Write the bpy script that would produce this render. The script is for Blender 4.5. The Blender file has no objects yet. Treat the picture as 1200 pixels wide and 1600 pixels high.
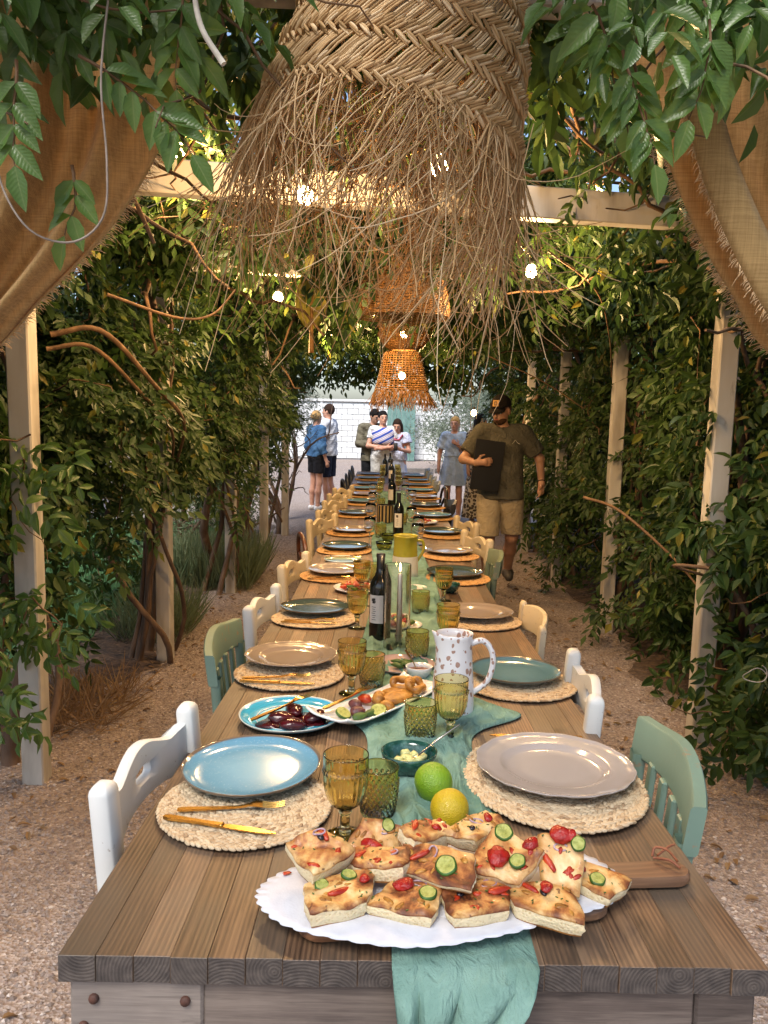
import bpy, bmesh, math, random
import numpy as np
from mathutils import Matrix, Vector
scene = bpy.context.scene
COL = scene.collection
rng = np.random.default_rng(7)
PI = math.pi

# ---------------------------------------------------------------- camera
cam_d = bpy.data.cameras.new('camera')
cam = bpy.data.objects.new('camera', cam_d)
COL.objects.link(cam)
cam_d.sensor_fit = 'HORIZONTAL'
cam_d.sensor_width = 36.0
cam_d.lens = 36.0
cam_d.clip_start = 0.05
cam_d.clip_end = 600.0
_pitch = math.atan(150 / 1200)
cam.matrix_world = (Matrix.Translation((0, 0, 1.61)) @ Matrix.Rotation(PI / 2 - _pitch, 4, 'X')
                    @ Matrix.Rotation(math.radians(1.2), 4, 'Z'))
scene.camera = cam

# ---------------------------------------------------------------- sky, sun, exposure
SUN_EL, SUN_AZ = math.radians(56), math.radians(205)      # azimuth clockwise from +Y (view direction)
world = bpy.data.worlds.new('World')
scene.world = world
world.use_nodes = True
_nt = world.node_tree
_bg = _nt.nodes['Background']
_sky = _nt.nodes.new('ShaderNodeTexSky')
_sky.sky_type = 'NISHITA'
_sky.sun_disc = False
_sky.sun_elevation = SUN_EL
_sky.sun_rotation = SUN_AZ
_sky.air_density = 1.0
_sky.dust_density = 2.5
_sky.ozone_density = 1.0
_nt.links.new(_sky.outputs[0], _bg.inputs[0])
_bg.inputs[1].default_value = 0.14
_sd = bpy.data.lights.new('sun', 'SUN')
_sd.energy = 2.6
_sd.angle = math.radians(25)
_sd.color = (1.0, 0.95, 0.88)
sun = bpy.data.objects.new('sun', _sd)
COL.objects.link(sun)
_sv = Vector((math.sin(SUN_AZ) * math.cos(SUN_EL), math.cos(SUN_AZ) * math.cos(SUN_EL), math.sin(SUN_EL)))
sun.rotation_euler = (-_sv).to_track_quat('-Z', 'Y').to_euler()
sun.location = _sv * 30
vs = scene.view_settings
vs.view_transform = 'Standard'
vs.look = 'None'
vs.gamma = 1.0
vs.use_curve_mapping = False
vs.exposure = 1.05
scene.render.engine = 'CYCLES'
scene.cycles.max_bounces = 9
scene.cycles.transmission_bounces = 9
scene.cycles.transparent_max_bounces = 8
scene.cycles.diffuse_bounces = 4
scene.cycles.glossy_bounces = 4
scene.cycles.caustics_reflective = False
scene.cycles.caustics_refractive = False
scene.cycles.sample_clamp_indirect = 4.0
scene.cycles.use_denoising = True


# ---------------------------------------------------------------- helpers
def lin(h):
    h = h.lstrip('#')
    out = []
    for i in (0, 2, 4):
        c = int(h[i:i + 2], 16) / 255
        out.append(c / 12.92 if c <= 0.04045 else ((c + 0.055) / 1.055) ** 2.4)
    return tuple(out)


def C4(c):
    if isinstance(c, str):
        c = lin(c)
    return (c[0], c[1], c[2], 1.0)


class Mat:
    """small node-graph wrapper"""
    def __init__(s, name, base=(.5, .5, .5), rough=.5, **kw):
        s.m = bpy.data.materials.new(name)
        s.m.use_nodes = True
        s.t = s.m.node_tree
        s.b = s.t.nodes['Principled BSDF']
        s.set('Base Color', C4(base))
        s.set('Roughness', rough)
        for k, v in kw.items():
            s.set(k.replace('_', ' '), v)

    def set(s, k, v):
        if k in s.b.inputs:
            s.b.inputs[k].default_value = v

    def n(s, typ, **kw):
        nd = s.t.nodes.new(typ)
        for k, v in kw.items():
            if k.startswith('i_'):
                nd.inputs[k[2:].replace('_', ' ')].default_value = v
            else:
                setattr(nd, k, v)
        return nd

    def l(s, a, b):
        s.t.links.new(a, b)

    def coord(s, kind='Object', scale=(1, 1, 1), rot=(0, 0, 0), rand=0):
        tc = s.n('ShaderNodeTexCoord')
        mp = s.n('ShaderNodeMapping')
        mp.inputs['Scale'].default_value = scale
        mp.inputs['Rotation'].default_value = rot
        s.l(tc.outputs[kind], mp.inputs['Vector'])
        if rand:
            oi = s.n('ShaderNodeObjectInfo')
            mu = s.n('ShaderNodeMath', operation='MULTIPLY')
            mu.inputs[1].default_value = rand
            s.l(oi.outputs['Random'], mu.inputs[0])
            s.l(mu.outputs[0], mp.inputs['Location'])
        return mp.outputs[0]

    def noise(s, vec, scale=5, detail=4, rough=.55, dist=0):
        nd = s.n('ShaderNodeTexNoise')
        nd.inputs['Scale'].default_value = scale
        nd.inputs['Detail'].default_value = detail
        nd.inputs['Roughness'].default_value = rough
        nd.inputs['Distortion'].default_value = dist
        s.l(vec, nd.inputs['Vector'])
        return nd.outputs['Fac']

    def ramp(s, fac, stops):
        r = s.n('ShaderNodeValToRGB')
        e = r.color_ramp.elements
        while len(e) < len(stops):
            e.new(.5)
        for k, (p, c) in enumerate(stops):
            e[k].position = p
            e[k].color = C4(c) if not isinstance(c, (int, float)) else (c, c, c, 1)
        s.l(fac, r.inputs[0])
        return r.outputs[0]

    def mix(s, fac, a, b, mode='MIX'):
        m = s.n('ShaderNodeMix', data_type='RGBA', blend_type=mode)
        for idx, v in ((0, fac), (6, a), (7, b)):
            if hasattr(v, 'is_linked'):
                s.l(v, m.inputs[idx])
            elif idx == 0:
                m.inputs[0].default_value = v
            else:
                m.inputs[idx].default_value = C4(v)
        return m.outputs[2]

    def math(s, op, a, b=0.0):
        m = s.n('ShaderNodeMath', operation=op)
        for i, v in ((0, a), (1, b)):
            if hasattr(v, 'is_linked'):
                s.l(v, m.inputs[i])
            else:
                m.inputs[i].default_value = v
        return m.outputs[0]

    def rnd(s):
        return s.n('ShaderNodeObjectInfo').outputs['Random']

    def islandrnd(s):
        return s.n('ShaderNodeNewGeometry').outputs['Random Per Island']

    def bump(s, h, strength=.3, dist=.01):
        b = s.n('ShaderNodeBump')
        b.inputs['Strength'].default_value = strength
        b.inputs['Distance'].default_value = dist
        s.l(h, b.inputs['Height'])
        s.l(b.outputs[0], s.b.inputs['Normal'])

    def color(s, out):
        s.l(out, s.b.inputs['Base Color'])

    def rgh(s, out):
        s.l(out, s.b.inputs['Roughness'])


def noisy(name, stops, scale=8, rough=.5, bump=0, bscale=None, stretch=(1, 1, 1), rand=0, detail=5, dist=.006, kind='Object', **kw):
    M = Mat(name, rough=rough, **kw)
    v = M.coord(kind, stretch, rand=rand)
    f = M.noise(v, scale, detail)
    M.color(M.ramp(f, stops))
    if bump:
        M.bump(M.noise(v, bscale or scale * 4, 4), bump, dist)
    return M.m


class MB:
    """mesh builder: numpy vertices, triangle / quad / n-gon faces with a material slot"""
    def __init__(s):
        s.v, s.f, s.n = [], [], 0

    def add(s, V, F, mi=0):
        V = np.asarray(V, float).reshape(-1, 3)
        if isinstance(F, np.ndarray):
            s.f.append((F + s.n, mi))
        else:
            by = {}
            for q in F:
                by.setdefault(len(q), []).append(q)
            for k, L in by.items():
                s.f.append((np.array(L, int) + s.n, mi))
        s.v.append(V)
        s.n += len(V)
        return s

    def xf(s, M, start=0):
        """transform everything added since vertex block index start"""
        A = np.array(M)
        for i in range(start, len(s.v)):
            s.v[i] = s.v[i] @ A[:3, :3].T + A[:3, 3]
        return s

    def box(s, c, size, bevel=0.0, R=None, mi=0):
        hx, hy, hz = [max(k / 2, 1e-4) for k in size]
        b = min(bevel, hx * .49, hy * .49, hz * .49)
        if b <= 0:
            V = np.array([[x * hx, y * hy, z * hz] for x in (-1, 1) for y in (-1, 1) for z in (-1, 1)])
            F = [(0, 1, 3, 2), (4, 6, 7, 5), (0, 4, 5, 1), (2, 3, 7, 6), (0, 2, 6, 4), (1, 5, 7, 3)]
        else:
            V, ix = [], {}
            for x in (-1, 1):
                for y in (-1, 1):
                    for z in (-1, 1):
                        for a in range(3):
                            p = [x * (hx - b), y * (hy - b), z * (hz - b)]
                            p[a] = (x * hx, y * hy, z * hz)[a]
                            ix[(x, y, z, a)] = len(V)
                            V.append(p)
            F = []
            for a in range(3):
                for sg in (-1, 1):
                    q = []
                    for (p1, p2) in ((-1, -1), (1, -1), (1, 1), (-1, 1)):
                        k = [0, 0, 0]
                        k[a] = sg
                        k[(a + 1) % 3] = p1
                        k[(a + 2) % 3] = p2
                        q.append(ix[(*k, a)])
                    F.append(tuple(q if sg > 0 else q[::-1]))
            for a in range(3):
                b1, b2 = (a + 1) % 3, (a + 2) % 3
                for p1 in (-1, 1):
                    for p2 in (-1, 1):
                        k0, k1 = [0, 0, 0], [0, 0, 0]
                        k0[a], k1[a] = -1, 1
                        k0[b1] = k1[b1] = p1
                        k0[b2] = k1[b2] = p2
                        q = (ix[(*k0, b1)], ix[(*k1, b1)], ix[(*k1, b2)], ix[(*k0, b2)])
                        F.append(q if p1 * p2 < 0 else q[::-1])
            for x in (-1, 1):
                for y in (-1, 1):
                    for z in (-1, 1):
                        q = tuple(ix[(x, y, z, a)] for a in range(3))
                        F.append(q if x * y * z > 0 else q[::-1])
            V = np.array(V)
        if R is not None:
            V = V @ np.array(R)[:3, :3].T
        return s.add(V + np.asarray(c, float), F, mi)

    def grid(s, P, cu=False, cv=False, mi=0, flip=False):
        P = np.asarray(P, float)
        m, n = P.shape[:2]
        I = np.arange(m * n).reshape(m, n)
        a = I if cu else I[:-1]
        A = np.concatenate([I, I[:1]], 0) if cu else I
        A = np.concatenate([A, A[:, :1]], 1) if cv else A
        q = np.stack([A[:-1, :-1], A[1:, :-1], A[1:, 1:], A[:-1, 1:]], -1).reshape(-1, 4)
        if flip:
            q = q[:, ::-1]
        return s.add(P.reshape(-1, 3), q, mi)

    def lathe(s, prof, n=32, c=(0, 0, 0), rf=None, mi=0, cap=True):
        prof = np.asarray(prof, float)
        a = np.linspace(0, 2 * PI, n, endpoint=False)
        P = np.zeros((len(prof), n, 3))
        for i, (r, z) in enumerate(prof):
            rr = r * (rf(a, i, z) if rf else 1.0)
            P[i, :, 0] = np.cos(a) * rr + c[0]
            P[i, :, 1] = np.sin(a) * rr + c[1]
            P[i, :, 2] = z + c[2]
        return s.grid(P, cv=True, mi=mi, flip=True)

    def tube(s, path, r, n=6, cap=True, mi=0):
        path = np.asarray(path, float)
        m = len(path)
        r = np.broadcast_to(np.asarray(r, float), (m,))
        T = np.gradient(path, axis=0)
        T /= np.linalg.norm(T, axis=1)[:, None] + 1e-12
        u = np.cross(T[0], [0, 0, 1.])
        if np.linalg.norm(u) < 1e-3:
            u = np.cross(T[0], [0, 1., 0])
        u /= np.linalg.norm(u)
        P = np.zeros((m, n, 3))
        a = np.linspace(0, 2 * PI, n, endpoint=False)
        for i in range(m):
            u = u - T[i] * (u @ T[i])
            u /= np.linalg.norm(u) + 1e-12
            w = np.cross(T[i], u)
            P[i] = path[i] + r[i] * (np.cos(a)[:, None] * u + np.sin(a)[:, None] * w)
        s.grid(P, cv=True, mi=mi, flip=True)
        if cap:
            k = s.n - m * n
            s.f.append((np.array([[k + j for j in range(n)]]), mi))
            s.f.append((np.array([[k + (m - 1) * n + j for j in range(n)][::-1]]), mi))
        return s

    def prism(s, poly, h, R=None, c=(0, 0, 0), bevel=0, mi=0):
        """outline in local xy, thickness h along z, optional chamfer"""
        poly = np.asarray(poly, float)
        n = len(poly)
        cen = poly.mean(0)
        if bevel:
            d = poly - cen
            L = np.linalg.norm(d, axis=1)[:, None]
            ins = poly - d / (L + 1e-9) * bevel
            rings = [(ins, 0), (poly, bevel), (poly, h - bevel), (ins, h)]
        else:
            rings = [(poly, 0), (poly, h)]
        V = np.concatenate([np.c_[p, np.full(n, z)] for p, z in rings])
        F = []
        for k in range(len(rings) - 1):
            for i in range(n):
                j = (i + 1) % n
                F.append((k * n + i, k * n + j, (k + 1) * n + j, (k + 1) * n + i))
        F.append(tuple(range(n))[::-1])
        F.append(tuple((len(rings) - 1) * n + i for i in range(n)))
        if R is not None:
            V = V @ np.array(R)[:3, :3].T
        return s.add(V + np.asarray(c, float), F, mi)

    def mesh(s, name, smooth=True, angle=None):
        me = bpy.data.meshes.new(name)
        V = np.concatenate(s.v) if s.v else np.zeros((0, 3))
        me.vertices.add(len(V))
        me.vertices.foreach_set('co', V.ravel())
        li = np.concatenate([f.ravel() for f, _ in s.f])
        tot = np.concatenate([np.full(len(f), f.shape[1]) for f, _ in s.f])
        mi = np.concatenate([np.full(len(f), m) for f, m in s.f])
        st = np.concatenate([[0], np.cumsum(tot)[:-1]])
        me.loops.add(len(li))
        me.loops.foreach_set('vertex_index', li.astype(np.int32))
        me.polygons.add(len(tot))
        me.polygons.foreach_set('loop_start', st.astype(np.int32))
        me.polygons.foreach_set('material_index', mi.astype(np.int32))
        me.polygons.foreach_set('use_smooth', np.full(len(tot), bool(smooth)))
        me.update(calc_edges=True)
        if angle is not None:
            me.set_sharp_from_angle(angle=math.radians(angle))
        return me

    def build(s, name, mat, parent=None, smooth=True, angle=None):
        return obj(name, s.mesh(name, smooth, angle), mat, parent)


def obj(name, me, mat=None, parent=None):
    o = bpy.data.objects.new(name, me)
    COL.objects.link(o)
    if mat is not None and me is not None and not me.materials:
        for m in (mat if isinstance(mat, (list, tuple)) else [mat]):
            me.materials.append(m)
    if parent is not None:
        o.parent = parent
    return o


def tag(o, label=None, cat=None, group=None, kind=None):
    if label:
        o['label'] = label
    if cat:
        o['category'] = cat
    if group:
        o['group'] = group
    if kind:
        o['kind'] = kind
    return o


def empty(name, label, cat, group=None, loc=(0, 0, 0)):
    o = bpy.data.objects.new(name, None)
    o.empty_display_size = .05
    COL.objects.link(o)
    o.location = loc
    return tag(o, label, cat, group)


def copy_tree(o, parent=None):
    c = o.copy()
    COL.objects.link(c)
    c.parent = parent
    for ch in o.children:
        copy_tree(ch, c)
    return c


AX = .055                                   # x of the long table's centre line
SLOPE = .0375                               # the first table stands on ground that falls away from the camera


def top(y):
    return .85 - SLOPE * (y - .99) if y < 3.37 else .76


def gz(y):
    """height of the gravel"""
    y = np.asarray(y, float)
    return np.clip(.09 - SLOPE * (y - .99), 0, .13)


def on_table(o, x, y, rz=0, dz=0, tilt=None):
    """stand a thing on the table top at x, y"""
    sl = -math.atan(SLOPE) if y < 3.37 else 0.0
    M = Matrix.Translation((x, y, top(y) + dz)) @ Matrix.Rotation(sl, 4, 'X') @ Matrix.Rotation(rz, 4, 'Z')
    if tilt is not None:
        M = M @ tilt
    o.matrix_world = M
    return o


def leafset(mb, P, D, N, L, wr=.42, fold=.25, droop=.25, simple=False, mi=0):
    """leaflets: P base points, D directions, N upper normals, L lengths (numpy arrays)"""
    P, D, N = (np.asarray(a, float) for a in (P, D, N))
    L = np.asarray(L, float)[:, None]
    wr = wr * (1 + .22 * np.sin(np.arange(len(L)) * 12.9898)[:, None])
    droop = droop * (1 + .8 * np.sin(np.arange(len(L)) * 78.233)[:, None])
    D = D / (np.linalg.norm(D, axis=1)[:, None] + 1e-9)
    S = np.cross(D, N)
    S /= np.linalg.norm(S, axis=1)[:, None] + 1e-9
    N = np.cross(S, D)
    if simple:
        st = [(0, 0, 0), (.45, .5, .12), (1, 0, -.2), (.45, -.5, .12)]
        V = np.stack([P + L * (D * t + S * w * wr + N * z * fold * 2 * wr) for t, w, z in st], 1)
        F = np.array([[0, 1, 2], [0, 2, 3]])
    else:
        d = droop
        st = [(0, 0, 0), (.22, .36, .10), (.5, .5, .12 - d * .2), (.78, .30, .06 - d * .5), (1, 0, -d),
              (.78, -.30, .06 - d * .5), (.5, -.5, .12 - d * .2), (.22, -.36, .10), (.5, 0, -.02 - d * .15)]
        V = np.stack([P + L * (D * t + S * w * wr + N * (z if k in (0, 4, 8) else z + fold * abs(w) * wr * .6))
                      for k, (t, w, z) in enumerate(st)], 1)
        F = np.array([[0, 8, 1], [1, 8, 2], [2, 8, 3], [3, 8, 4], [4, 8, 5], [5, 8, 6], [6, 8, 7], [7, 8, 0]])[:, ::-1]
    n, k = V.shape[:2]
    FF = (np.arange(n)[:, None, None] * k + F[None]).reshape(-1, 3)
    mb.add(V.reshape(-1, 3), FF, mi)


def pinnate(mb, P, D, N, size, simple=False, mi=0, r=rng, pairs=4):
    """compound leaves: 2*pairs+1 leaflets along each rachis"""
    P, D, N = (np.asarray(a, float) for a in (P, D, N))
    n = len(P)
    size = np.broadcast_to(np.asarray(size, float), (n,))
    D = D / np.linalg.norm(D, axis=1)[:, None]
    S = np.cross(D, N)
    S /= np.linalg.norm(S, axis=1)[:, None] + 1e-9
    N2 = np.cross(S, D)
    PP, DD, NN, LL = [], [], [], []
    ln = size[:, None]
    for k in range(pairs):
        t = .25 + .75 * k / pairs
        base = P + D * ln * t + np.array([0, 0, -1.]) * ln * (t * t * .25)
        for sg in (-1, 1):
            j = r.normal(0, .22, (n, 3))
            PP.append(base)
            DD.append(S * sg * .9 + D * .55 + np.array([0, 0, -.45]) + j)
            NN.append(N2 + r.normal(0, .3, (n, 3)))
            LL.append(size * r.uniform(.32, .5, n))
    PP.append(P + D * ln + np.array([0, 0, -.25]) * ln)
    DD.append(D + np.array([0, 0, -.5]) + r.normal(0, .2, (n, 3)))
    NN.append(N2)
    LL.append(size * r.uniform(.4, .55, n))
    leafset(mb, np.concatenate(PP), np.concatenate(DD), np.concatenate(NN), np.concatenate(LL), simple=simple, mi=mi)


def surface_nets(F, lo, st):
    """closed surface of the field F < 0 on a regular grid"""
    ins = F < 0
    c = np.zeros(tuple(k - 1 for k in F.shape), int)
    for dx in (0, 1):
        for dy in (0, 1):
            for dz in (0, 1):
                c += ins[dx:F.shape[0] - 1 + dx, dy:F.shape[1] - 1 + dy, dz:F.shape[2] - 1 + dz]
    act = (c > 0) & (c < 8)
    idx = np.full(act.shape, -1, int)
    A = np.argwhere(act)
    idx[act] = np.arange(len(A))
    acc = np.zeros((len(A), 3))
    cnt = np.zeros(len(A))
    cor = [(x, y, z) for x in (0, 1) for y in (0, 1) for z in (0, 1)]
    for a in cor:
        for ax in range(3):
            if a[ax]:
                continue
            b = list(a)
            b[ax] = 1
            fa = F[A[:, 0] + a[0], A[:, 1] + a[1], A[:, 2] + a[2]]
            fb = F[A[:, 0] + b[0], A[:, 1] + b[1], A[:, 2] + b[2]]
            cr = (fa < 0) != (fb < 0)
            t = np.where(cr, fa / (fa - fb + 1e-12), 0)
            p = np.tile(np.array(a, float), (len(A), 1))
            p[:, ax] += t
            acc[cr] += p[cr]
            cnt[cr] += 1
    V = (A + acc / cnt[:, None]) * st + lo
    Q = []
    for ax in range(3):
        u, w = (ax + 1) % 3, (ax + 2) % 3
        sl = [slice(None)] * 3
        sl2 = [slice(None)] * 3
        sl[ax] = slice(0, -1)
        sl2[ax] = slice(1, None)
        ch = ins[tuple(sl)] != ins[tuple(sl2)]
        E = np.argwhere(ch)
        E = E[(E[:, u] > 0) & (E[:, w] > 0) & (E[:, u] < F.shape[u] - 1) & (E[:, w] < F.shape[w] - 1)]
        def at(du, dw):
            q = E.copy()
            q[:, u] += du
            q[:, w] += dw
            return idx[q[:, 0], q[:, 1], q[:, 2]]
        q = np.stack([at(-1, -1), at(0, -1), at(0, 0), at(-1, 0)], 1)
        fl = ins[E[:, 0], E[:, 1], E[:, 2]]
        q[~fl] = q[~fl][:, ::-1]
        Q.append(q)
    return V, np.concatenate(Q)


def sdf_mesh(prims, st=.01, k=.03, cut=None):
    """prims: (a, b, ra, rb[, k]) tapered capsules or (c, radii, R) ellipsoids, blended"""
    pts = []
    for p in prims:
        if isinstance(p[0], str):
            pts += [np.array(p[1]) - max(p[2]), np.array(p[1]) + max(p[2])]
        else:
            for q, r in ((p[0], p[2]), (p[1], p[3])):
                pts += [np.array(q) - r, np.array(q) + r]
    lo = np.min(pts, 0) - 4 * st
    hi = np.max(pts, 0) + 4 * st
    n = np.ceil((hi - lo) / st).astype(int) + 1
    F = np.full(n, 1.0)
    for p in prims:
        if isinstance(p[0], str):
            c, rad = np.array(p[1], float), np.array(p[2], float)
            l0, h0 = c - max(rad), c + max(rad)
            kk = p[4] if len(p) > 4 else k
        else:
            a, b, ra, rb = np.array(p[0], float), np.array(p[1], float), p[2], p[3]
            l0, h0 = np.minimum(a - ra, b - rb), np.maximum(a + ra, b + rb)
            kk = p[4] if len(p) > 4 else k
        i0 = np.clip(((l0 - kk - 2 * st - lo) / st).astype(int), 0, n)
        i1 = np.clip(((h0 + kk + 2 * st - lo) / st).astype(int) + 2, 0, n)
        X = np.stack(np.meshgrid(*[lo[d] + st * np.arange(i0[d], i1[d]) for d in range(3)], indexing='ij'), -1)
        if isinstance(p[0], str):
            q = X - c
            if len(p) > 3 and p[3] is not None:
                q = q @ np.array(p[3])[:3, :3]
            k0 = np.linalg.norm(q / rad, axis=-1)
            k1 = np.linalg.norm(q / (rad * rad), axis=-1)
            d = k0 * (k0 - 1) / (k1 + 1e-9)
        else:
            ab = b - a
            t = np.clip(((X - a) @ ab) / (ab @ ab + 1e-12), 0, 1)
            d = np.linalg.norm(X - a - t[..., None] * ab, axis=-1) - (ra + (rb - ra) * t)
        sl = tuple(slice(i0[d_], i1[d_]) for d_ in range(3))
        g = F[sl]
        h = np.clip(.5 + .5 * (g - d) / kk, 0, 1)
        F[sl] = g * (1 - h) + d * h - kk * h * (1 - h)
    if cut is not None:
        X = np.stack(np.meshgrid(*[lo[d] + st * np.arange(n[d]) for d in range(3)], indexing='ij'), -1)
        F = np.maximum(F, cut(X))
    return surface_nets(F, lo, st)


def smoothpath(pts, n=24):
    """Catmull-Rom through the points"""
    p = np.asarray(pts, float)
    p = np.concatenate([[2 * p[0] - p[1]], p, [2 * p[-1] - p[-2]]])
    out = []
    m = len(p) - 3
    for t in np.linspace(0, m - 1e-6, n):
        i = int(t)
        f = t - i
        a, b, c, d = p[i:i + 4]
        out.append(.5 * ((2 * b) + (-a + c) * f + (2 * a - 5 * b + 4 * c - d) * f * f + (-a + 3 * b - 3 * c + d) * f ** 3))
    return np.array(out)
# ================================================================ ground
def ground_mat(name, stops, pebble=90, rough=.9, strength=.7):
    M = Mat(name, rough=rough)
    v = M.coord('Object')
    vo = M.n('ShaderNodeTexVoronoi', feature='F1')
    vo.inputs['Scale'].default_value = pebble
    M.l(v, vo.inputs['Vector'])
    sep = M.n('ShaderNodeSeparateColor')
    M.l(vo.outputs['Color'], sep.inputs[0])
    c1 = M.ramp(sep.outputs[0], stops)
    big = M.noise(v, .9, 5)
    c2 = M.mix(M.ramp(big, [(.4, 0.0), (.75, .35)]), c1, (.24, .18, .14))
    M.color(c2)
    M.bump(vo.outputs['Distance'], strength, .012)
    return M.m


M_GRAVEL = ground_mat('gravel', [(0, '6d625d'), (.3, '877a73'), (.6, '9d9088'), (.85, '7b6a62'), (1, 'bab0aa')])
M_SOIL = ground_mat('soil', [(0, '2c2320'), (.5, '463830'), (1, '5d4c40')], 40)


def sheet(name, xs, ys, mat, dz=0.0, kind='structure', jit=0.0):
    X, Y = np.meshgrid(xs, ys, indexing='ij')
    Z = gz(Y) + dz
    if jit:
        Z = Z + rng.normal(0, jit, X.shape)
    mb = MB()
    mb.grid(np.stack([X, Y, Z], -1))
    return tag(mb.build(name, mat), kind=kind)


sheet('ground', np.array([-250, -60, -20, -8, -4, 0, 4, 8, 20, 60, 250.]),
      np.array([-250, -60, -15, -5, -1, 0, .5, .99, 1.5, 2, 2.5, 3, 3.39, 4, 6, 9, 14, 22, 40, 90, 320.]), M_GRAVEL)


# planting beds each side of the gravel path, ragged edge
def bed(name, side, y0, y1, xin, xout):
    ys = np.arange(y0, y1, .09)
    n = 12
    P = np.zeros((len(ys), n, 3))
    for i, y in enumerate(ys):
        e = xin + .12 * math.sin(y * 2.3) + .07 * math.sin(y * 6.1 + 1) + rng.normal(0, .02)
        t = np.linspace(0, 1, n)
        P[i, :, 0] = side * (e + (xout - e) * t)
        P[i, :, 1] = y
        P[i, :, 2] = gz(y) + .004 + .045 * np.sin(np.clip(t * 5, 0, PI / 2)) + rng.normal(0, .008, n) * (t > 0)
    mb = MB()
    mb.grid(P, flip=side > 0)
    return tag(mb.build(name, M_SOIL), kind='structure')


bed('soil_bed', -1, 1.2, 11.5, 1.62, 2.9)
bed('soil_bed', 1, 1.2, 11.5, 1.80, 4.2)

# loose stones of the gravel
def stones(n, xs, ys, smin, smax):
    base = np.array([[1, 0, 0], [-1, 0, 0], [0, 1, 0], [0, -1, 0], [0, 0, 1], [0, 0, -.6]], float)
    f = np.array([[0, 2, 4], [2, 1, 4], [1, 3, 4], [3, 0, 4], [2, 0, 5], [1, 2, 5], [3, 1, 5], [0, 3, 5]])
    x = rng.uniform(*xs, n)
    y = ys[0] + (ys[1] - ys[0]) * rng.uniform(0, 1, n) ** 1.5
    s = rng.uniform(smin, smax, n)
    V = base[None] * s[:, None, None] * rng.uniform(.6, 1.25, (n, 6, 1)) * np.array([1, 1, .62])
    a = rng.uniform(0, PI, n)
    R = np.zeros((n, 3, 3))
    R[:, 0, 0] = np.cos(a); R[:, 0, 1] = -np.sin(a); R[:, 1, 0] = np.sin(a); R[:, 1, 1] = np.cos(a); R[:, 2, 2] = 1
    V = np.einsum('nij,nkj->nki', R, V)
    V += np.stack([x, y, gz(y) + s * .18], 1)[:, None]
    return V.reshape(-1, 3), (np.arange(n)[:, None, None] * 6 + f[None]).reshape(-1, 3)


M_STONE = Mat('gravel_stone', rough=.85)
M_STONE.color(M_STONE.ramp(M_STONE.islandrnd(), [(0, '675c57'), (.3, '83766f'), (.65, '9b8e86'), (.85, '725f57'), (1, 'b8afa9')]))
mb = MB()
mb.add(*stones(15000, (-1.65, -.42), (.6, 5.5), .003, .011))
mb.add(*stones(13000, (.55, 1.8), (.8, 5.5), .003, .011))
mb.add(*stones(6000, (-1.6, 1.75), (5.5, 11), .006, .012))
tag(mb.build('gravel_stones', M_STONE.m, smooth=False), 'loose pinkish beige gravel stones covering the path', 'gravel', kind='stuff')

# ================================================================ leaf materials
def leaf_mat(name, cols, trans=.35, rough=.42, veins=False):
    M = Mat(name, rough=rough)
    r = M.islandrnd()
    col = M.ramp(r, cols)
    v = M.coord('Object')
    col = M.mix(M.ramp(M.noise(v, 1.3, 3), [(.3, 0.0), (.75, .5)]), col, cols[-2][1])
    if veins:
        at = M.n('ShaderNodeAttribute', attribute_name='leafuv')
        sp = M.n('ShaderNodeSeparateXYZ')
        M.l(at.outputs['Vector'], sp.inputs[0])
        aw = M.math('ABSOLUTE', sp.outputs[1])
        mid = M.ramp(aw, [(.0, 1.0), (.05, 0.0)])
        sv = M.math('SINE', M.math('MULTIPLY', M.math('SUBTRACT', sp.outputs[0], M.math('MULTIPLY', aw, .55)), 62.0))
        svr = M.ramp(sv, [(.80, 0.0), (1.0, .12)])
        col = M.mix(svr, col, cols[-1][1])
        col = M.mix(M.math('MULTIPLY', mid, .45), col, (.20, .26, .10))
        M.bump(M.math('ADD', sv, M.math('MULTIPLY', mid, -3.0)), .12, .0012)
    M.color(col)
    M.set('Specular IOR Level', .45 if veins else .35)
    tr = M.n('ShaderNodeBsdfTranslucent')
    hs = M.n('ShaderNodeHueSaturation')
    hs.inputs['Value'].default_value = 1.5
    M.l(col, hs.inputs['Color'])
    M.l(hs.outputs[0], tr.inputs['Color'])
    mx = M.n('ShaderNodeMixShader')
    mx.inputs[0].default_value = trans
    M.l(M.b.outputs[0], mx.inputs[1])
    M.l(tr.outputs[0], mx.inputs[2])
    M.l(mx.outputs[0], M.t.nodes['Material Output'].inputs['Surface'])
    return M.m


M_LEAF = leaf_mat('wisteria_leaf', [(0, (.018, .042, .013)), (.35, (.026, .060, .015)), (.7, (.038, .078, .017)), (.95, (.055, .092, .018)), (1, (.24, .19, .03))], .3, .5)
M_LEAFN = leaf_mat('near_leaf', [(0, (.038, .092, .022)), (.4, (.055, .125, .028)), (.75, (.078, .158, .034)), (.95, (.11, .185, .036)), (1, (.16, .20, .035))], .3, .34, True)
M_OLIVE = leaf_mat('olive_leaf', [(0, (.06, .085, .05)), (.4, (.10, .13, .085)), (.75, (.15, .18, .12)), (.95, (.2, .23, .17)), (1, (.09, .12, .07))], .3)
M_GRASS = leaf_mat('grass', [(0, (.06, .15, .06)), (.5, (.09, .2, .09)), (.8, (.12, .24, .1)), (.95, (.15, .27, .13)), (1, (.2, .25, .1))], .3)
M_SHRUB = leaf_mat('shrub_leaf', [(0, (.07, .11, .05)), (.5, (.11, .15, .07)), (.8, (.14, .18, .09)), (.95, (.17, .2, .11)), (1, (.2, .2, .1))], .25)
M_DRY = leaf_mat('dry_leaf', [(0, (.17, .1, .05)), (.5, (.24, .15, .075)), (.8, (.3, .2, .1)), (.95, (.2, .12, .06)), (1, (.35, .25, .1))], .2, .7)
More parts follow.
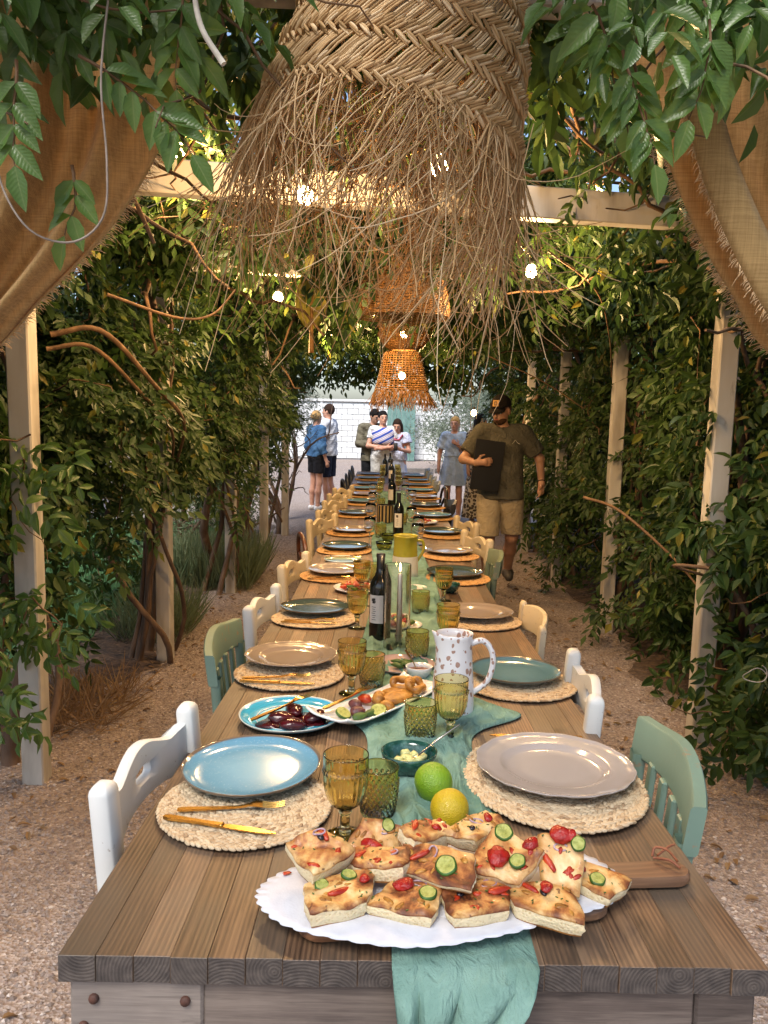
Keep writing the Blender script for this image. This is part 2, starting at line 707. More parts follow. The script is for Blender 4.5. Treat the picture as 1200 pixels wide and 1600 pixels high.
M_BARK = noisy('vine_bark', [(.25, '3a2c22'), (.5, '5f4a3b'), (.75, '85705d')], 9, .85, .9, 26, (1, 1, .22), dist=.01)
M_TWIG = noisy('dry_twig', [(.3, '473424'), (.55, '6b5138'), (.75, '8a6e50')], 16, .85, .8, 40, (1, 1, .5), dist=.004)

# ================================================================ pergola
M_WPAINT = Mat('white_painted_timber', rough=.55)
_v = M_WPAINT.coord('Object', (6, 6, 1.2), rand=9)
_f = M_WPAINT.noise(_v, 3, 6, .65)
_w = M_WPAINT.ramp(M_WPAINT.noise(_v, 1.1, 4), [(.3, '837b71'), (.5, 'b3aea6'), (.8, 'c3c0ba')])
M_WPAINT.color(M_WPAINT.mix(M_WPAINT.ramp(_f, [(.66, 0.0), (.74, .6)]), _w, '7a6550'))
M_WPAINT.bump(_f, .25, .004)
M_WPAINT = M_WPAINT.m

perg = empty('pergola', 'long white painted timber pergola over the dining table', 'pergola')
LP = [(-1.47, 1.72), (-1.48, 3.16), (-1.41, 4.87), (-1.37, 6.81), (-1.34, 8.5), (-1.32, 10.17)]
RP = [(1.6, 1.86), (1.63, 3.77), (1.72, 5.75), (1.73, 7.54), (1.72, 9.25), (1.70, 10.7)]
BZ = 2.56
for side, PL in ((-1, LP), (1, RP)):
    for k, (x, y) in enumerate(PL):
        mb = MB()
        w = .092 if k > 0 else .10
        mb.box((x, y, (float(gz(y)) - .05 + BZ - .07) / 2), (w, w, BZ - .07 - float(gz(y)) + .05), .006,
               R=Matrix.Rotation(rng.normal(0, .05), 3, 'Z'))
        mb.build('post', M_WPAINT, perg, smooth=False)
for (a, b) in zip(LP, RP):
    p0, p1 = np.array([a[0] - .22, a[1]]), np.array([b[0] + .22, b[1]])
    d = p1 - p0
    L = np.linalg.norm(d)
    c = (p0 + p1) / 2
    mb = MB()
    mb.box((c[0], c[1], BZ), (L, .075, .135), .005, R=Matrix.Rotation(math.atan2(d[1], d[0]), 3, 'Z'))
    mb.build('cross_beam', M_WPAINT, perg, smooth=False)
for side, PL in ((-1, LP), (1, RP)):
    for a, b in zip(PL[:-1], PL[1:]):
        d = np.array(b) - np.array(a)
        c = (np.array(b) + np.array(a)) / 2
        mb = MB()
        mb.box((c[0] - side * .0, c[1], BZ + .115), (np.linalg.norm(d) + .002, .07, .09), .004, R=Matrix.Rotation(math.atan2(d[1], d[0]), 3, 'Z'))
        mb.build('side_beam', M_WPAINT, perg, smooth=False)

# ================================================================ climbing vines
def rand_unit(n):
    v = rng.normal(0, 1, (n, 3))
    return v / np.linalg.norm(v, axis=1)[:, None]


def walker(p0, d0, n, step, wob, grav=0.0):
    p, d = np.array(p0, float), np.array(d0, float)
    out = [p.copy()]
    for _ in range(n):
        d = d + rng.normal(0, wob, 3) + np.array([0, 0, grav])
        d /= np.linalg.norm(d)
        p = p + d * step
        out.append(p.copy())
    return np.array(out)


def vine(side, x, y, label, dens=1.0, near=False, lowest=.9, wallw=1.0, stems=5, yr=(.95, .95), inw=-.14):
    root = empty('wisteria_vine', label, 'vine', 'wisteria vines climbing the pergola posts', (x, y, float(gz(y))))
    o = np.array([x, y, float(gz(y))])
    st = MB()
    ends = []
    for k in range(stems):
        ph = rng.uniform(0, 2 * PI)
        tw = rng.uniform(.8, 2.4) * rng.choice([-1, 1])
        r0 = rng.uniform(.010, .022) if k else .032
        zz = np.linspace(-.05, 2.42 + rng.uniform(-.2, .1), 26)
        rad = .075 + .075 * np.sin(zz * 2.3 + ph) + rng.uniform(.0, .08)
        px = -side * .02 + side * .08 + np.cos(ph + tw * zz * 1.6) * rad
        py = np.sin(ph + tw * zz * 1.6) * rad * 1.35 + .05
        path = np.stack([px, py, zz], 1) + np.cumsum(rng.normal(0, .006, (26, 3)), 0)
        st.tube(path, np.linspace(r0 * 1.35, r0 * .55, 26), 7)
        ends.append(path[-1])
    st.build('trunk', M_BARK, root)
    tw = MB()
    P, D, N, S = [], [], [], []
    # wall shoots
    nb = int(46 * dens)
    for k in range(nb):
        z0 = rng.uniform(lowest + .35, 2.5)
        y0 = rng.uniform(-yr[0], yr[1])
        x0 = side * rng.uniform(inw, .7 * wallw)
        path = walker((x0, y0, z0), (-side * rng.uniform(-.3, .5), rng.normal(0, .7), rng.normal(-.1, .5)), 9, .085, .3, -.07)
        path[:, 0] = np.where(side * path[:, 0] < inw - .1, side * (inw - .1), path[:, 0])
        path[:, 2] = np.maximum(path[:, 2], lowest - .15)
        if k % 2 == 0:
            tw.tube(path, np.linspace(.006, .002, len(path)), 4)
        m = 21
        ii = rng.integers(0, len(path), m)
        P.append(path[ii])
        dd = rand_unit(m) * .9
        dd[:, 0] -= side * .55
        dd[:, 2] -= .25
        D.append(dd)
        nn = rand_unit(m) * .5 + np.array([-side * .55, -.35, .8])
        N.append(nn)
        S.append(rng.uniform(.11, .21, m))
    # roof shoots
    nb = int((46 if near and y < 4 else 85) * dens)
    for k in range(nb):
        y0 = rng.uniform(-yr[0], yr[1])
        x0 = rng.uniform(-.5, 1.75)
        path = walker((-side * x0, y0, rng.uniform(2.58, 2.98)), (-side * rng.uniform(.1, 1), rng.normal(0, .6), rng.normal(0, .15)), 9, .09, .3, -.03)
        lowz = 2.5 if rng.uniform() < .8 else 2.3
        path[:, 2] = np.clip(path[:, 2], lowz, 3.05)
        if k % 2 == 0:
            tw.tube(path, np.linspace(.009, .003, len(path)), 4)
        m = 20
        ii = rng.integers(0, len(path), m)
        P.append(path[ii])
        dd = rand_unit(m)
        dd[:, 2] -= .35
        D.append(dd)
        N.append(rand_unit(m) * .5 + np.array([0, -.2, .9]))
        S.append(rng.uniform(.11, .21, m))
    # woody runners from the trunk top
    for e in ends:
        for q in range(2):
            path = walker(e, (-side * rng.uniform(-.3, 1), rng.normal(0, .8), .25), 14, .1, .28)
            path[:, 2] = np.clip(path[:, 2], 1.9, 2.8)
            tw.tube(path, np.linspace(.016, .006, len(path)), 5)
    tw.build('twigs', M_TWIG, root)['kind'] = 'stuff'
    P, D, N, S = map(np.concatenate, (P, D, N, S))
    # keep the walk and the beams clear of leaves
    wx = P[:, 0] + x
    wy = P[:, 1] + y
    keep = ~((np.abs(wx - .1) < 1.12) & (P[:, 2] < 2.22))
    for b in ((-.32, 3.0, 2.38), (-.70, 5.0, 2.3), (.754, 4.2, 2.34), (.16, 2.7, 2.40), (.02, 7.0, 2.5)):
        keep &= ~((np.hypot(wx - b[0], P[:, 2] - b[2]) < .3) & (wy > b[1] - .7) & (wy < b[1] + .3))   # clear of the bulbs
    keep &= ~((wy < 1.85) & (P[:, 2] < 2.62))                                   # the entrance curtains hang free
    keep &= ~((wy > 2.3) & (wy < 3.85) & (np.abs(wx) < 1.35) & (P[:, 2] < 2.74) & (rng.uniform(size=len(wx)) < .93))   # the second cross beam shows
    mb = MB()
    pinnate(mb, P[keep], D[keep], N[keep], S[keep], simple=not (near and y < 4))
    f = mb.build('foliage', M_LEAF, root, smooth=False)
    f['kind'] = 'stuff'
    return root


LV = [(-1.62, 1.75, 'dark leafy vine on the left front corner post behind the burlap curtain', 1.0, True, .8, 4),
      (-1.62, 3.30, 'vine climbing the nearest white post on the left', 1.7, True, .8, 3),
      (-1.44, 4.76, 'vine with thick twisted bare trunks on the left post above the lawn', 2.0, True, .95, 6),
      (-1.42, 6.72, 'slim twisted vine on the white post left of the dark bentwood chair', 1.9, False, .95, 5),
      (-1.46, 8.55, 'leafy vine on the left second from the courtyard end', 1.3, False, .75, 5),
      (-1.46, 10.2, 'leafy vine hanging over the courtyard opening on the left', .9, False, 1.25, 4)]
for (x, y, lab, de, nr, lo, sm) in LV:
    vine(-1, x, y, lab, de, nr, lo, 1.0, sm, inw=(.12 if y < 4 else -.1) if nr else -.16)
RV = [(1.76, 1.9, 'dark leafy vine on the right front corner post behind the burlap curtain', 1.0, True, .5, 4),
      (1.76, 3.85, 'dense vine with dark stems on the nearest white post on the right', 2.0, True, .2, 7),
      (1.86, 5.8, 'dense vine on the second white post on the right', 2.0, True, .15, 5),
      (1.86, 7.6, 'dense dark vine right of the walking waiter', 1.8, False, .15, 6),
      (1.84, 9.3, 'leafy vine behind the walking waiter', 1.4, False, .3, 4),
      (1.82, 10.75, 'leafy vine at the courtyard end on the right', .9, False, .9, 4)]
for (x, y, lab, de, nr, lo, sm) in RV:
    vine(1, x, y, lab, de, nr, lo, 1.15, sm, inw=(-.04 if y < 4 else -.16) if nr else -.18)


def leafuv(o):
    st = np.array([(0, 0, 0), (.22, .36, 0), (.5, .5, 0), (.78, .30, 0), (1, 0, 0), (.78, -.30, 0), (.5, -.5, 0), (.22, -.36, 0), (.5, 0, 0)], float)
    n = len(o.data.vertices)
    a = o.data.attributes.new('leafuv', 'FLOAT_VECTOR', 'POINT')
    a.data.foreach_set('vector', np.tile(st, (n // 9 + 1, 1))[:n].ravel())


# leaf clumps, also used for the unseen light-blocking canopy over the camera
def leaf_clump(name, label, n, cx, cy, cz, sx, sy, sz, mat=M_LEAFN, size=(.12, .18), down=.5, cat='vine', group=None):
    root = empty(name, label, cat, group, (cx, cy, cz))
    mb, tw = MB(), MB()
    for k in range(max(3, n // 14)):
        path = walker(rng.normal(0, 1, 3) * np.array([sx, sy, sz]) * .45 + [0, 0, sz * .6], (rng.normal(0, .5), rng.normal(0, .4), -.5), 8, .06, .3)
        tw.tube(path, np.linspace(.004, .0015, len(path)), 4)
    p = np.clip(rng.normal(0, .5, (n, 3)), -1, 1) * np.array([sx, sy, sz])
    d = rand_unit(n) * .8
    d[:, 2] -= down
    nn = rand_unit(n) * .45 + np.array([0, -.75, .55])
    pinnate(mb, p, d, nn, rng.uniform(*size, n), pairs=3)
    tw.build('twigs', M_TWIG, root)['kind'] = 'stuff'
    f = mb.build('foliage', mat, root, smooth=mat is M_LEAFN)
    f['kind'] = 'stuff'
    leafuv(f)
    return root


leaf_clump('hanging_vine', 'mass of dark vine leaves filling the top left corner', 64, -.64, 1.42, 2.41, .22, .12, .11)
leaf_clump('hanging_vine', 'bright green leaf sprays hanging at the top right before the curtain', 20, .46, 1.42, 2.36, .14, .10, .06)
leaf_clump('hanging_vine', 'vine leaves hanging over the top right corner', 34, .78, 1.42, 2.37, .24, .12, .09)
leaf_clump('hanging_vine', 'dark leaves at the top edge left of the big lampshade', 14, -.38, 1.5, 2.40, .07, .10, .06)


# single sprays one can tell apart in front of the curtains
def spray(label, p0, d, length, leaf=.08, pairs=4):
    root = empty('leaf_spray', label, 'leaf spray', None, p0)
    path = walker((0, 0, 0), d, 10, length / 10, .10, -.06)
    mb = MB()
    mb.tube(path, np.linspace(.003, .001, 11), 4)
    mb.build('stem', M_TWIG, root)
    P, D, N, L = [], [], [], []
    for k in range(pairs):
        i = int(2 + k * 8 / pairs)
        t = path[min(i + 1, 10)] - path[i]
        t /= np.linalg.norm(t)
        s = np.cross(t, [0, -1, .2])
        for sg in (-1, 1):
            P.append(path[i])
            D.append(s * sg * .8 + t * .6 + np.array([0, -.1, -.35]))
            N.append(np.array([0.1 * sg, -.85, .45]) + rng.normal(0, .15, 3))
            L.append(leaf * rng.uniform(.85, 1.15))
    P.append(path[-1]); D.append(path[-1] - path[-2]); N.append([0, -.9, .4]); L.append(leaf * 1.1)
    for k in range(len(P)):
        lf = MB()
        leafset(lf, [P[k]], [D[k]], [N[k]], [L[k]], wr=.46, droop=.18)
        leafuv(lf.build('leaflet', M_LEAFN, root, smooth=True))
    return root


spray('green leaf spray drooping over the left curtain toward the beam', (-.52, 1.35, 2.19), (.75, 0, -.30), .25, .064, 6)
spray('leaf spray hanging against the left curtain near its outer edge', (-.60, 1.3, 2.16), (.1, 0, -1), .17, .066, 4)
spray('lowest small leaf spray hanging on the left curtain by the string loop', (-.54, 1.36, 2.02), (.25, 0, -.9), .12, .055, 3)
spray('pale green leaf spray beside the right curtain edge', (.33, 1.38, 2.30), (.45, 0, -.6), .24, .062, 6)
spray('long green spray hanging lowest left of the right curtain', (.38, 1.36, 2.22), (.30, 0, -.9), .20, .060, 6)
spray('green spray drooping over the right curtain fold', (.52, 1.36, 2.27), (.12, 0, -1), .17, .064, 5)
spray('short leaf spray at the top left of the big lampshade', (-.36, 1.4, 2.33), (.2, 0, -1), .17, .062, 4)

# plants low on the left, in front of the first post
for (lab, x, y, z, s) in (('sprig of vine leaves growing across the nearest left post', -1.4, 2.98, 1.35, .2),
                          ('low leafy shoot at the left frame edge by the post foot', -1.5, 2.75, .55, .22),
                          ('leafy shoot crossing the lower part of the nearest left post', -1.42, 3.0, .78, .16)):
    leaf_clump('vine_shoot', lab, 20, x, y, z, s, .1, s * .8, M_LEAFN, (.14, .2), .4, 'vine')
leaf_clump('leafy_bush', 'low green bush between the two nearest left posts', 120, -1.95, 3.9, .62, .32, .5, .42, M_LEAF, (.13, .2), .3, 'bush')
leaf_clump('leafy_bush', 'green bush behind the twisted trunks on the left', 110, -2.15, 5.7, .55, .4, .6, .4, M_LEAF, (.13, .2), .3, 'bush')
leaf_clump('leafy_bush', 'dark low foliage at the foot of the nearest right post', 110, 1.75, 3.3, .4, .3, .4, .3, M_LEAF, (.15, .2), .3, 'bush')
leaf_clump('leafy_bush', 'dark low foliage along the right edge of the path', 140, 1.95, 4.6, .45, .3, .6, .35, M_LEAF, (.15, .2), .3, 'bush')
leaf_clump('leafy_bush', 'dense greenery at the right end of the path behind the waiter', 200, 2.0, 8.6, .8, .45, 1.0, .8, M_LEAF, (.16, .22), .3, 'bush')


def tuft(name, label, cat, x, y, n, h, sx, sy, mat, wr=.05, lean=.5, zb=0.0):
    root = empty(name, label, cat, None, (x, y, float(gz(y)) + zb))
    p = rng.uniform(-1, 1, (n, 3)) * np.array([sx, sy, 0])
    d = rand_unit(n) * lean + np.array([0, 0, 1])
    mb = MB()
    leafset(mb, p, d, rand_unit(n), rng.uniform(.5, 1, n) * h, wr=wr, simple=True)
    f = mb.build('blades', mat, root, smooth=False)
    f['kind'] = 'stuff'
    return root


tuft('grey_shrub', 'fine grey green shrub at the foot of the third left post', 'shrub', -1.62, 7.3, 2600, .55, .42, .5, M_SHRUB, .03, .55)
tuft('grey_shrub', 'dry grassy tuft right of the thick twisted vine trunks', 'shrub', -1.62, 5.5, 1200, .45, .22, .35, M_SHRUB, .025, .7)
tuft('dry_heap', 'heap of dry brown twigs on the soil by the path', 'twigs', -1.62, 3.95, 900, .3, .24, .3, M_DRY, .03, 1.8)
# lawn beyond the left posts
p = rng.uniform(0, 1, (26000, 3)) * np.array([3.2, 5.5, 0]) + np.array([-5.2, 4.6, 0])
mb = MB()
d = rand_unit(26000) * .45 + np.array([0, 0, 1])
leafset(mb, p, d, rand_unit(26000), rng.uniform(.10, .26, 26000), wr=.1, simple=True)
tag(mb.build('lawn', M_GRASS, smooth=False), 'patch of long green grass beyond the left posts', 'grass', kind='stuff')
# dry leaves strewn on the gravel
n = 380
p = np.stack([np.where(rng.uniform(size=n) < .5, rng.normal(-1.35, .15, n), rng.normal(1.35, .17, n)), rng.uniform(1.6, 8, n), np.zeros(n)], 1)
p[:, 2] = gz(p[:, 1]) + .012
d = rand_unit(n); d[:, 2] *= .15
mb = MB()
leafset(mb, p, d, np.array([0, 0, 1.]) + rand_unit(n) * .4, rng.uniform(.02, .06, n))
tag(mb.build('fallen_leaves', M_DRY, smooth=False), 'dry brown leaves fallen along the path edges', 'leaves', kind='stuff')

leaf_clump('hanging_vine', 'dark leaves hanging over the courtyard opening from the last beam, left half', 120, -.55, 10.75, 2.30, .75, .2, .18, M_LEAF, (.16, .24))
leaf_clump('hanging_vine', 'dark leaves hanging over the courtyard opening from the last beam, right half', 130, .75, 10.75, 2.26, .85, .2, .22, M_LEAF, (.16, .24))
# unseen leaf canopy added over the camera to cut light on the near table
leaf_clump('added_canopy', 'unseen leaf canopy added above and behind the viewer to dim the foreground', 480, 0, -.5, 2.95, 2.4, 1.5, .22, M_LEAF, (.18, .26), .2)
# ================================================================ burlap curtains
def weave(name, c1, c2, freq, rough=.9, bump=.6, trans=.25, kind='UV'):
    M = Mat(name, rough=rough)
    v = M.coord('Object')
    outs = []
    for ax in ('X', 'Z'):
        w = M.n('ShaderNodeTexWave', wave_type='BANDS', bands_direction=ax)
        w.inputs['Scale'].default_value = freq
        w.inputs['Distortion'].default_value = 1.2
        w.inputs['Detail'].default_value = 2
        M.l(v, w.inputs['Vector'])
        outs.append(w.outputs['Fac'])
    h = M.math('MULTIPLY', outs[0], outs[1])
    blot = M.noise(v, 5, 5)
    th = []
    for sc in ((7, 60, 330), (330, 60, 7)):
        mp = M.n('ShaderNodeMapping')
        mp.inputs['Scale'].default_value = sc
        M.l(v, mp.inputs['Vector'])
        th.append(M.noise(mp.outputs[0], 1.0, 3, .7))
    h = M.math('ADD', M.math('MULTIPLY', h, .4), M.math('ADD', th[0], th[1]))
    f = M.math('ADD', M.math('MULTIPLY', h, .45), M.math('MULTIPLY', blot, .35))
    col = M.ramp(f, [(.45, c1), (.85, c2)])
    M.color(col)
    M.bump(h, bump, .002)
    M.set('Specular IOR Level', .1)
    M.set('Sheen Weight', .2)
    if trans:
        tr = M.n('ShaderNodeBsdfTranslucent')
        M.l(col, tr.inputs['Color'])
        mx = M.n('ShaderNodeMixShader')
        mx.inputs[0].default_value = trans
        M.l(M.b.outputs[0], mx.inputs[1])
        M.l(tr.outputs[0], mx.inputs[2])
        M.l(mx.outputs[0], M.t.nodes['Material Output'].inputs['Surface'])
    return M.m


M_BURLAP = weave('burlap', '9c7c4e', 'dabb84', 190, bump=.6, trans=.4)
M_FRAY = noisy('burlap_fray', [(.3, 'a08058'), (.7, 'd8bc94')], 30, .9)


def curtain(label, lead, outer, y0, folds, amp, ph, rev=1):
    root = empty('burlap_curtain', label, 'curtain', 'burlap curtains at the pergola entrance', (lead[0][0], y0, 0))
    o = np.array([lead[0][0], y0, 0])
    A = smoothpath(lead, 48)
    B = smoothpath(outer, 48)
    m = 110
    P = np.zeros((48, m, 3))
    for j in range(m):
        t = j / (m - 1)
        row = A * (1 - t) + B * t
        fold = np.sin(t * folds * 2 * PI + ph + .5 * np.sin(np.linspace(0, 3, 48))) + .45 * np.sin(t * folds * 4.6 * PI + ph * 2)
        row[:, 1] += amp * fold * np.linspace(.8, 1.15, 48) * min(1, t * 8 + .25)
        row[:, 2] += .012 * fold
        P[:, j] = row
    P -= o
    mb = MB()
    mb.grid(P, flip=rev < 0)
    c = mb.build('cloth', M_BURLAP, root)
    s = c.modifiers.new('thickness', 'SOLIDIFY')
    s.thickness = .0025
    # frayed selvedge: short loose threads along the leading edge
    fr = MB()
    E = P[:, 0]
    I = P[:, 4]
    for k in range(520):
        t = rng.uniform(.18, 1) * 46.9
        i = int(t)
        f = t - i
        e = E[i] * (1 - f) + E[i + 1] * f
        q = I[i] * (1 - f) + I[i + 1] * f
        d = e - q
        d = d / (np.linalg.norm(d) + 1e-9)
        d = d + np.array([0, 0, -.5]) + rng.normal(0, .25, 3)
        L = rng.uniform(.006, .022)
        fr.tube([e - d * .003, e + d * L * .5, e + d * L + np.array([0, 0, -.004])], [.0008, .0007, .0005], 3, cap=False)
    f_ = fr.build('frayed_edge', M_FRAY, root)
    f_['kind'] = 'stuff'
    return root, P + o


curtain('burlap curtain gathered to the left of the entrance',
        [(-.40, 1.66, 2.50), (-.43, 1.64, 2.30), (-.465, 1.62, 2.13), (-.56, 1.60, 1.965), (-.70, 1.6, 1.825), (-.88, 1.62, 1.67), (-1.38, 1.66, 1.38)],
        [(-1.44, 1.66, 2.52), (-1.46, 1.66, 2.3), (-1.46, 1.66, 2.1), (-1.46, 1.66, 1.9), (-1.45, 1.66, 1.7), (-1.44, 1.66, 1.5), (-1.43, 1.66, 1.33)],
        1.66, 6, .036, .4)
curtain('burlap curtain gathered to the right of the entrance',
        [(.46, 1.72, 2.50), (.51, 1.7, 2.32), (.555, 1.66, 2.17), (.63, 1.64, 2.0), (.71, 1.64, 1.88), (.86, 1.66, 1.72), (1.50, 1.76, 1.36)],
        [(1.56, 1.76, 2.52), (1.58, 1.76, 2.3), (1.58, 1.76, 2.1), (1.58, 1.76, 1.9), (1.57, 1.76, 1.7), (1.56, 1.76, 1.5), (1.54, 1.76, 1.30)],
        1.72, 5, .042, 2.2, -1)
# second frayed hem running inside the right curtain
root = empty('burlap_strip', 'narrow frayed burlap fold lying along the right curtain edge', 'curtain', None, (.56, 1.6, 2.1))
A = smoothpath([(.60, 1.60, 2.27), (.64, 1.585, 2.12), (.72, 1.58, 1.96), (.82, 1.585, 1.82), (.96, 1.60, 1.69)], 40)
mb, fr = MB(), MB()
P = np.zeros((40, 6, 3))
for j in range(6):
    P[:, j] = A + np.array([.012, .0, .010]) * (j - 2.5) + np.array([0, -.010 * math.sin(j / 5 * PI), 0])
P -= np.array([.56, 1.6, 2.1])
mb.grid(P)
c = mb.build('cloth', M_BURLAP, root)
c.modifiers.new('thickness', 'SOLIDIFY').thickness = .002
for k in range(300):
    t = rng.uniform(0, 38.9)
    i = int(t)
    e = P[i, 0] * (1 - t + i) + P[i + 1, 0] * (t - i)
    d = np.array([-.6, -.35, -.6]) + rng.normal(0, .3, 3)
    L = rng.uniform(.008, .02)
    fr.tube([e, e + d * L * .6, e + d * L + [0, 0, -.004]], [.0009, .0008, .0005], 3, cap=False)
fr.build('frayed_edge', M_FRAY, root)['kind'] = 'stuff'

# loose strings
M_STRING = noisy('string', [(.3, '776c62'), (.7, 'a89c92')], 20, .8)
mb = MB()
mb.tube(smoothpath([(-.655, 1.33, 2.06), (-.645, 1.33, 1.975), (-.60, 1.33, 1.905), (-.53, 1.33, 1.888), (-.478, 1.33, 1.93), (-.47, 1.33, 2.02), (-.48, 1.34, 2.15), (-.47, 1.36, 2.3)], 40) - np.array([-.6, 1.33, 2.0]), .0019, 6)
o = tag(mb.build('string_loop', M_STRING), 'pale loop of string hanging over the left curtain', 'string')
o.location = (-.6, 1.33, 2.0)
mb = MB()
mb.tube(smoothpath([(0, 0, .14), (.0, 0, .08), (.012, 0, .03), (.045, 0, -.02)], 16), np.linspace(.004, .0055, 16), 6)
o = tag(mb.build('bare_twig', noisy('pale_twig', [(.3, '9a948a'), (.7, 'd5cfc4')], 20, .7)), 'pale bare twig hanging between leaves left of the lampshade', 'twig')
o.location = (-.315, 1.3, 2.18)
mb = MB()
a = np.linspace(.3, 2 * PI + .9, 40)
mb.tube(np.stack([.034 * np.cos(a) * (1 + .1 * np.sin(2 * a)), .01 * np.sin(a * 2), .024 * np.sin(a) + .002 * a], 1), .0016, 5)
o = tag(mb.build('wire_ring', M_STRING), 'loop of pale wire caught in the right hand foliage', 'wire')
o.location = (1.11, 2.2, .865)
# ================================================================ the long table
def wood_mat(name, cols, grey, ring=26, rough=.6, axis='Y', rand=7.0, coat=0):
    M = Mat(name, rough=rough)
    tc = M.n('ShaderNodeTexCoord')
    cmb = M.n('ShaderNodeCombineXYZ')
    r = M.rnd()
    M.l(M.math('MULTIPLY', r, rand), cmb.inputs[0])
    M.l(M.math('MULTIPLY', M.math('FRACT', M.math('MULTIPLY', r, 17.3)), 9.0), cmb.inputs[1])
    M.l(M.math('MULTIPLY', M.math('FRACT', M.math('MULTIPLY', r, 7.7)), .25), cmb.inputs[2])
    add = M.n('ShaderNodeVectorMath', operation='ADD')
    M.l(tc.outputs['Object'], add.inputs[0])
    M.l(cmb.outputs[0], add.inputs[1])
    mp = M.n('ShaderNodeMapping')
    mp.inputs['Scale'].default_value = {'Y': (1, .035, 1), 'X': (.035, 1, 1), 'Z': (1, 1, .035)}[axis]
    M.l(add.outputs[0], mp.inputs['Vector'])
    v = mp.outputs[0]
    wv = M.n('ShaderNodeTexWave', wave_type='RINGS', rings_direction=axis)
    wv.inputs['Scale'].default_value = ring
    wv.inputs['Distortion'].default_value = 3.0
    wv.inputs['Detail'].default_value = 3
    wv.inputs['Detail Scale'].default_value = 1.6
    M.l(v, wv.inputs['Vector'])
    fine = M.noise(v, 260, 3, .7)
    blot = M.noise(add.outputs[0], 3.2, 5, .6)
    f = M.math('ADD', M.math('MULTIPLY', wv.outputs['Fac'], .16), M.math('ADD', M.math('MULTIPLY', fine, .36), M.math('MULTIPLY', blot, .48)))
    col = M.ramp(f, [(.30, cols[0]), (.50, cols[1]), (.70, cols[2])])
    mp2 = M.n('ShaderNodeMapping')
    mp2.inputs['Scale'].default_value = {'Y': (1, .10, 1), 'X': (.10, 1, 1), 'Z': (1, 1, .10)}[axis]
    M.l(add.outputs[0], mp2.inputs['Vector'])
    streak = M.noise(mp2.outputs[0], 42, 4, .6, .6)
    col = M.mix(M.ramp(streak, [(.56, 0.0), (.68, .55)]), col, cols[2])
    col = M.mix(M.ramp(streak, [(.32, .6), (.42, 0.0)]), col, cols[0])
    col = M.mix(M.ramp(M.noise(add.outputs[0], 2.1, 4), [(.42, 0.0), (.64, .8)]), col, grey)
    hv = M.n('ShaderNodeHueSaturation')
    M.l(M.math('ADD', M.math('MULTIPLY', M.math('FRACT', M.math('MULTIPLY', r, 31.7)), .66), .66), hv.inputs['Value'])
    M.l(col, hv.inputs['Color'])
    # knots
    vo = M.n('ShaderNodeTexVoronoi', feature='F1')
    vo.inputs['Scale'].default_value = 3.1
    M.l(add.outputs[0], vo.inputs['Vector'])
    kn = M.ramp(vo.outputs['Distance'], [(.03, .8), (.075, 0.0)])
    M.color(M.mix(kn, hv.outputs[0], (.03, .018, .012)))
    M.rgh(M.ramp(blot, [(.3, rough - .12), (.7, rough + .15)]))
    M.bump(M.math('ADD', M.math('MULTIPLY', fine, .6), M.math('MULTIPLY', wv.outputs['Fac'], .3)), .22, .002)
    return M.m


M_TOP = wood_mat('table_top_wood', ('2c2017', '624a37', '8b6d50'), '625649', 40, .5)
M_LEGW = wood_mat('table_leg_wood', ('4f453f', '7f736a', 'a0948a'), '7c7570', 20, .75, 'X')
M_APRON = wood_mat('table_apron_wood', ('332a25', '5c5049', '7d7066'), '544e49', 20, .75, 'X')
M_RUST = noisy('rusty_bolt', [(.3, '2c1d18'), (.7, '5e3a2c')], 60, .7)


M_END = Mat('end_grain', rough=.8)
_tc = M_END.n('ShaderNodeTexCoord')
_cb = M_END.n('ShaderNodeCombineXYZ')
_r = M_END.rnd()
M_END.l(M_END.math('MULTIPLY', M_END.math('SUBTRACT', _r, .5), .13), _cb.inputs[0])
M_END.l(M_END.math('SUBTRACT', M_END.math('MULTIPLY', M_END.math('FRACT', M_END.math('MULTIPLY', _r, 13.7)), .14), .02), _cb.inputs[2])
_ad = M_END.n('ShaderNodeVectorMath', operation='ADD')
M_END.l(_tc.outputs['Object'], _ad.inputs[0])
M_END.l(_cb.outputs[0], _ad.inputs[1])
_wv = M_END.n('ShaderNodeTexWave', wave_type='RINGS', rings_direction='Y')
_wv.inputs['Scale'].default_value = 62
_wv.inputs['Distortion'].default_value = 1.2
_wv.inputs['Detail'].default_value = 2
_wv.inputs['Detail Scale'].default_value = 3
M_END.l(_ad.outputs[0], _wv.inputs['Vector'])
_nz = M_END.noise(_ad.outputs[0], 60, 5)
M_END.color(M_END.ramp(M_END.math('ADD', M_END.math('MULTIPLY', _wv.outputs['Fac'], .17), M_END.math('MULTIPLY', _nz, .95)), [(.2, '2a2422'), (.55, '4a423d'), (1.0, '665c54')]))
M_END.bump(_wv.outputs['Fac'], .3, .002)
M_END = M_END.m


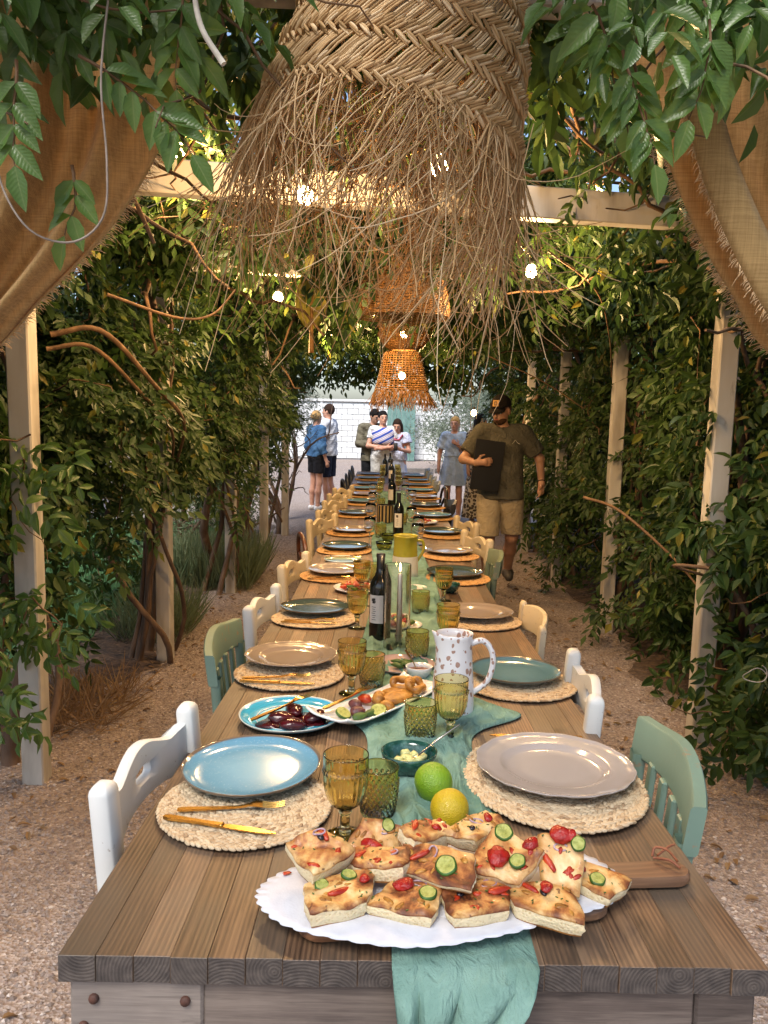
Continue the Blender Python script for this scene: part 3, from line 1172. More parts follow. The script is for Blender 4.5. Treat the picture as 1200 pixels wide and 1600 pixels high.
def make_table(label, w, L):
    root = empty('dining_table', label, 'table', 'rustic tables set end to end')
    n = int(round(w / .0525))
    sw = w / n
    mes = []
    for k in range(3):
        mb = MB()
        mb.box((0, 0, -.02 - .0003 * k), (sw - .0003, L - .003 * k, .04), .0007)
        me = mb.mesh('stave', False)
        me.materials.append(M_TOP)
        me.materials.append(M_END)
        for pg in me.polygons:
            if abs(pg.normal.y) > .9:
                pg.material_index = 1
        mes.append(me)
    for i in range(n):
        o = obj('stave', mes[i % 3], M_TOP, root)
        o.location = (-w / 2 + sw * (i + .5), 0, 0)
        if i == 0:
            pass
    for ye in (-1, 1):
        yy = ye * (L / 2 - .035)
        mb = MB()
        mb.box(((.052 if ye < 0 else 0), yy + ye * .005, -.0405 - .07), (w - (.30 if ye < 0 else .195), .035, .14), .003)
        mb.build('apron', M_APRON, root, smooth=False)
        for sx in (-1, 1):
            wd = .19 if (sx < 0 and ye < 0) else .085
            mb = MB()
            mb.box((sx * (w / 2 - .012 - wd / 2), yy, -.0405 - .359), (wd, .05, .718), .004)
            lg = mb.build('leg', M_LEGW if wd > .1 else M_APRON, root, smooth=False)
            if ye < 0:
                for (bx, bz) in ((-.06, -.07), (.07, -.071), (-.075, -.112), (.0, -.116)) if wd > .1 else ((-.015, -.105),):
                    b = MB()
                    b.lathe([(.0001, .0), (.006, .0005), (.0075, .003), (.0075, .006)], 10)
                    b.xf(Matrix.Translation((sx * (w / 2 - .012 - wd / 2) + bx, yy - .0312, bz)) @ Matrix.Rotation(-PI / 2, 4, 'X'))
                    b.build('bolt', M_RUST, lg)
    for sx in (-1, 1):
        mb = MB()
        mb.box((sx * (w / 2 - .07), 0, -.0405 - .05), (.03, L - .14, .10), .003)
        mb.build('side_rail', M_APRON, root, smooth=False)
    return root


t = make_table('weathered plank table nearest the camera with the bread tray on it', 1.0, 2.375)
yc = .99 + 2.375 / 2
t.matrix_world = Matrix.Translation((AX, yc, top(yc))) @ Matrix.Rotation(-math.atan(SLOPE), 4, 'X')
t2 = make_table('second plank table from the camera, with the yellow topped jug', .95, 2.08)
yt = [3.385 + 1.045 + 2.093 * k for k in range(4)]
labs = ['third plank table from the camera, beside the waiter', 'fourth plank table from the camera', 'farthest plank table at the courtyard end']
for k in range(4):
    o = t2 if k == 0 else copy_tree(t2)
    if k:
        o['label'] = labs[k - 1]
    o.location = (AX, yt[k], .76)

# ---------------------------------------------------------------- runner
M_RUNNER = Mat('gauze_runner', rough=.95)
_v = M_RUNNER.coord('Object')
M_RUNNER.color(M_RUNNER.ramp(M_RUNNER.noise(_v, 9, 5), [(.3, '55786d'), (.7, '82a296')]))
_mp = M_RUNNER.n('ShaderNodeMapping')
_mp.inputs['Scale'].default_value = (1, .45, .45)
M_RUNNER.l(_v, _mp.inputs['Vector'])
_cr = M_RUNNER.noise(_mp.outputs[0], 34, 4, .55, 1.6)
_fi = M_RUNNER.noise(_v, 420, 2)
M_RUNNER.bump(M_RUNNER.math('ADD', _cr, M_RUNNER.math('MULTIPLY', _fi, .10)), .9, .012)
M_RUNNER.set('Specular IOR Level', .1)
M_RUNNER = M_RUNNER.m
def runner():
    ys = np.concatenate([np.linspace(0, .36, 26), .36 + np.linspace(.012, 1.9, 150), .36 + np.linspace(1.93, 7.6, 120)])
    n = 64
    P = np.zeros((len(ys), n, 3))
    f1 = rng.uniform(0, 6, 8)
    for i, s in enumerate(ys):
        y = .975 + (s - .36) if s > .36 else .975
        drop = max(0, .36 - s)
        xl, xr = .03 + .0 * s, .225
        if y > 1.3:
            q = min(1, (y - 1.3) / .3)
            xl += -.05 * q
            xr += -.01 * q
        xr += .15 * math.exp(-((y - 1.99) / .10) ** 2)
        xl -= .10 * math.exp(-((y - 2.02) / .12) ** 2)
        c = (xl + xr) / 2
        if y > 2.4:
            c += .02 * math.sin(y * 2.1)
            k = 1.0
            xl, xr = c - .15, c + .15
        t = np.linspace(0, 1, n)
        sq = 1.06 - .40 * min(1, drop / .075)
        c0 = (xl + xr) / 2 - .016 * min(1, drop / .075) - .02 * drop
        x = c0 + (t - .5) * (xr - xl) * sq
        x += .006 * np.sin(9 * y + 3) * np.sin(t * 9)
        w = np.zeros(n)
        for k in range(7):
            w += np.sin(t * (5 + 4.3 * k) * (1.0 + .1 * math.sin(y * 3 + k)) + f1[k] + (1.5 + k * .8) * np.sin(y * (1.2 + .55 * k)) + k * t * np.sin(y * 2.2)) / (1 + .55 * k)
        w = w / 2.2
        bun = .026 + .024 * math.exp(-((y - 1.72) / .10) ** 2) + .024 * math.exp(-((y - 2.0) / .1) ** 2)
        amp = bun * .55 if drop == 0 else .016 + .13 * drop
        if y < 1.32:
            amp *= (.16 if drop == 0 else 1)
        h = amp * (w + .9)
        edge = np.clip(np.minimum(t, 1 - t) * 10, 0, 1)
        if drop == 0 and y > 1.28:
            cr = np.abs(np.sin(t * 13 + 2.6 * math.sin(y * 3.1) + 1.7 * np.sin(t * 5 + y * 4.3)))
            c2 = np.abs(np.sin(t * 7 - y * 9 + 2.2 * np.sin(t * 6 + 1)))
            h = h * .5 + .009 * (1 - cr) ** 1.6 + .008 * (1 - c2) ** 2.2
        z = top(max(y, .99)) + .003 + np.maximum(h, 0) * (edge * .8 + .2)
        yy = np.full(n, y)
        if drop > 0:
            z = np.full(n, top(.99) + .004) - drop * (1 + .05 * np.sin(t * 9)) + 0
            z += .01 * w * min(1, drop * 6)
            pl = np.abs(np.sin(t * 11 + 1.1 * np.sin(t * 4 + drop * 9) + drop * 26 * t)) ** .45
            yy = .975 - .006 - np.maximum(h, 0) * .35 - .034 * pl * min(1, drop * 30) - .006
            x = x + .018 * w * min(1, drop / .2) - .03 * drop
        P[i, :, 0], P[i, :, 1], P[i, :, 2] = x, yy, z
    mb = MB()
    mb.grid(P, flip=True)
    o = mb.build('table_runner', M_RUNNER)
    o.modifiers.new('thickness', 'SOLIDIFY').thickness = .0012
    return tag(o, 'rumpled sage green gauze runner along the table hanging over the near edge', 'table runner')
runner()

# ================================================================ chairs
def ring_plate(mb, outer, inner, th, bend):
    """plate with a hole: outlines (n,2) of equal length, thickness th; bend maps (u, v, depth) to xyz"""
    n = len(outer)
    rad = np.array([0, .06, .25, .5, .75, .94, 1.0])
    bv = np.array([.18, .02, 0, 0, 0, .02, .18]) * th
    G = []
    for r in rad:
        G.append(inner * (1 - r) + outer * r)
    top_ = np.stack([bend(g[:, 0], g[:, 1], np.full(n, th / 2 - b)) for g, b in zip(G, bv)])
    bot = np.stack([bend(g[:, 0], g[:, 1], np.full(n, -th / 2 + b)) for g, b in zip(G, bv)])
    mb.grid(np.concatenate([top_, bot[::-1], top_[:1]]), cv=True)


def paint(name, c, under, chip=.62, rough=.45):
    M = Mat(name, rough=rough)
    v = M.coord('Object', (1, 1, 1), rand=5)
    f = M.noise(v, 38, 6, .7)
    g = M.noise(v, 4, 3)
    e = M.math('ADD', f, M.math('MULTIPLY', g, .35))
    base = M.mix(M.ramp(g, [(.3, 0.0), (.8, .35)]), c, under)
    M.color(M.mix(M.ramp(e, [(chip + .18, 0.0), (chip + .21, .8)]), base, '8a7862'))
    M.bump(M.noise(v, 60, 3), .12, .002)
    return M.m


M_CW = paint('white_chair_paint', 'd3d4d1', 'b4b2aa', .66)
M_CC = paint('cream_chair_paint', 'cfc0a2', 'a08c6a')
M_CG = paint('sage_chair_paint', '728b7c', '51655a')
M_CG2 = paint('olive_chair_paint', '6d7a63', '4a4f3e')
M_CB = noisy('bentwood_brown', [(.3, '3a2015'), (.7, '6a3d26')], 20, .3, .1)
M_CK = noisy('black_chair', [(.3, '17171a'), (.7, '2b2a2b')], 20, .4, .1)
M_CGY = paint('grey_chair_paint', '8d938f', '5f6462')


def frame_parts(root, mat, posts=True, w=.41, d=.40, seat=.45, rush=None, ptop=.80):
    mb = MB()
    pl = []
    for t in np.linspace(0, 1, 24, endpoint=False):
        a = t * 2 * PI
        q = 4.5
        cx, cy = math.cos(a), math.sin(a)
        pl.append((math.copysign(abs(cx) ** (2 / q), cx) * d / 2 + .0, math.copysign(abs(cy) ** (2 / q), cy) * w / 2))
    mb.prism(pl, .03, c=(.02, 0, seat - .03), bevel=.006)
    mb.build('seat', rush or mat, root, angle=40)
    for sy in (-1, 1):
        mb = MB()
        mb.tube([(d / 2 - .03, sy * (w / 2 - .03), seat - .028), (d / 2 - .015, sy * (w / 2 - .02), 0)], [.02, .015], 8)
        mb.build('leg', mat, root)
        mb = MB()
        mb.tube([(d / 2 - .02, sy * (w / 2 - .025), .2), (-d / 2 + .0, sy * (w / 2 - .012), .2)], .010, 6)
        mb.build('stretcher', mat, root)
    mb = MB()
    mb.tube([(d / 2 - .02, -(w / 2 - .022), .26), (d / 2 - .02, w / 2 - .022, .26)], .010, 6)
    mb.build('stretcher', mat, root)


def post(mb, y, top_z, mat, lean=.03, sx=.03, sy=.045, roundtop=True):
    """one back leg running up into a back post, rounded head"""
    zs = np.concatenate([[0, .45], np.linspace(.5, top_z, 8)])
    x = np.where(zs < .45, -.205 - .03 * (1 - zs / .45), -.205 - lean * (zs - .45) / .4)
    n = 12
    P = []
    a = np.linspace(0, 2 * PI, n, endpoint=False)
    for k, (z, xx) in enumerate(zip(zs, x)):
        q = 5
        cx = np.sign(np.cos(a)) * np.abs(np.cos(a)) ** (2 / q)
        cy = np.sign(np.sin(a)) * np.abs(np.sin(a)) ** (2 / q)
        P.append(np.stack([xx + cx * sx / 2, y + cy * sy / 2, np.full(n, z)], 1))
    if roundtop:
        for f, dz in ((.92, .008), (.7, .015), (.35, .019), (.02, .02)):
            P.append(np.stack([x[-1] + cx * sx / 2 * f, y + cy * sy / 2 * f, np.full(n, zs[-1] + dz)], 1))
    mb.grid(np.array(P), cv=True, flip=True)


def chair_country(label, mat, rush=None, hole=True, group=None):
    root = empty('country_chair', label, 'chair', group)
    frame_parts(root, mat, rush=rush)
    for sy in (-1, 1):
        mb = MB()
        post(mb, sy * .2, .845, mat, sx=.042, sy=.05)
        mb.build('back_post', mat, root, angle=50)
    # ogee crest rail with a stadium shaped hand hole
    n = 96
    a = np.linspace(0, 2 * PI, n, endpoint=False)
    W = .178
    hol = np.stack([.036 * np.sign(np.cos(a)) * np.abs(np.cos(a)) ** .6, .048 + .0165 * np.sign(np.sin(a)) * np.abs(np.sin(a)) ** .8], 1)
    def topc(u):
        s = np.abs(u) / W
        return .075 + .036 * (.5 + .5 * np.cos(np.clip(s * 1.25, 0, 1) * PI)) + .012 * np.clip((s - .8) / .2, 0, 1)
    def botc(u):
        s = np.abs(u) / W
        return -.022 + .016 * np.cos(s * PI * .5) - .012 * np.clip((s - .55) / .45, 0, 1)
    out = np.zeros((n, 2))
    for i, t in enumerate(a):
        c, s = math.cos(t), math.sin(t)
        m = max(abs(c), abs(s))
        u, v = c / m * W, s / m
        out[i] = (u, (topc(u) if v >= 0 else botc(u)) * abs(v) + (topc(u) + botc(u)) / 2 * (1 - abs(v)))
    def bend(u, v, dpt):
        return np.stack([-.228 - .03 * (1 - (u / .2) ** 2) + dpt - v * .06, u, .735 + v], 1)
    mb = MB()
    ring_plate(mb, out, hol, .026, bend)
    mb.build('crest_rail', mat, root, angle=50)
    mb = MB()
    P = np.zeros((2, 13, 3))
    ys = np.linspace(-.178, .178, 13)
    for zz, hz in ((.56, .05),):
        for k in range(12):
            y0, y1 = ys[k], ys[k + 1]
        Q = np.array([[(-.212 - .02 * (1 - (y / .2) ** 2) + dx, y, zz + dz) for y in ys] for dx, dz in ((.008, 0), (.008, .05), (-.008, .05), (-.008, 0), (.008, 0))])
        mb.grid(Q, flip=True)
    mb.build('lower_rail', mat, root, angle=50)
    return root


def chair_slat(label, mat, group=None, nsl=4):
    root = empty('slat_back_chair', label, 'chair', group)
    frame_parts(root, mat)
    ys = np.linspace(-.215, .215, 21)
    for sy in (-1, 1):
        mb = MB()
        post(mb, sy * .19, .775, mat, sx=.032, sy=.04, roundtop=False)
        mb.build('back_post', mat, root, angle=50)
    mb = MB()
    s = np.abs(ys) / .215
    zt = .775 + .095 - .016 * s ** 2 + .006 * np.cos(ys * 20)
    zb = .755 + .018 * (1 - s ** 2)
    xc = -.232 - .035 * (1 - s ** 2)
    Q = []
    for dx, f in ((.015, .06), (.015, .94), (.011, 1), (-.011, 1), (-.015, .94), (-.015, .06), (-.011, 0), (.011, 0), (.015, .06)):
        Q.append(np.stack([xc + dx - f * .012, ys, zb + (zt - zb) * f], 1))
    mb.grid(np.array(Q), flip=True)
    for e in (0, -1):
        pts = np.array([q[e] for q in Q[:-1]])
        mb.add(pts, [tuple(range(8)) if e == 0 else tuple(range(8))[::-1]])
    mb.build('top_rail', mat, root, angle=50)
    for y in np.linspace(-.115, .115, nsl):
        mb = MB()
        x1 = -.232 - .035 * (1 - (y / .215) ** 2)
        mb.box(((x1 - .2) / 2, y, .61), (.014, .03, .34), .003, R=Matrix.Rotation(-.1, 3, 'Y'))
        mb.build('slat', mat, root, smooth=False)
    return root


def chair_plain(label, mat, group=None):
    """rounded posts and one broad curved back board"""
    root = empty('curved_back_chair', label, 'chair', group)
    frame_parts(root, mat)
    for sy in (-1, 1):
        mb = MB()
        post(mb, sy * .195, .82, mat, sx=.028, sy=.05)
        mb.build('back_post', mat, root, angle=50)
    ys = np.linspace(-.178, .178, 17)
    s = np.abs(ys) / .178
    mb = MB()
    Q = []
    zt, zb = .845 - .02 * s ** 3, .72 + .015 * (1 - s ** 2)
    for dx, f in ((.010, .05), (.010, .95), (.005, 1), (-.005, 1), (-.010, .95), (-.010, .05), (0, 0), (.010, .05)):
        Q.append(np.stack([-.226 - .04 * (1 - s ** 2) + dx - f * .01, ys, zb + (zt - zb) * f], 1))
    mb.grid(np.array(Q), flip=True)
    mb.build('back_board', mat, root, angle=50)
    return root


def chair_bent(label, mat, group=None, spindles=0):
    """bentwood: hooped back rising from the seat"""
    root = empty('bentwood_chair', label, 'chair', group)
    frame_parts(root, mat)
    for (h, w, nm) in ((.88, .19, 'back_hoop'), (.76, .115, 'inner_hoop')):
        if nm == 'inner_hoop' and spindles:
            continue
        pts = [(-.22, -w * .9, .0 if nm == 'back_hoop' else .45), (-.215, -w * .95, .45), (-.235, -w, .65), (-.25, -w * .75, h - .05), (-.255, 0, h), (-.25, w * .75, h - .05), (-.235, w, .65), (-.215, w * .95, .45), (-.22, w * .9, .0 if nm == 'back_hoop' else .45)]
        mb = MB()
        mb.tube(smoothpath(pts, 44), .0135, 8)
        mb.build(nm, mat, root)
    for y in np.linspace(-.11, .11, spindles) if spindles else []:
        mb = MB()
        mb.tube([(-.21, y * .8, .45), (-.25, y, .86 - abs(y) * .3)], .007, 6)
        mb.build('spindle', mat, root)
    return root


def set_chair(o, side, y, back_x, rz=0):
    """back_x: world x of the back board; side -1 left of the table"""
    x = back_x + .24 if side < 0 else back_x - .24
    o.location = (x, y, float(gz(y)))
    o.rotation_euler = (0, 0, (0 if side < 0 else PI) + rz)


GR = 'chairs along the table'
set_chair(chair_country('white painted chair with hand hole nearest the camera on the left', M_CW, group=GR), -1, 1.50, -.485, -.13)
set_chair(chair_slat('sage green slat chair second on the left, by the turquoise plate', M_CG, GR), -1, 2.44, -.51)
set_chair(chair_country('white chair with hand hole third on the left, by the dark green plate', M_CW, group=GR), -1, 3.05, -.495, -.12)
set_chair(chair_country('cream white chair with hand hole fourth on the left', M_CC, group=GR), -1, 3.92, -.475, -.2)
set_chair(chair_bent('brown bentwood chair pulled up on the left', M_CB, GR), -1, 4.72, -.50, .25)
set_chair(chair_slat('sage green slat chair nearest the camera on the right', M_CG, GR, 4), 1, 1.55, .60, -.10)
set_chair(chair_country('white chair with hand hole second on the right behind the blue grey plate', M_CW, group=GR), 1, 2.12, .58, -.1)
set_chair(chair_plain('cream chair with curved plain back board third on the right', M_CC, GR), 1, 2.95, .60)
set_chair(chair_slat('dull green slat chair fourth on the right', M_CG2, GR), 1, 4.25, .62, -.05)
A = chair_country('cream chair right of the waiter side plate, fifth on the right', M_CC, group=GR)
set_chair(A, 1, 4.85, .62, .3)
for (side, y, bx, lab) in ((1, 5.6, .61, 'cream chair sixth on the right before the waiter'), (-1, 5.55, -.46, 'cream chair on the left next beyond the bentwood chair'),
                           (-1, 6.15, -.46, 'cream chair on the left, second beyond the bentwood chair'), (-1, 6.8, -.45, 'cream chair on the left, third beyond the bentwood chair'),
                           (-1, 7.4, -.45, 'cream chair on the left, fourth beyond the bentwood chair'), (-1, 8.0, -.44, 'farthest cream chair on the left')):
    o = copy_tree(A)
    o['label'] = lab
    set_chair(o, side, y, bx + .02 * side, rng.normal(.38, .06) * side)
B = chair_bent('black hooped chair by the blonde woman', M_CK, GR)
set_chair(B, 1, 8.0, .62, .1)
K = chair_slat('dark slat chair on the right before the waiter', M_CK, GR)
set_chair(K, 1, 6.9, .60)
D = chair_bent('dark spindle back chair at the far left of the table', M_CK, GR, 6)
set_chair(D, -1, 8.8, -.47, .2)
for (side, y, bx, lab) in ((-1, 9.6, -.47, 'dark spindle back chair second from the far left end'), (-1, 10.3, -.46, 'dark spindle back chair third along the far left'), (-1, 11.1, -.46, 'dark spindle back chair nearest the standing couple')):
    o = copy_tree(D)
    o['label'] = lab
    set_chair(o, side, y, bx, rng.normal(.1, .08))
G = chair_slat('grey slat chair far along the right of the table', M_CGY, GR)
set_chair(G, 1, 8.9, .60)
for (y, lab) in ((9.6, 'grey slat chair second from the far right end'), (10.3, 'grey slat chair third along the far right'), (11.1, 'grey slat chair at the far right corner')):
    o = copy_tree(G)
    o['label'] = lab
    set_chair(o, 1, y, .60, rng.normal(0, .05))
# ================================================================ woven place mats
def mat_fibre(name, cols):
    M = Mat(name, rough=.8)
    v = M.coord('Object')
    c = M.ramp(M.islandrnd(), [(0, cols[0]), (.2, cols[1]), (.9, cols[2]), (1, cols[1])])
    M.color(M.mix(M.ramp(M.noise(v, 9, 4), [(.4, 0.0), (.8, .25)]), c, cols[3]))
    M.bump(M.noise(v, 420, 2), .5, .0015)
    return M.m


M_MATN = mat_fibre('hyacinth_fibre', ('937a5e', 'b9a384', 'cdbb9d', 'a5875f'))
M_MATF = mat_fibre('lamplit_fibre', ('8a6238', 'b3864f', 'c79f68', '96683a'))  # far mats: warm lamp light put into the fibre colour


def lump(mb, c, d, n, a, b):
    d = d / np.linalg.norm(d)
    s = np.cross(n, d)
    V = [c - d * a]
    for t, r in ((-.62, .74), (0, 1.0), (.62, .74)):
        for k in range(6):
            q = k * PI / 3
            V.append(c + d * a * t + b * r * (s * math.cos(q) + n * math.sin(q) * .8))
    V.append(c + d * a)
    F = []
    for k in range(6):
        j = (k + 1) % 6
        F.append((0, 1 + j, 1 + k))
        F.append((19, 13 + k, 13 + j))
        for r in (0, 1):
            o = 1 + 6 * r
            F.append((o + k, o + j, o + 6 + j, o + 6 + k))
    mb.add(V, F)


def mat_mesh(R, pitch=.0142, seed=1):
    r_ = np.random.default_rng(seed)
    mb = MB()
    up = np.array([0, 0, 1.])
    r = pitch * .6
    ring = 0
    while r < R:
        n = max(6, int(2 * PI * r / .0118))
        off = r_.uniform(0, 1)
        for k in range(n):
            a = 2 * PI * (k + off) / n
            rr = r + .0025 * math.sin(a * 2 + ring * .3)
            e = np.array([math.cos(a), math.sin(a), 0])
            t = np.array([-math.sin(a), math.cos(a), 0])
            for s, sh in ((-1, 0), (1, .5)):
                a2 = a + sh * 2 * PI / n
                e2 = np.array([math.cos(a2), math.sin(a2), 0])
                t2 = np.array([-math.sin(a2), math.cos(a2), 0])
                c = e2 * (rr + s * pitch * .26) + up * (.0072 + r_.normal(0, .0007))
                d = t2 + e2 * s * .55 + up * r_.normal(0, .05)
                lump(mb, c, d, up, .0100 * r_.uniform(.9, 1.1), .0046 * r_.uniform(.9, 1.12))
        r += pitch
        ring += 1
    return mb.mesh('braid')


MAT_ME = [mat_mesh(.17, seed=3), mat_mesh(.19, seed=5)]
for m in MAT_ME:
    m.materials.append(M_MATN)
MAT_MEF = MAT_ME[0].copy()
MAT_MEF.materials.clear()
MAT_MEF.materials.append(M_MATF)


def put_mat(label, x, y, rz, kind=0, sx=1.0, sy=1.0):
    o = tag(bpy.data.objects.new('place_mat', (MAT_ME + [MAT_MEF])[kind]), label, 'place mat', 'round woven place mats')
    COL.objects.link(o)
    on_table(o, x, y, rz, .0045 if kind == 1 else .0005, Matrix.Diagonal((sx, sy, 1, 1)))
    return o


# ================================================================ plates
def glaze(name, c, c2, rim, speck=None, rough=.13, r0=.145):
    M = Mat(name, rough=rough)
    M.set('Coat Weight', .35)
    M.set('Coat Roughness', .06)
    v = M.coord('Object')
    ln = M.n('ShaderNodeVectorMath', operation='LENGTH')
    mp = M.n('ShaderNodeMapping')
    mp.inputs['Scale'].default_value = (1, 1, 0)
    M.l(v, mp.inputs['Vector'])
    M.l(mp.outputs[0], ln.inputs[0])
    d = M.math('DIVIDE', ln.outputs['Value'], r0)
    base = M.ramp(M.math('ADD', d, M.math('MULTIPLY', M.math('SUBTRACT', M.noise(v, 14, 4), .5), .5)), [(.25, c2), (.75, c)])
    if speck:
        base = M.mix(M.ramp(M.noise(v, 190, 2), [(.60, 0.0), (.68, .6)]), base, speck)
    M.color(M.mix(M.ramp(d, [(.965, 0.0), (.985, 1.0)]), base, rim))
    M.bump(M.noise(v, 60, 2), .03, .002)
    return M.m


GZ_BLUE = glaze('blue_glaze', '5f8ea8', '7aa3b8', '6b5a4a', '86a9b8')
GZ_BLUEG = glaze('blue_grey_glaze', '577b88', '6a8d99', '5a564e', None)
GZ_GREY = glaze('lilac_grey_glaze', '9c9694', 'a09a98', '98928f', None, .12, .18)
GZ_TAUPE = glaze('taupe_glaze', '94867a', '9b8d81', '8f8176', None, .12, .18)
GZ_DARK = glaze('dark_green_glaze', '3c4a48', '48585a', '4d4238', None)
GZ_SLATE = glaze('slate_glaze', '4a5a66', '5a6c7a', '4d4640', None)
GZ_TURQ = glaze('turquoise_glaze', '3fa3c4', '4fb2cf', 'c7cfc9', None)
GZ_PALEG = glaze('pale_green_glaze', '93a58c', 'a0b198', 'c5c9bb', None)
GZ_WHITE = glaze('white_glaze', 'd6d6d4', 'dbdbd9', 'd8d8d6', None, .15)
GZ_PINK = glaze('pinkish_glaze', 'b49a92', 'bca49c', 'a88e86', None)

PR_COUPE = [(.0001, .0075), (.05, .0075), (.095, .0080), (.115, .0095), (.130, .0135), (.140, .0190), (.1445, .0228), (.1462, .0238), (.1470, .0228), (.1455, .0195), (.137, .0125), (.122, .0065), (.098, .0035), (.085, .0020), (.083, .0), (.079, .0), (.077, .0022), (.0001, .0028)]
PR_RIM = [(.0001, .0078), (.06, .0078), (.085, .0082), (.095, .0105), (.102, .0155), (.108, .0170), (.130, .0185), (.1480, .0213), (.1500, .0226), (.1510, .0214), (.149, .0188), (.130, .0150), (.108, .0132), (.098, .0065), (.085, .0030), (.075, .0), (.071, .0), (.069, .0022), (.0001, .0028)]


def plate_mesh(kind, wob=0.0):
    mb = MB()
    if kind == 'coupe':
        mb.lathe(PR_COUPE, 72, rf=lambda a, i, z: 1 + .006 * np.sin(3 * a + 1) + .004 * np.sin(5 * a))
    else:
        mb.lathe(PR_RIM, 108, rf=lambda a, i, z: 1 + (.016 * np.abs(np.sin(6 * a)) - .004 + .005 * np.sin(24 * a) if 6 <= i <= 11 else 0))
    return mb.mesh('plate_body')


PL_ME = {}
def put_plate(label, x, y, kind, gl, r, rz=0, dz=.013, tilt=None, name='dinner_plate', group='plates at the place settings'):
    key = (kind, gl.name)
    if key not in PL_ME:
        me = plate_mesh(kind)
        me.materials.append(gl)
        PL_ME[key] = me
    o = tag(bpy.data.objects.new(name, PL_ME[key]), label, 'plate', group)
    COL.objects.link(o)
    s = r / (.147 if kind == 'coupe' else .151)
    T = Matrix.Diagonal((s, s, s * .95 + .05, 1))
    on_table(o, x, y, rz, dz, T if tilt is None else tilt @ T)
    return o


NTH = ['nearest the camera', 'second from the camera', 'third from the camera', 'fourth from the camera', 'fifth from the camera', 'sixth from the camera', 'seventh from the camera',
       'eighth from the camera', 'ninth from the camera', 'tenth from the camera', 'eleventh from the camera', 'twelfth from the camera', 'thirteenth from the camera']
LS = [(-.262, 1.44, -.272, 1.568, 'coupe', GZ_BLUE, .148, 0, 'sky blue'), (-.285, 2.32, -.295, 2.44, 'rim', GZ_TAUPE, .150, 0, 'taupe scalloped'),
      (-.275, 3.08, -.285, 3.19, 'coupe', GZ_DARK, .148, 0, 'dark green'), (-.262, 3.98, -.25, 4.06, 'rim', GZ_TAUPE, .150, 2, 'brown scalloped'),
      (-.245, 4.76, -.24, 4.82, 'coupe', GZ_DARK, .15, 2, 'dark green'), (-.24, 5.48, -.232, 5.54, 'rim', GZ_TAUPE, .145, 2, 'brown scalloped'),
      (-.24, 6.46, -.24, 6.52, 'coupe', GZ_SLATE, .15, 2, 'slate'), (-.22, 7.36, -.21, 7.43, 'coupe', GZ_BLUEG, .15, 2, 'blue grey'),
      (-.22, 8.08, -.21, 8.12, 'rim', GZ_TAUPE, .15, 2, 'taupe'), (-.22, 8.74, -.21, 8.78, 'coupe', GZ_BLUE, .15, 2, 'blue'),
      (-.22, 9.34, -.20, 9.38, 'coupe', GZ_SLATE, .15, 2, 'slate'), (-.22, 10.2, -.21, 10.25, 'coupe', GZ_BLUEG, .15, 2, 'blue grey'), (-.22, 10.9, -.21, 10.94, 'coupe', GZ_SLATE, .15, 2, 'slate')]
RS = [(.374, 1.575, .385, 1.602, 'rim', GZ_GREY, .170, 1, 'lilac grey scalloped'), (.425, 2.265, .42, 2.315, 'coupe', GZ_BLUEG, .140, 0, 'blue grey'),
      (.409, 3.096, .402, 3.164, 'rim', GZ_TAUPE, .152, 0, 'brown scalloped'), (.40, 3.99, .385, 4.05, 'coupe', GZ_DARK, .15, 2, 'dark green'),
      (.415, 4.64, .41, 4.73, 'rim', GZ_TAUPE, .15, 2, 'brown scalloped'), (.43, 5.46, .425, 5.54, 'coupe', GZ_DARK, .15, 2, 'dark green'),
      (.42, 6.40, .418, 6.46, 'coupe', GZ_BLUE, .15, 2, 'blue'), (.40, 7.15, .39, 7.21, 'coupe', GZ_SLATE, .15, 2, 'slate'), (.41, 7.95, .40, 7.98, 'rim', GZ_TAUPE, .15, 2, 'taupe'),
      (.41, 8.62, .40, 8.66, 'coupe', GZ_BLUE, .15, 2, 'blue'), (.42, 9.3, .41, 9.34, 'coupe', GZ_SLATE, .15, 2, 'slate'), (.43, 10.0, .42, 10.04, 'coupe', GZ_BLUEG, .15, 2, 'blue grey'), (.43, 10.75, .42, 10.8, 'coupe', GZ_BLUE, .15, 2, 'blue')]
for side, S in (('left', LS), ('right', RS)):
    for i, (mx, my, px_, py_, kd, gl, r, mk, cn) in enumerate(S):
        put_mat('round woven mat under the %s plate, %s on the %s' % (cn, NTH[i], side), mx, my, 0 if mk == 1 else rng.uniform(0, 6), mk, rng.uniform(.985, 1.04), 1.24 if mk == 1 else rng.uniform(.985, 1.02))
        tl = Matrix.Rotation(-.035, 4, 'X') if i == 0 and side == 'left' else None
        put_plate('%s plate, %s on the %s' % (cn, NTH[i], side), px_, py_, kd, gl, r, rng.uniform(0, 6), .0155 if mk < 2 else .014, tl)
put_plate('pale green side plate holding crossed cutlery on the left', -.235, 4.42, 'coupe', GZ_PALEG, .11, 0, .0005, name='side_plate')

# ================================================================ cutlery
M_GOLD = Mat('brushed_gold', (.62, .37, .10), .24, Metallic=1.0).m
M_BRONZE = Mat('dark_bronze', (.30, .20, .09), .3, Metallic=1.0).m


def strip(mb, xs, ws, zs, th):
    """flat bar along x with varying half width"""
    n = len(xs)
    P = []
    for sgn_y, sgn_z in ((1, 1), (1, -1), (-1, -1), (-1, 1)):
        P.append(np.stack([xs, sgn_y * np.array(ws), np.array(zs) + sgn_z * np.broadcast_to(th, n) / 2], 1))
    P.append(P[0])
    mb.grid(np.array(P))
    k = mb.n - 5 * n
    mb.f.append((np.array([[k, k + n, k + 2 * n, k + 3 * n]]), 0))
    e = n - 1
    mb.f.append((np.array([[k + 3 * n + e, k + 2 * n + e, k + n + e, k + e]]), 0))


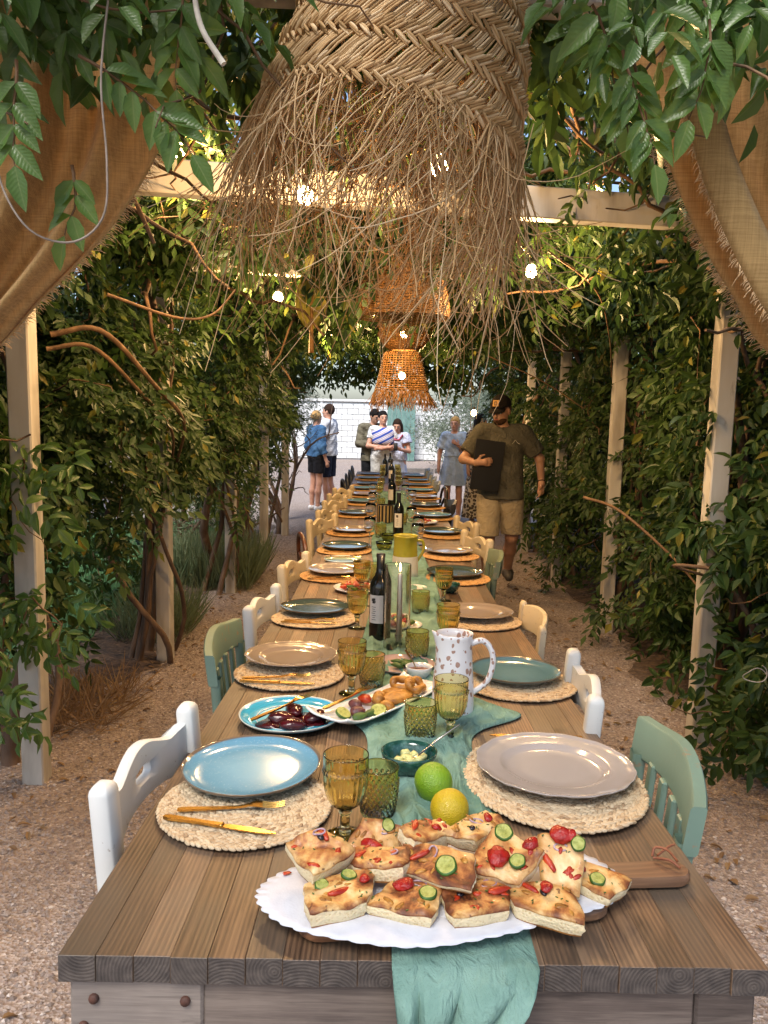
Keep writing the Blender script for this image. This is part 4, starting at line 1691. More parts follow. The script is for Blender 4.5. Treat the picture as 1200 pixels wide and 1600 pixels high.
def knife_parts():
    h, b = MB(), MB()
    strip(h, np.linspace(0, .115, 12), [.004, .0065, .0068, .0062, .0056, .0052, .0050, .0048, .0048, .005, .0055, .005], np.full(12, .004), .0055)
    h.box((.118, 0, .004), (.006, .013, .0075), .002)
    x = np.linspace(.120, .225, 14)
    strip(b, x, [.005, .007, .0078, .008, .008, .008, .008, .008, .0078, .0072, .0064, .0052, .0034, .001], np.full(14, .0035), .0018)
    return h.mesh('handle', True, 40), b.mesh('blade', True, 40)


def fork_parts():
    h, b = MB(), MB()
    zz = lambda x: .0035 + .006 * np.exp(-((np.asarray(x) - .15) / .025) ** 2)
    x = np.linspace(0, .135, 16)
    strip(h, x, np.interp(x, [0, .01, .04, .08, .12, .135], [.004, .0065, .005, .0032, .0028, .004]), zz(x), .004)
    x = np.linspace(.133, .163, 10)
    strip(b, x, np.interp(x, [.133, .142, .152, .163], [.0035, .008, .0115, .0118]), zz(x), .0022)
    for k in range(4):
        y = (k - 1.5) * .0066
        xt = np.linspace(.161, .205, 8)
        P = np.stack([xt, np.full(8, y), zz(xt) + .004 * ((xt - .161) / .044) ** 2 * 1.4], 1)
        b.tube(P, np.linspace(.0019, .001, 8), 5)
    return h.mesh('handle', True, 40), b.mesh('tines', True, 40)


KN, FK = knife_parts(), fork_parts()
for m in (KN[0], KN[1], FK[0], FK[1]):
    m.materials.append(M_GOLD)


def put_cut(kind, label, x, y, ang, dz=.0135, pitch=0.0):
    hm, bm = KN if kind == 'knife' else FK
    root = empty('table_' + kind, label, kind, 'gold table %ss' % kind)
    obj('handle', hm, None, root)
    obj('blade' if kind == 'knife' else 'tines', bm, None, root)
    on_table(root, x, y, ang, dz, Matrix.Rotation(pitch, 4, 'Y'))
    return root


put_cut('knife', 'gold knife on the near left mat below the blue plate', -.402, 1.362, -.24, .0135)
put_cut('fork', 'gold fork beside the knife on the near left mat', -.385, 1.392, .12, .0135)
put_cut('knife', 'gold knife behind the lilac grey plate on the right', .495, 1.792, PI - .03, .0175)
put_cut('fork', 'gold fork lying behind the lilac grey plate on the right', .500, 1.768, PI + .02, .0175)
put_cut('knife', 'gold knife before the taupe plate, second on the left', -.418, 2.20, -.06)
put_cut('fork', 'gold fork before the taupe plate, second on the left', -.416, 2.228, .16)
put_cut('knife', 'gold knife before the dark green plate, third on the left', -.40, 2.965, 0.0)
put_cut('fork', 'gold fork before the dark green plate, third on the left', -.39, 2.995, .12)
put_cut('knife', 'gold knife before the fourth plate on the left', -.385, 3.865, 0.03)
put_cut('fork', 'gold fork before the fourth plate on the left', -.375, 3.89, .1)
put_cut('knife', 'gold knife before the fifth plate on the left', -.365, 4.66, 0.03)
put_cut('knife', 'gold knife before the sixth plate on the left', -.355, 5.38, 0.0)
put_cut('knife', 'knife crossing the pale green side plate', -.34, 4.41, .1, .024)
put_cut('fork', 'fork crossing the pale green side plate', -.335, 4.44, -.1, .024)

# ================================================================ glass
def glassm(name, col, rough=.015, ior=1.45):
    M = Mat(name, col, rough, IOR=ior)
    M.set('Transmission Weight', 1.0)
    return M.m


GL_AMBER = glassm('amber_glass', (.90, .80, .42))
GL_CLEAR = glassm('clear_glass', (.97, .98, .97))
GL_OLIVE = glassm('olive_glass', (.62, .52, .12))
GL_SMOKE = glassm('smoky_glass', (.93, .92, .90))


def goblet(label=None, gl=GL_AMBER):
    root = empty('amber_goblet', label, 'goblet', 'ribbed amber goblets on the table')
    # foot and stem
    ft = [(.0001, .004), (.010, .006), (.020, .0055), (.033, .0025), (.0365, .0015), (.0365, .0), (.030, 0), (.012, .0005), (.0001, .0005)][::-1]
    mb = MB()
    mb.lathe(ft, 48, rf=lambda a, i, z: 1 + (.02 * np.cos(16 * a) if i in (4, 5, 6) else 0))
    mb.build('foot', gl, root)
    mb = MB()
    mb.lathe([(.0001, .0055), (.0105, .0056), (.0112, .010), (.0085, .013), (.0085, .040), (.0095, .044), (.0125, .0465), (.0125, .0495), (.0095, .052), (.0001, .0525)], 32,
             rf=lambda a, i, z: 1 + (.06 * np.cos(8 * a) if i in (3, 4, 5) else 0))
    mb.build('stem', gl, root)
    po = [(.0001, .0522), (.010, .0525), (.018, .0565), (.027, .064), (.034, .075), (.0385, .09), (.0405, .105), (.0412, .1215), (.0425, .1235), (.0432, .1260), (.0425, .1285), (.0412, .1300), (.0417, .1400), (.0421, .1545), (.0422, .1558), (.0419, .1570), (.0413, .1574)]
    pi_ = [(.0407, .1570), (.0404, .1558), (.0403, .1545), (.0395, .14), (.0385, .12), (.0378, .105), (.0358, .09), (.0312, .075), (.0238, .0645), (.014, .0585), (.0001, .0575)]
    def rf(a, i, z):
        if 3 <= i <= 7:
            return 1 + .030 * np.abs(np.cos(12 * a)) - .010
        if 8 <= i <= 10:
            return 1 + .022 * np.cos(30 * a)
        return 1
    mb = MB()
    mb.lathe(po + pi_, 120, rf=rf)
    mb.build('bowl', gl, root)
    return root


def tumbler(label=None, gl=GL_AMBER):
    root = empty('hobnail_tumbler', label, 'tumbler', 'amber hobnail tumblers on the table')
    H = .100
    zs = np.concatenate([[0, .002], np.linspace(.006, .078, 41), [.081, .084, .090, .0965, .0985, H]])
    po = []
    for z in zs:
        t = z / H
        r = .0300 + .0085 * t + .0025 * math.sin(t * PI)
        po.append((r if z > 0 else r - .002, z))
    po = [(.0001, 0)] + po
    inn = [(.0378, H - .0005), (.0374, H - .002), (.0373, H - .004), (.0366, .085), (.0358, .05), (.033, .012), (.028, .009), (.0001, .0085)]
    rows = 9
    def rf(a, i, z):
        if 3 <= i <= 43 and z < .0785:
            t = (z - .006) / .072 * rows
            k = math.floor(min(t, rows - 1e-6))
            f = t - k
            v = max(0, 1 - ((f - .5) / .48) ** 2)
            c = np.cos(a * 20 + (k % 2) * PI)
            return 1 + .10 * v ** .6 * np.clip(c, 0, 1) ** .7
        return 1
    mb = MB()
    mb.lathe(po + inn, 176, rf=lambda a, i, z: rf(a, i, z) if i <= len(po) else 1)
    mb.build('glass', gl, root)
    mb = MB()
    mb.lathe([(.0395, H - .0035), (.0401, H - .002), (.0395, H - .0005), (.0389, H - .002), (.0395, H - .0035)], 48)
    mb.build('rim', gl, root)
    return root


def wineglass(label=None):
    root = empty('wine_glass', label, 'wine glass', 'clear stemmed wine glasses on the table')
    mb = MB()
    mb.lathe([(.0001, 0), (.034, .0), (.03, .0012), (.008, .004), (.0001, .003)], 28)
    mb.build('foot', GL_CLEAR, root)
    mb = MB()
    mb.lathe([(.0001, .0035), (.004, .006), (.0032, .03), (.0032, .08), (.005, .088), (.0001, .0885)], 14)
    mb.build('stem', GL_CLEAR, root)
    mb = MB()
    mb.lathe([(.0001, .088), (.012, .09), (.026, .1), (.036, .118), (.040, .14), (.039, .165), (.035, .19), (.0342, .19), (.038, .165), (.039, .14), (.035, .119), (.025, .102), (.012, .0925), (.0001, .0915)], 36)
    mb.build('bowl', GL_CLEAR, root)
    return root


g0 = goblet()
GOB = [(-.060, 1.335, 'ribbed amber goblet nearest the camera, left of the lime'), (.173, 1.80, 'ribbed amber goblet in front of the speckled pitcher'), (-.084, 2.15, 'ribbed amber goblet between the taupe plate and the roasted vegetable platter'),
       (-.097, 2.95, 'ribbed amber goblet beside the dark green plate, left of the wine bottle'), (-.10, 3.62, 'ribbed amber goblet beside the brown plate on the left'), (.238, 2.68, 'ribbed amber goblet behind the speckled pitcher'),
       (.285, 3.50, 'ribbed amber goblet before the small green bowl on the right'),
       (-.05, 7.9, 'amber goblet far down the left of the runner'), (-.04, 8.6, 'amber goblet far left, second from the end group'), (.16, 8.8, 'amber goblet far down the right of the runner'),
       (.17, 9.5, 'amber goblet far right, second from the end group'), (-.03, 10.2, 'amber goblet near the far bottles on the left'), (.18, 10.4, 'amber goblet near the far bottles on the right'), (-.03, 10.9, 'amber goblet at the far end of the table, left'), (.18, 11.1, 'amber goblet at the far end of the table, right')]
for i, (x, y, lab) in enumerate(GOB):
    o = g0 if i == 0 else copy_tree(g0)
    o['label'] = lab
    on_table(o, x, y, rng.uniform(0, 6), .0035 if -.02 < x < .27 else .001)
t0 = tumbler()
TUM = [(.0, 1.41, 'amber hobnail tumbler nearest the camera, right of the front goblet'), (.099, 1.79, 'amber hobnail tumbler behind the dark green bowl'), (-.027, 2.21, 'amber hobnail tumbler behind the roasted vegetable platter'),
       (.121, 2.51, 'amber hobnail tumbler right of the candle cylinder'), (.165, 3.22, 'amber hobnail tumbler before the white lower part of the jug'), (-.055, 3.86, 'amber hobnail tumbler left of the glass candle cylinder, far side'), (-.02, 5.3, 'small amber tumbler far down the table'), (.14, 5.9, 'amber tumbler right of the far wine bottle'), (-.03, 7.0, 'amber tumbler left of the third bottle')]
for i, (x, y, lab) in enumerate(TUM):
    o = t0 if i == 0 else copy_tree(t0)
    o['label'] = lab
    on_table(o, x, y, rng.uniform(0, 6), .004)
w0 = wineglass()
WG = [(-.09, 4.95, 'clear wine glass between the fifth left plate and the amber bowl'), (.21, 4.7, 'clear wine glass beside the fifth right plate'), (.23, 5.05, 'clear wine glass before the far pizza plate'), (-.10, 5.75, 'clear wine glass left of the striped tin'), (.20, 5.55, 'clear wine glass right of the second bottle'),
      (-.10, 6.6, 'clear wine glass by the slate plate on the left'), (.25, 6.9, 'clear wine glass by the blue plate on the right'), (.2, 7.4, 'clear wine glass right of the third bottle'), (-.11, 7.5, 'clear wine glass by the blue grey plate on the left'), (.22, 8.2, 'farthest clear wine glass on the right')]
for i, (x, y, lab) in enumerate(WG):
    o = w0 if i == 0 else copy_tree(w0)
    o['label'] = lab
    on_table(o, x, y, 0, .004)

# ---------------------------------------------------------------- bottles
M_BOTTLE = Mat('black_bottle_glass', (.006, .007, .006), .06).m
M_CAPS = Mat('bottle_capsule', (.012, .011, .012), .35).m
M_LABEL = noisy('paper_label', [(.3, 'cfc9c4'), (.7, 'ddd8d3')], 30, .7)
M_INK = Mat('label_ink', (.02, .018, .018), .6).m
PB = [(.0001, .012), (.02, .004), (.035, .0), (.0372, .004), (.0375, .02), (.0375, .185), (.0365, .2), (.031, .216), (.021, .232), (.0155, .245), (.0145, .26), (.0142, .295), (.0158, .297), (.0158, .306), (.0145, .309), (.0001, .309)]


def patch(mb, r, a0, a1, z0, z1, n=14, m=2):
    a = np.linspace(a0, a1, n)
    P = np.array([[(r * math.cos(t), r * math.sin(t), z) for t in a] for z in np.linspace(z0, z1, m)])
    mb.grid(P, flip=True)


def bottle(label, x, y, detail=True, rz=0, sc=1.0, group='wine bottles along the runner'):
    root = empty('wine_bottle', label, 'bottle', group)
    mb = MB()
    mb.lathe(PB, 40)
    mb.build('body', M_BOTTLE, root, angle=60)
    mb = MB()
    mb.lathe([(.0149, .252), (.0147, .262), (.0146, .2955), (.0162, .2968), (.0162, .3062), (.0149, .3096), (.0001, .3098)], 28)
    mb.build('capsule', M_CAPS, root, angle=50)
    mb = MB()
    patch(mb, .0378, -2.75, -1.25, .065, .165)
    lb = mb.build('label', M_LABEL, root)
    if detail:
        mb = MB()
        for (u, z, r) in ((-2.28, .148, .006), (-2.14, .150, .005), (-2.2, .140, .0055), (-2.08, .142, .004)):
            patch(mb, .03795, u - r / .0378, u + r / .0378, z - r * .8, z + r * .8, 5)
        for k in range(7):
            z = .122 - k * .0075
            patch(mb, .03795, -2.42 + .05 * (k % 3), -1.95 - .07 * (k % 2), z, z + .0018, 6)
        mb.build('print', M_INK, lb)
    on_table(root, x, y, rz, .003, Matrix.Diagonal((sc, sc, sc, 1)))
    return root


bottle('dark wine bottle with white label beside the lit candle', -.008, 2.775, True, 0, 1.04)
bottle('dark wine bottle second from the camera, beyond the yellow topped jug', .104, 5.42, True, .35)
bottle('dark wine bottle third from the camera down the runner', .071, 7.2, False)
bottle('dark wine bottle second from the far end', .083, 9.75, False)
bottle('dark wine bottle at the far left end', .0, 11.0, False)
bottle('white labelled dark bottle at the far end of the table', .075, 11.35, False, .5)

# ---------------------------------------------------------------- candle in a glass cylinder
root = empty('candle_cylinder', 'tall clear glass cylinder around a lit silver taper candle', 'candle holder')
mb = MB()
mb.lathe([(.0001, .003), (.0445, .003), (.0445, .30), (.0465, .301), (.047, .299), (.047, .0), (.0001, .0)][::-1], 48)
mb.build('cylinder', GL_SMOKE, root, angle=60)
on_table(root, .054, 2.66, 0, .004)
cr = empty('taper_candle', 'lit silver taper candle in a small crystal holder inside the glass cylinder', 'candle')
mb = MB()
mb.lathe([(.0001, .0), (.018, .0), (.018, .006), (.012, .012), (.013, .03), (.016, .044), (.0135, .045), (.0115, .02), (.0001, .018)], 8)
mb.build('crystal_holder', GL_CLEAR, cr, smooth=False)
mb = MB()
mb.lathe([(.0001, .0205), (.0108, .0205), (.0108, .05), (.0085, .255), (.0065, .262), (.0001, .260)], 20)
mb.build('wax', Mat('silver_wax', (.55, .54, .53), .28, Metallic=.75).m, cr, angle=60)
mb = MB()
mb.lathe([(.0001, .268), (.003, .272), (.0045, .280), (.003, .292), (.0001, .302)], 12)
Mf = Mat('flame', (1, .7, .3), .5)
Mf.set('Emission Color', (1, .62, .22, 1))
Mf.set('Emission Strength', 28)
mb.build('flame', Mf.m, cr)
ld = bpy.data.lights.new('candle_light', 'POINT')
ld.energy = 1.2
ld.color = (1, .62, .3)
ld.shadow_soft_size = .01
lo = bpy.data.objects.new('candle_light', ld)
COL.objects.link(lo)
lo.parent = cr
lo.location = (0, 0, .30)
on_table(cr, .062, 2.655, 0, .0075)

# ---------------------------------------------------------------- pitcher and jug
M_SPK = Mat('speckled_ceramic', rough=.22)
_v = M_SPK.coord('Object')
_vo = M_SPK.n('ShaderNodeTexVoronoi', feature='F1')
_vo.inputs['Scale'].default_value = 80
_mp = M_SPK.n('ShaderNodeMapping')
_mp.inputs['Scale'].default_value = (1, 1, .8)
_dn = M_SPK.n('ShaderNodeTexNoise')
_dn.inputs['Scale'].default_value = 40
M_SPK.l(_v, _dn.inputs['Vector'])
_mxv = M_SPK.n('ShaderNodeVectorMath', operation='MULTIPLY_ADD')
M_SPK.l(_dn.outputs['Color'], _mxv.inputs[0])
_mxv.inputs[1].default_value = (.012, .012, .012)
M_SPK.l(_v, _mxv.inputs[2])
M_SPK.l(_mxv.outputs[0], _mp.inputs['Vector'])
M_SPK.l(_mp.outputs[0], _vo.inputs['Vector'])
_s = M_SPK.n('ShaderNodeSeparateColor')
M_SPK.l(_vo.outputs['Color'], _s.inputs[0])
_th = M_SPK.math('MULTIPLY', M_SPK.math('POWER', _s.outputs[0], 1.3), .56)
_is = M_SPK.math('LESS_THAN', _vo.outputs['Distance'], _th)
M_SPK.color(M_SPK.mix(_is, 'd9d7d8', 'a08072'))
M_SPK.set('Coat Weight', .4)
root = empty('speckled_pitcher', 'tall white pitcher with brown pink speckles', 'pitcher')
PO = [(.0001, .0), (.054, .0), (.057, .004), (.0572, .02), (.0545, .09), (.0495, .15), (.0475, .19), (.0490, .212), (.0505, .222), (.0485, .2225), (.046, .205), (.0455, .19), (.047, .15), (.052, .09), (.054, .02), (.0001, .012)]
mb = MB()
mb.lathe(PO, 64)
for V in mb.v:
    t = np.clip((V[:, 2] - .17) / .05, 0, 1)
    a = np.arctan2(V[:, 1], V[:, 0]) - math.radians(200)
    g = np.exp(-(np.arctan2(np.sin(a), np.cos(a)) / .33) ** 2)
    V[:, 0] *= 1 + .30 * t * g
    V[:, 1] *= 1 + .30 * t * g
    V[:, 2] += .010 * t * g
mb.build('body', M_SPK.m, root)
mb = MB()
hp = smoothpath([(.044, -.004, .195), (.075, -.004, .203), (.098, -.004, .18), (.104, -.004, .14), (.088, -.004, .09), (.050, -.004, .06)], 30)
mb.tube(hp, np.linspace(.0085, .0075, 30), 10)
mb.build('handle', M_SPK.m, root)
on_table(root, .195, 1.985, 0, .006)

M_JUGW = noisy('cream_jug', [(.3, 'c9c3b4'), (.7, 'd6d1c4')], 8, .3)
M_JUGY = noisy('mustard_glaze', [(.3, '99902a'), (.7, 'aca236')], 8, .2)
root = empty('yellow_topped_jug', 'white jug with a mustard yellow glazed upper part', 'jug')
JP = [(.0001, .0), (.062, .0), (.066, .006), (.0655, .03), (.062, .085), (.0605, .10), (.0585, .125), (.0565, .16), (.058, .19), (.0605, .197), (.058, .198), (.054, .185), (.053, .16), (.056, .1), (.06, .03), (.0001, .012)]
def jugdef(mb):
    for V in mb.v:
        t = np.clip((V[:, 2] - .15) / .045, 0, 1)
        a = np.arctan2(V[:, 1], V[:, 0]) + math.radians(80)
        g = np.exp(-(np.arctan2(np.sin(a), np.cos(a)) / .35) ** 2)
        V[:, 0] *= 1 + .25 * t * g
        V[:, 1] *= 1 + .25 * t * g
    return mb
mb = MB()
mb.lathe(JP[:6], 48)
jugdef(mb).build('lower_body', M_JUGW, root)
mb = MB()
mb.lathe(JP[5:], 48)
jugdef(mb).build('upper_body', M_JUGY, root)
mb = MB()
mb.tube(smoothpath([(.055, .02, .17), (.085, .03, .165), (.09, .03, .12), (.06, .022, .07)], 20), .007, 8)
mb.build('handle', M_JUGY, root)
on_table(root, .118, 4.03, 0, .004, Matrix.Diagonal((1.08, 1.08, 1.12, 1)))

# striped tin
M_TINB = Mat('tin_black', (.015, .014, .013), .4).m
M_TING = Mat('tin_gold', (.36, .26, .12), .4).m
root = empty('striped_tin', 'round tin with black and gold vertical stripes', 'tin')
mb = MB()
mb.lathe([(.0001, 0), (.065, 0), (.065, .14), (.062, .141), (.061, .02), (.0001, .018)], 48)
mb.build('body', M_TINB, root, angle=50)
for k in range(14):
    mb = MB()
    patch(mb, .0657, k * 2 * PI / 14, k * 2 * PI / 14 + .2, .004, .137, 5)
    mb.build('stripe', M_TING, root)
on_table(root, .01, 6.12, 0, .004)
# amber bowls
for (x, y, lab, s) in ((.005, 4.78, 'small olive amber glass bowl left of the yellow topped jug', 1.0), (.03, 5.15, 'small olive amber glass bowl behind the other, before the second bottle', .9)):
    mb = MB()
    mb.lathe([(.0001, 0), (.025, 0), (.03, .003), (.044, .02), (.051, .045), (.053, .06), (.0505, .0605), (.048, .045), (.041, .022), (.027, .007), (.0001, .006)], 40)
    o = tag(mb.build('glass_bowl', GL_OLIVE), lab, 'bowl')
    on_table(o, x, y, 0, .004, Matrix.Diagonal((s, s, s, 1)))
# small far extras
mb = MB()
mb.lathe([(.0001, 0), (.03, 0), (.032, .004), (.032, .075), (.03, .076), (.0285, .07), (.0285, .01), (.0001, .008)], 28)
o = tag(mb.build('ceramic_cup', GZ_DARK), 'dark green cup at the far end of the table', 'cup')
on_table(o, .16, 11.3, 0, .004)
# ================================================================ bowls and dishes with food
def blob(r=1.0, n=10, m=7, sq=(1, 1, 1), noise=.08, seed=0, flat=0.0):
    r_ = np.random.default_rng(seed)
    ph = r_.uniform(0, 6, 6)
    mb = MB()
    u = np.linspace(0, 2 * PI, n, endpoint=False)
    v = np.linspace(.02, PI - .02, m)
    P = np.zeros((m, n, 3))
    for i, t in enumerate(v):
        w = 1 + noise * (np.sin(2 * u + ph[0] + t * 2) + .7 * np.sin(3 * u + ph[1] - t * 3) + .5 * np.sin(5 * u + ph[2] + t * 4)) * math.sin(t)
        P[i] = np.stack([np.cos(u) * math.sin(t) * w * sq[0], np.sin(u) * math.sin(t) * w * sq[1], np.full(n, math.cos(t)) * sq[2] * (1 + .0 * w)], 1)
    P *= r
    if flat:
        P[..., 2] = np.maximum(P[..., 2], -flat)
    mb.grid(P, cv=True)
    return mb


M_BEET = noisy('beetroot', [(.3, '2a070d'), (.6, '4a1016'), (.85, '6b1e22')], 30, .15, .2, 60)
M_TOM = noisy('tomato', [(.3, '7a0d08'), (.55, 'a51a10'), (.75, 'b8341c'), (.85, 'c86a3a')], 55, .25, .6, 130)
M_ZUCR = noisy('zucchini_rind', [(.3, '20400f'), (.7, '3f6a1c')], 60, .45)
M_ZUCF = noisy('zucchini_flesh', [(.3, '7c8436'), (.55, 'a9ad5c'), (.75, 'b9b873'), (.85, '8a6a30')], 110, .45, .5, 240)
M_ONION = noisy('red_onion', [(.3, '8a6a80'), (.7, 'c5b0b8')], 60, .4)
M_OLV = noisy('black_olive', [(.3, '150f12'), (.7, '2b1f22')], 40, .25)
M_HERB = noisy('herb', [(.3, '2c4a1c'), (.7, '4d6a2a')], 40, .6)
M_ROAST = noisy('roasted_golden', [(.3, '7a4a18'), (.55, 'b07a30'), (.8, 'c79a50')], 40, .45, .4, 90)
M_PEPP = noisy('roast_pepper', [(.3, '8f1d0c'), (.7, 'c8461a')], 40, .3, .3)
M_CHEES = noisy('pale_cubes', [(.3, 'a9ad6c'), (.7, 'cfd09a')], 30, .4)
M_FIG = noisy('fig', [(.3, '3a1f2a'), (.6, '6e3a38'), (.85, '9a6a4a')], 50, .4, .3)

# turquoise plate of beetroot
tp = put_plate('turquoise plate with pale rim holding glazed beetroot pieces', -.232, 1.925, 'coupe', GZ_TURQ, .136, 0, .001, name='serving_plate', group='serving plates')
mb = MB()
a = np.linspace(0, 2 * PI, 61)
mb.tube(np.stack([.098 * np.cos(a), .098 * np.sin(a), np.full(61, .0092)], 1), .0012, 5, cap=False)
mb.build('pale_line', GZ_WHITE, tp)
for k, (x, y, s, rz) in enumerate(((-.255, 1.895, .033, .3), (-.225, 1.950, .034, 2.0), (-.165, 1.905, .036, 1.1), (-.22, 1.845, .035, 2.8))):
    mb = blob(s, 16, 10, (1.0, .72, .5), .10, k + 3, flat=.3 * s)
    o = tag(mb.build('beetroot_piece', M_BEET), ['leftmost dark beetroot piece under the fork', 'rear dark beetroot piece on the turquoise plate', 'rightmost dark beetroot piece on the turquoise plate', 'front dark beetroot piece on the turquoise plate'][k], 'beetroot', 'beetroot on the turquoise plate')
    on_table(o, x, y, rz, .0085 + .3 * s)
mb = blob(1, 20, 6, (.085, .06, .002), .2, 9)
o = tag(mb.build('dark_sauce', M_BEET), 'thin dark sauce pooled under the beetroot pieces', 'sauce')
on_table(o, -.22, 1.895, .3, .0105)
put_cut('fork', 'dark fork resting on the beetroot plate', -.325, 1.86, .75, .020, -.13)

# long white platter
root = empty('long_platter', 'long white rectangular platter of roasted vegetables', 'platter')
LN, WD = .42, .135
us = np.linspace(-1, 1, 29)
vs_ = np.linspace(-1, 1, 15)
U, Vv = np.meshgrid(us, vs_, indexing='ij')
X = U * LN / 2
Y = Vv * WD / 2 * (1 + .06 * U ** 2)
Z = .004 + .026 * np.abs(U) ** 5 + .013 * np.abs(Vv) ** 4
mb = MB()
mb.grid(np.stack([X, Y, Z], -1))
pl = mb.build('dish', GZ_WHITE, root)
sm = pl.modifiers.new('thickness', 'SOLIDIFY')
sm.thickness = .005
sm.offset = 1
PXC, PYC, PANG = -.005, 2.005, math.radians(52)
on_table(root, PXC, PYC, PANG, .008)
def on_platter(o, u, v, dz, rz=0, tilt=None):
    x = PXC + math.cos(PANG) * u - math.sin(PANG) * v
    y = PYC + math.sin(PANG) * u + math.cos(PANG) * v
    on_table(o, x, y, rz, .017 + dz, tilt)


def disc_slice(name, label, cat, rm, fm, r=.02, th=.006, group=None):
    root = empty(name, label, cat, group)
    mb = MB()
    mb.lathe([(r * .93, 0), (r, th * .2), (r, th * .8), (r * .93, th)], 22, rf=lambda a, i, z: 1 + .03 * np.sin(3 * a))
    mb.build('rind', rm, root)
    mb = MB()
    mb.lathe([(.0001, 0), (r * .93, 0)], 22, rf=lambda a, i, z: 1 + .03 * np.sin(3 * a))
    mb.lathe([(r * .93, th), (.6 * r, th * 1.02), (.0001, th * .96)], 22, rf=lambda a, i, z: 1 + .03 * np.sin(3 * a))
    mb.build('flesh', fm, root)
    return root


for k, (u, v, dz, mt, nm, cat, s, sq, lab) in enumerate((
        (-.10, -.01, .012, M_FIG, 'roasted_fig', 'fig', .021, (1, .9, .7), 'dark roasted fig half nearest the platter front'),
        (-.06, .03, .012, M_FIG, 'roasted_fig', 'fig', .02, (1, .8, .7), 'dark roasted fig half on the left of the platter'),
        (-.115, -.03, .009, M_HERB, 'green_vegetable', 'vegetable', .019, (1.3, .7, .5), 'limp green vegetable strip at the platter front'),
        (-.075, -.035, .009, M_HERB, 'green_vegetable', 'vegetable', .018, (1.4, .6, .5), 'green vegetable strip beside the zucchini slice'),
        (-.02, .03, .018, M_PEPP, 'red_pepper', 'pepper', .02, (1.2, .8, .6), 'red roasted pepper piece in the middle of the platter'),
        (.0, .0, .018, M_ROAST, 'roast_potato', 'potato', .021, (1, .8, .8), 'golden roast potato beside the red pepper'),
        (-.01, -.038, .012, M_ROAST, 'roast_squash', 'squash', .023, (1.1, .7, .6), 'golden squash wedge at the right edge of the platter'),
        (.03, .02, .014, M_ROAST, 'roast_potato', 'potato', .022, (1, .9, .7), 'pale roast potato behind the red pepper'),
        (.055, -.02, .012, M_ROAST, 'flat_bread', 'bread', .042, (1.2, .9, .35), 'thin golden flat bread on the platter'),
        (.095, .005, .012, M_ROAST, 'flat_bread', 'bread', .038, (1.1, 1, .35), 'second golden flat bread under the fried rings'))):
    mb = blob(s, 14, 9, sq, .12, k + 20)
    o = tag(mb.build(nm, mt), lab, cat)
    on_platter(o, u, v, dz, rng.uniform(0, 3))
for k, (u, v) in enumerate(((.125, .012), (.14, -.022))):
    mb = MB()
    a = np.linspace(0, 2 * PI, 30)
    P = np.stack([.026 * np.cos(a), .022 * np.sin(a), .004 * np.sin(3 * a)], 1)
    mb.tube(P, .0105 + .0015 * np.sin(5 * a), 10, cap=False)
    o = tag(mb.build('fried_ring', M_ROAST), ['golden fried ring on the platter behind the tumbler, left one', 'golden fried ring on the platter behind the tumbler, right one'][k], 'fried ring')
    on_platter(o, u, v, .03, k, Matrix.Rotation(.4, 4, 'X'))
for k, (u, v) in enumerate(((-.055, -.045), (-.135, .01))):
    o = disc_slice('zucchini_slice', ['round pale zucchini slice at the right edge of the platter', 'zucchini slice at the front end of the platter'][k], 'zucchini', M_ZUCR, M_ZUCF, .021, .008, 'zucchini slices on the platter')
    on_platter(o, u, v, .010, k, Matrix.Rotation(.5, 4, 'X'))
put_cut('fork', 'serving fork laid along the left of the long platter', -.145, 1.90, PANG, .040, -.05)

# pinkish plate with greens, small white bowl with spoons, further dishes
put_plate('pinkish plate of greens behind the hobnail tumbler', .07, 2.40, 'coupe', GZ_PINK, .105, 0, .006, name='serving_plate', group='serving plates')
for k in range(7):
    mb = blob(.016, 10, 7, (1.6, .7, .5), .2, 60 + k)
    o = tag(mb.build('green_bean', M_HERB), 'dark green leaf roll on the pinkish plate', 'greens', 'greens on the pinkish plate')
    on_table(o, .02 + .075 * rng.uniform(), 2.36 + .06 * rng.uniform(), rng.uniform(0, 3), .024)


def bowl(name, label, x, y, R, h, mt, inner=None, dz=.004):
    mb = MB()
    mb.lathe([(.0001, 0), (.45 * R, 0), (.48 * R, .003), (.55 * R, .005), (.82 * R, .4 * h), (.95 * R, .75 * h), (R, h), (.965 * R, h + .001), (.90 * R, .75 * h), (.77 * R, .42 * h), (.5 * R, .011), (.0001, .009)], 48, rf=lambda a, i, z: 1 + .008 * np.sin(3 * a))
    o = tag(mb.build(name, mt), label, 'bowl')
    on_table(o, x, y, 0, dz)
    return o


M_GBOWL = Mat('green_glaze', rough=.12)
_v = M_GBOWL.coord('Object')
M_GBOWL.color(M_GBOWL.ramp(M_GBOWL.noise(_v, 28, 5, .7), [(.3, '0c2a24'), (.55, '1d4a40'), (.75, '5f8478')]))
M_GBOWL.set('Coat Weight', .5)
bowl('green_bowl', 'dark mottled green bowl of pale cubes behind the lime', .066, 1.60, .062, .052, M_GBOWL.m, dz=.006)
for k in range(9):
    mb = MB()
    mb.box((0, 0, 0), (.020, .016, .014), .003, R=Matrix.Rotation(rng.uniform(-.5, .5), 3, 'X'))
    o = tag(mb.build('pale_cube', M_CHEES), 'pale green white cube in the dark green bowl', 'cube', 'pale cubes in the green bowl')
    a, r = k * 2.4, .007 * math.sqrt(k) * 1.6
    on_table(o, .066 + r * math.cos(a), 1.605 + r * math.sin(a), rng.uniform(0, 3), .036 + .006 * rng.uniform())
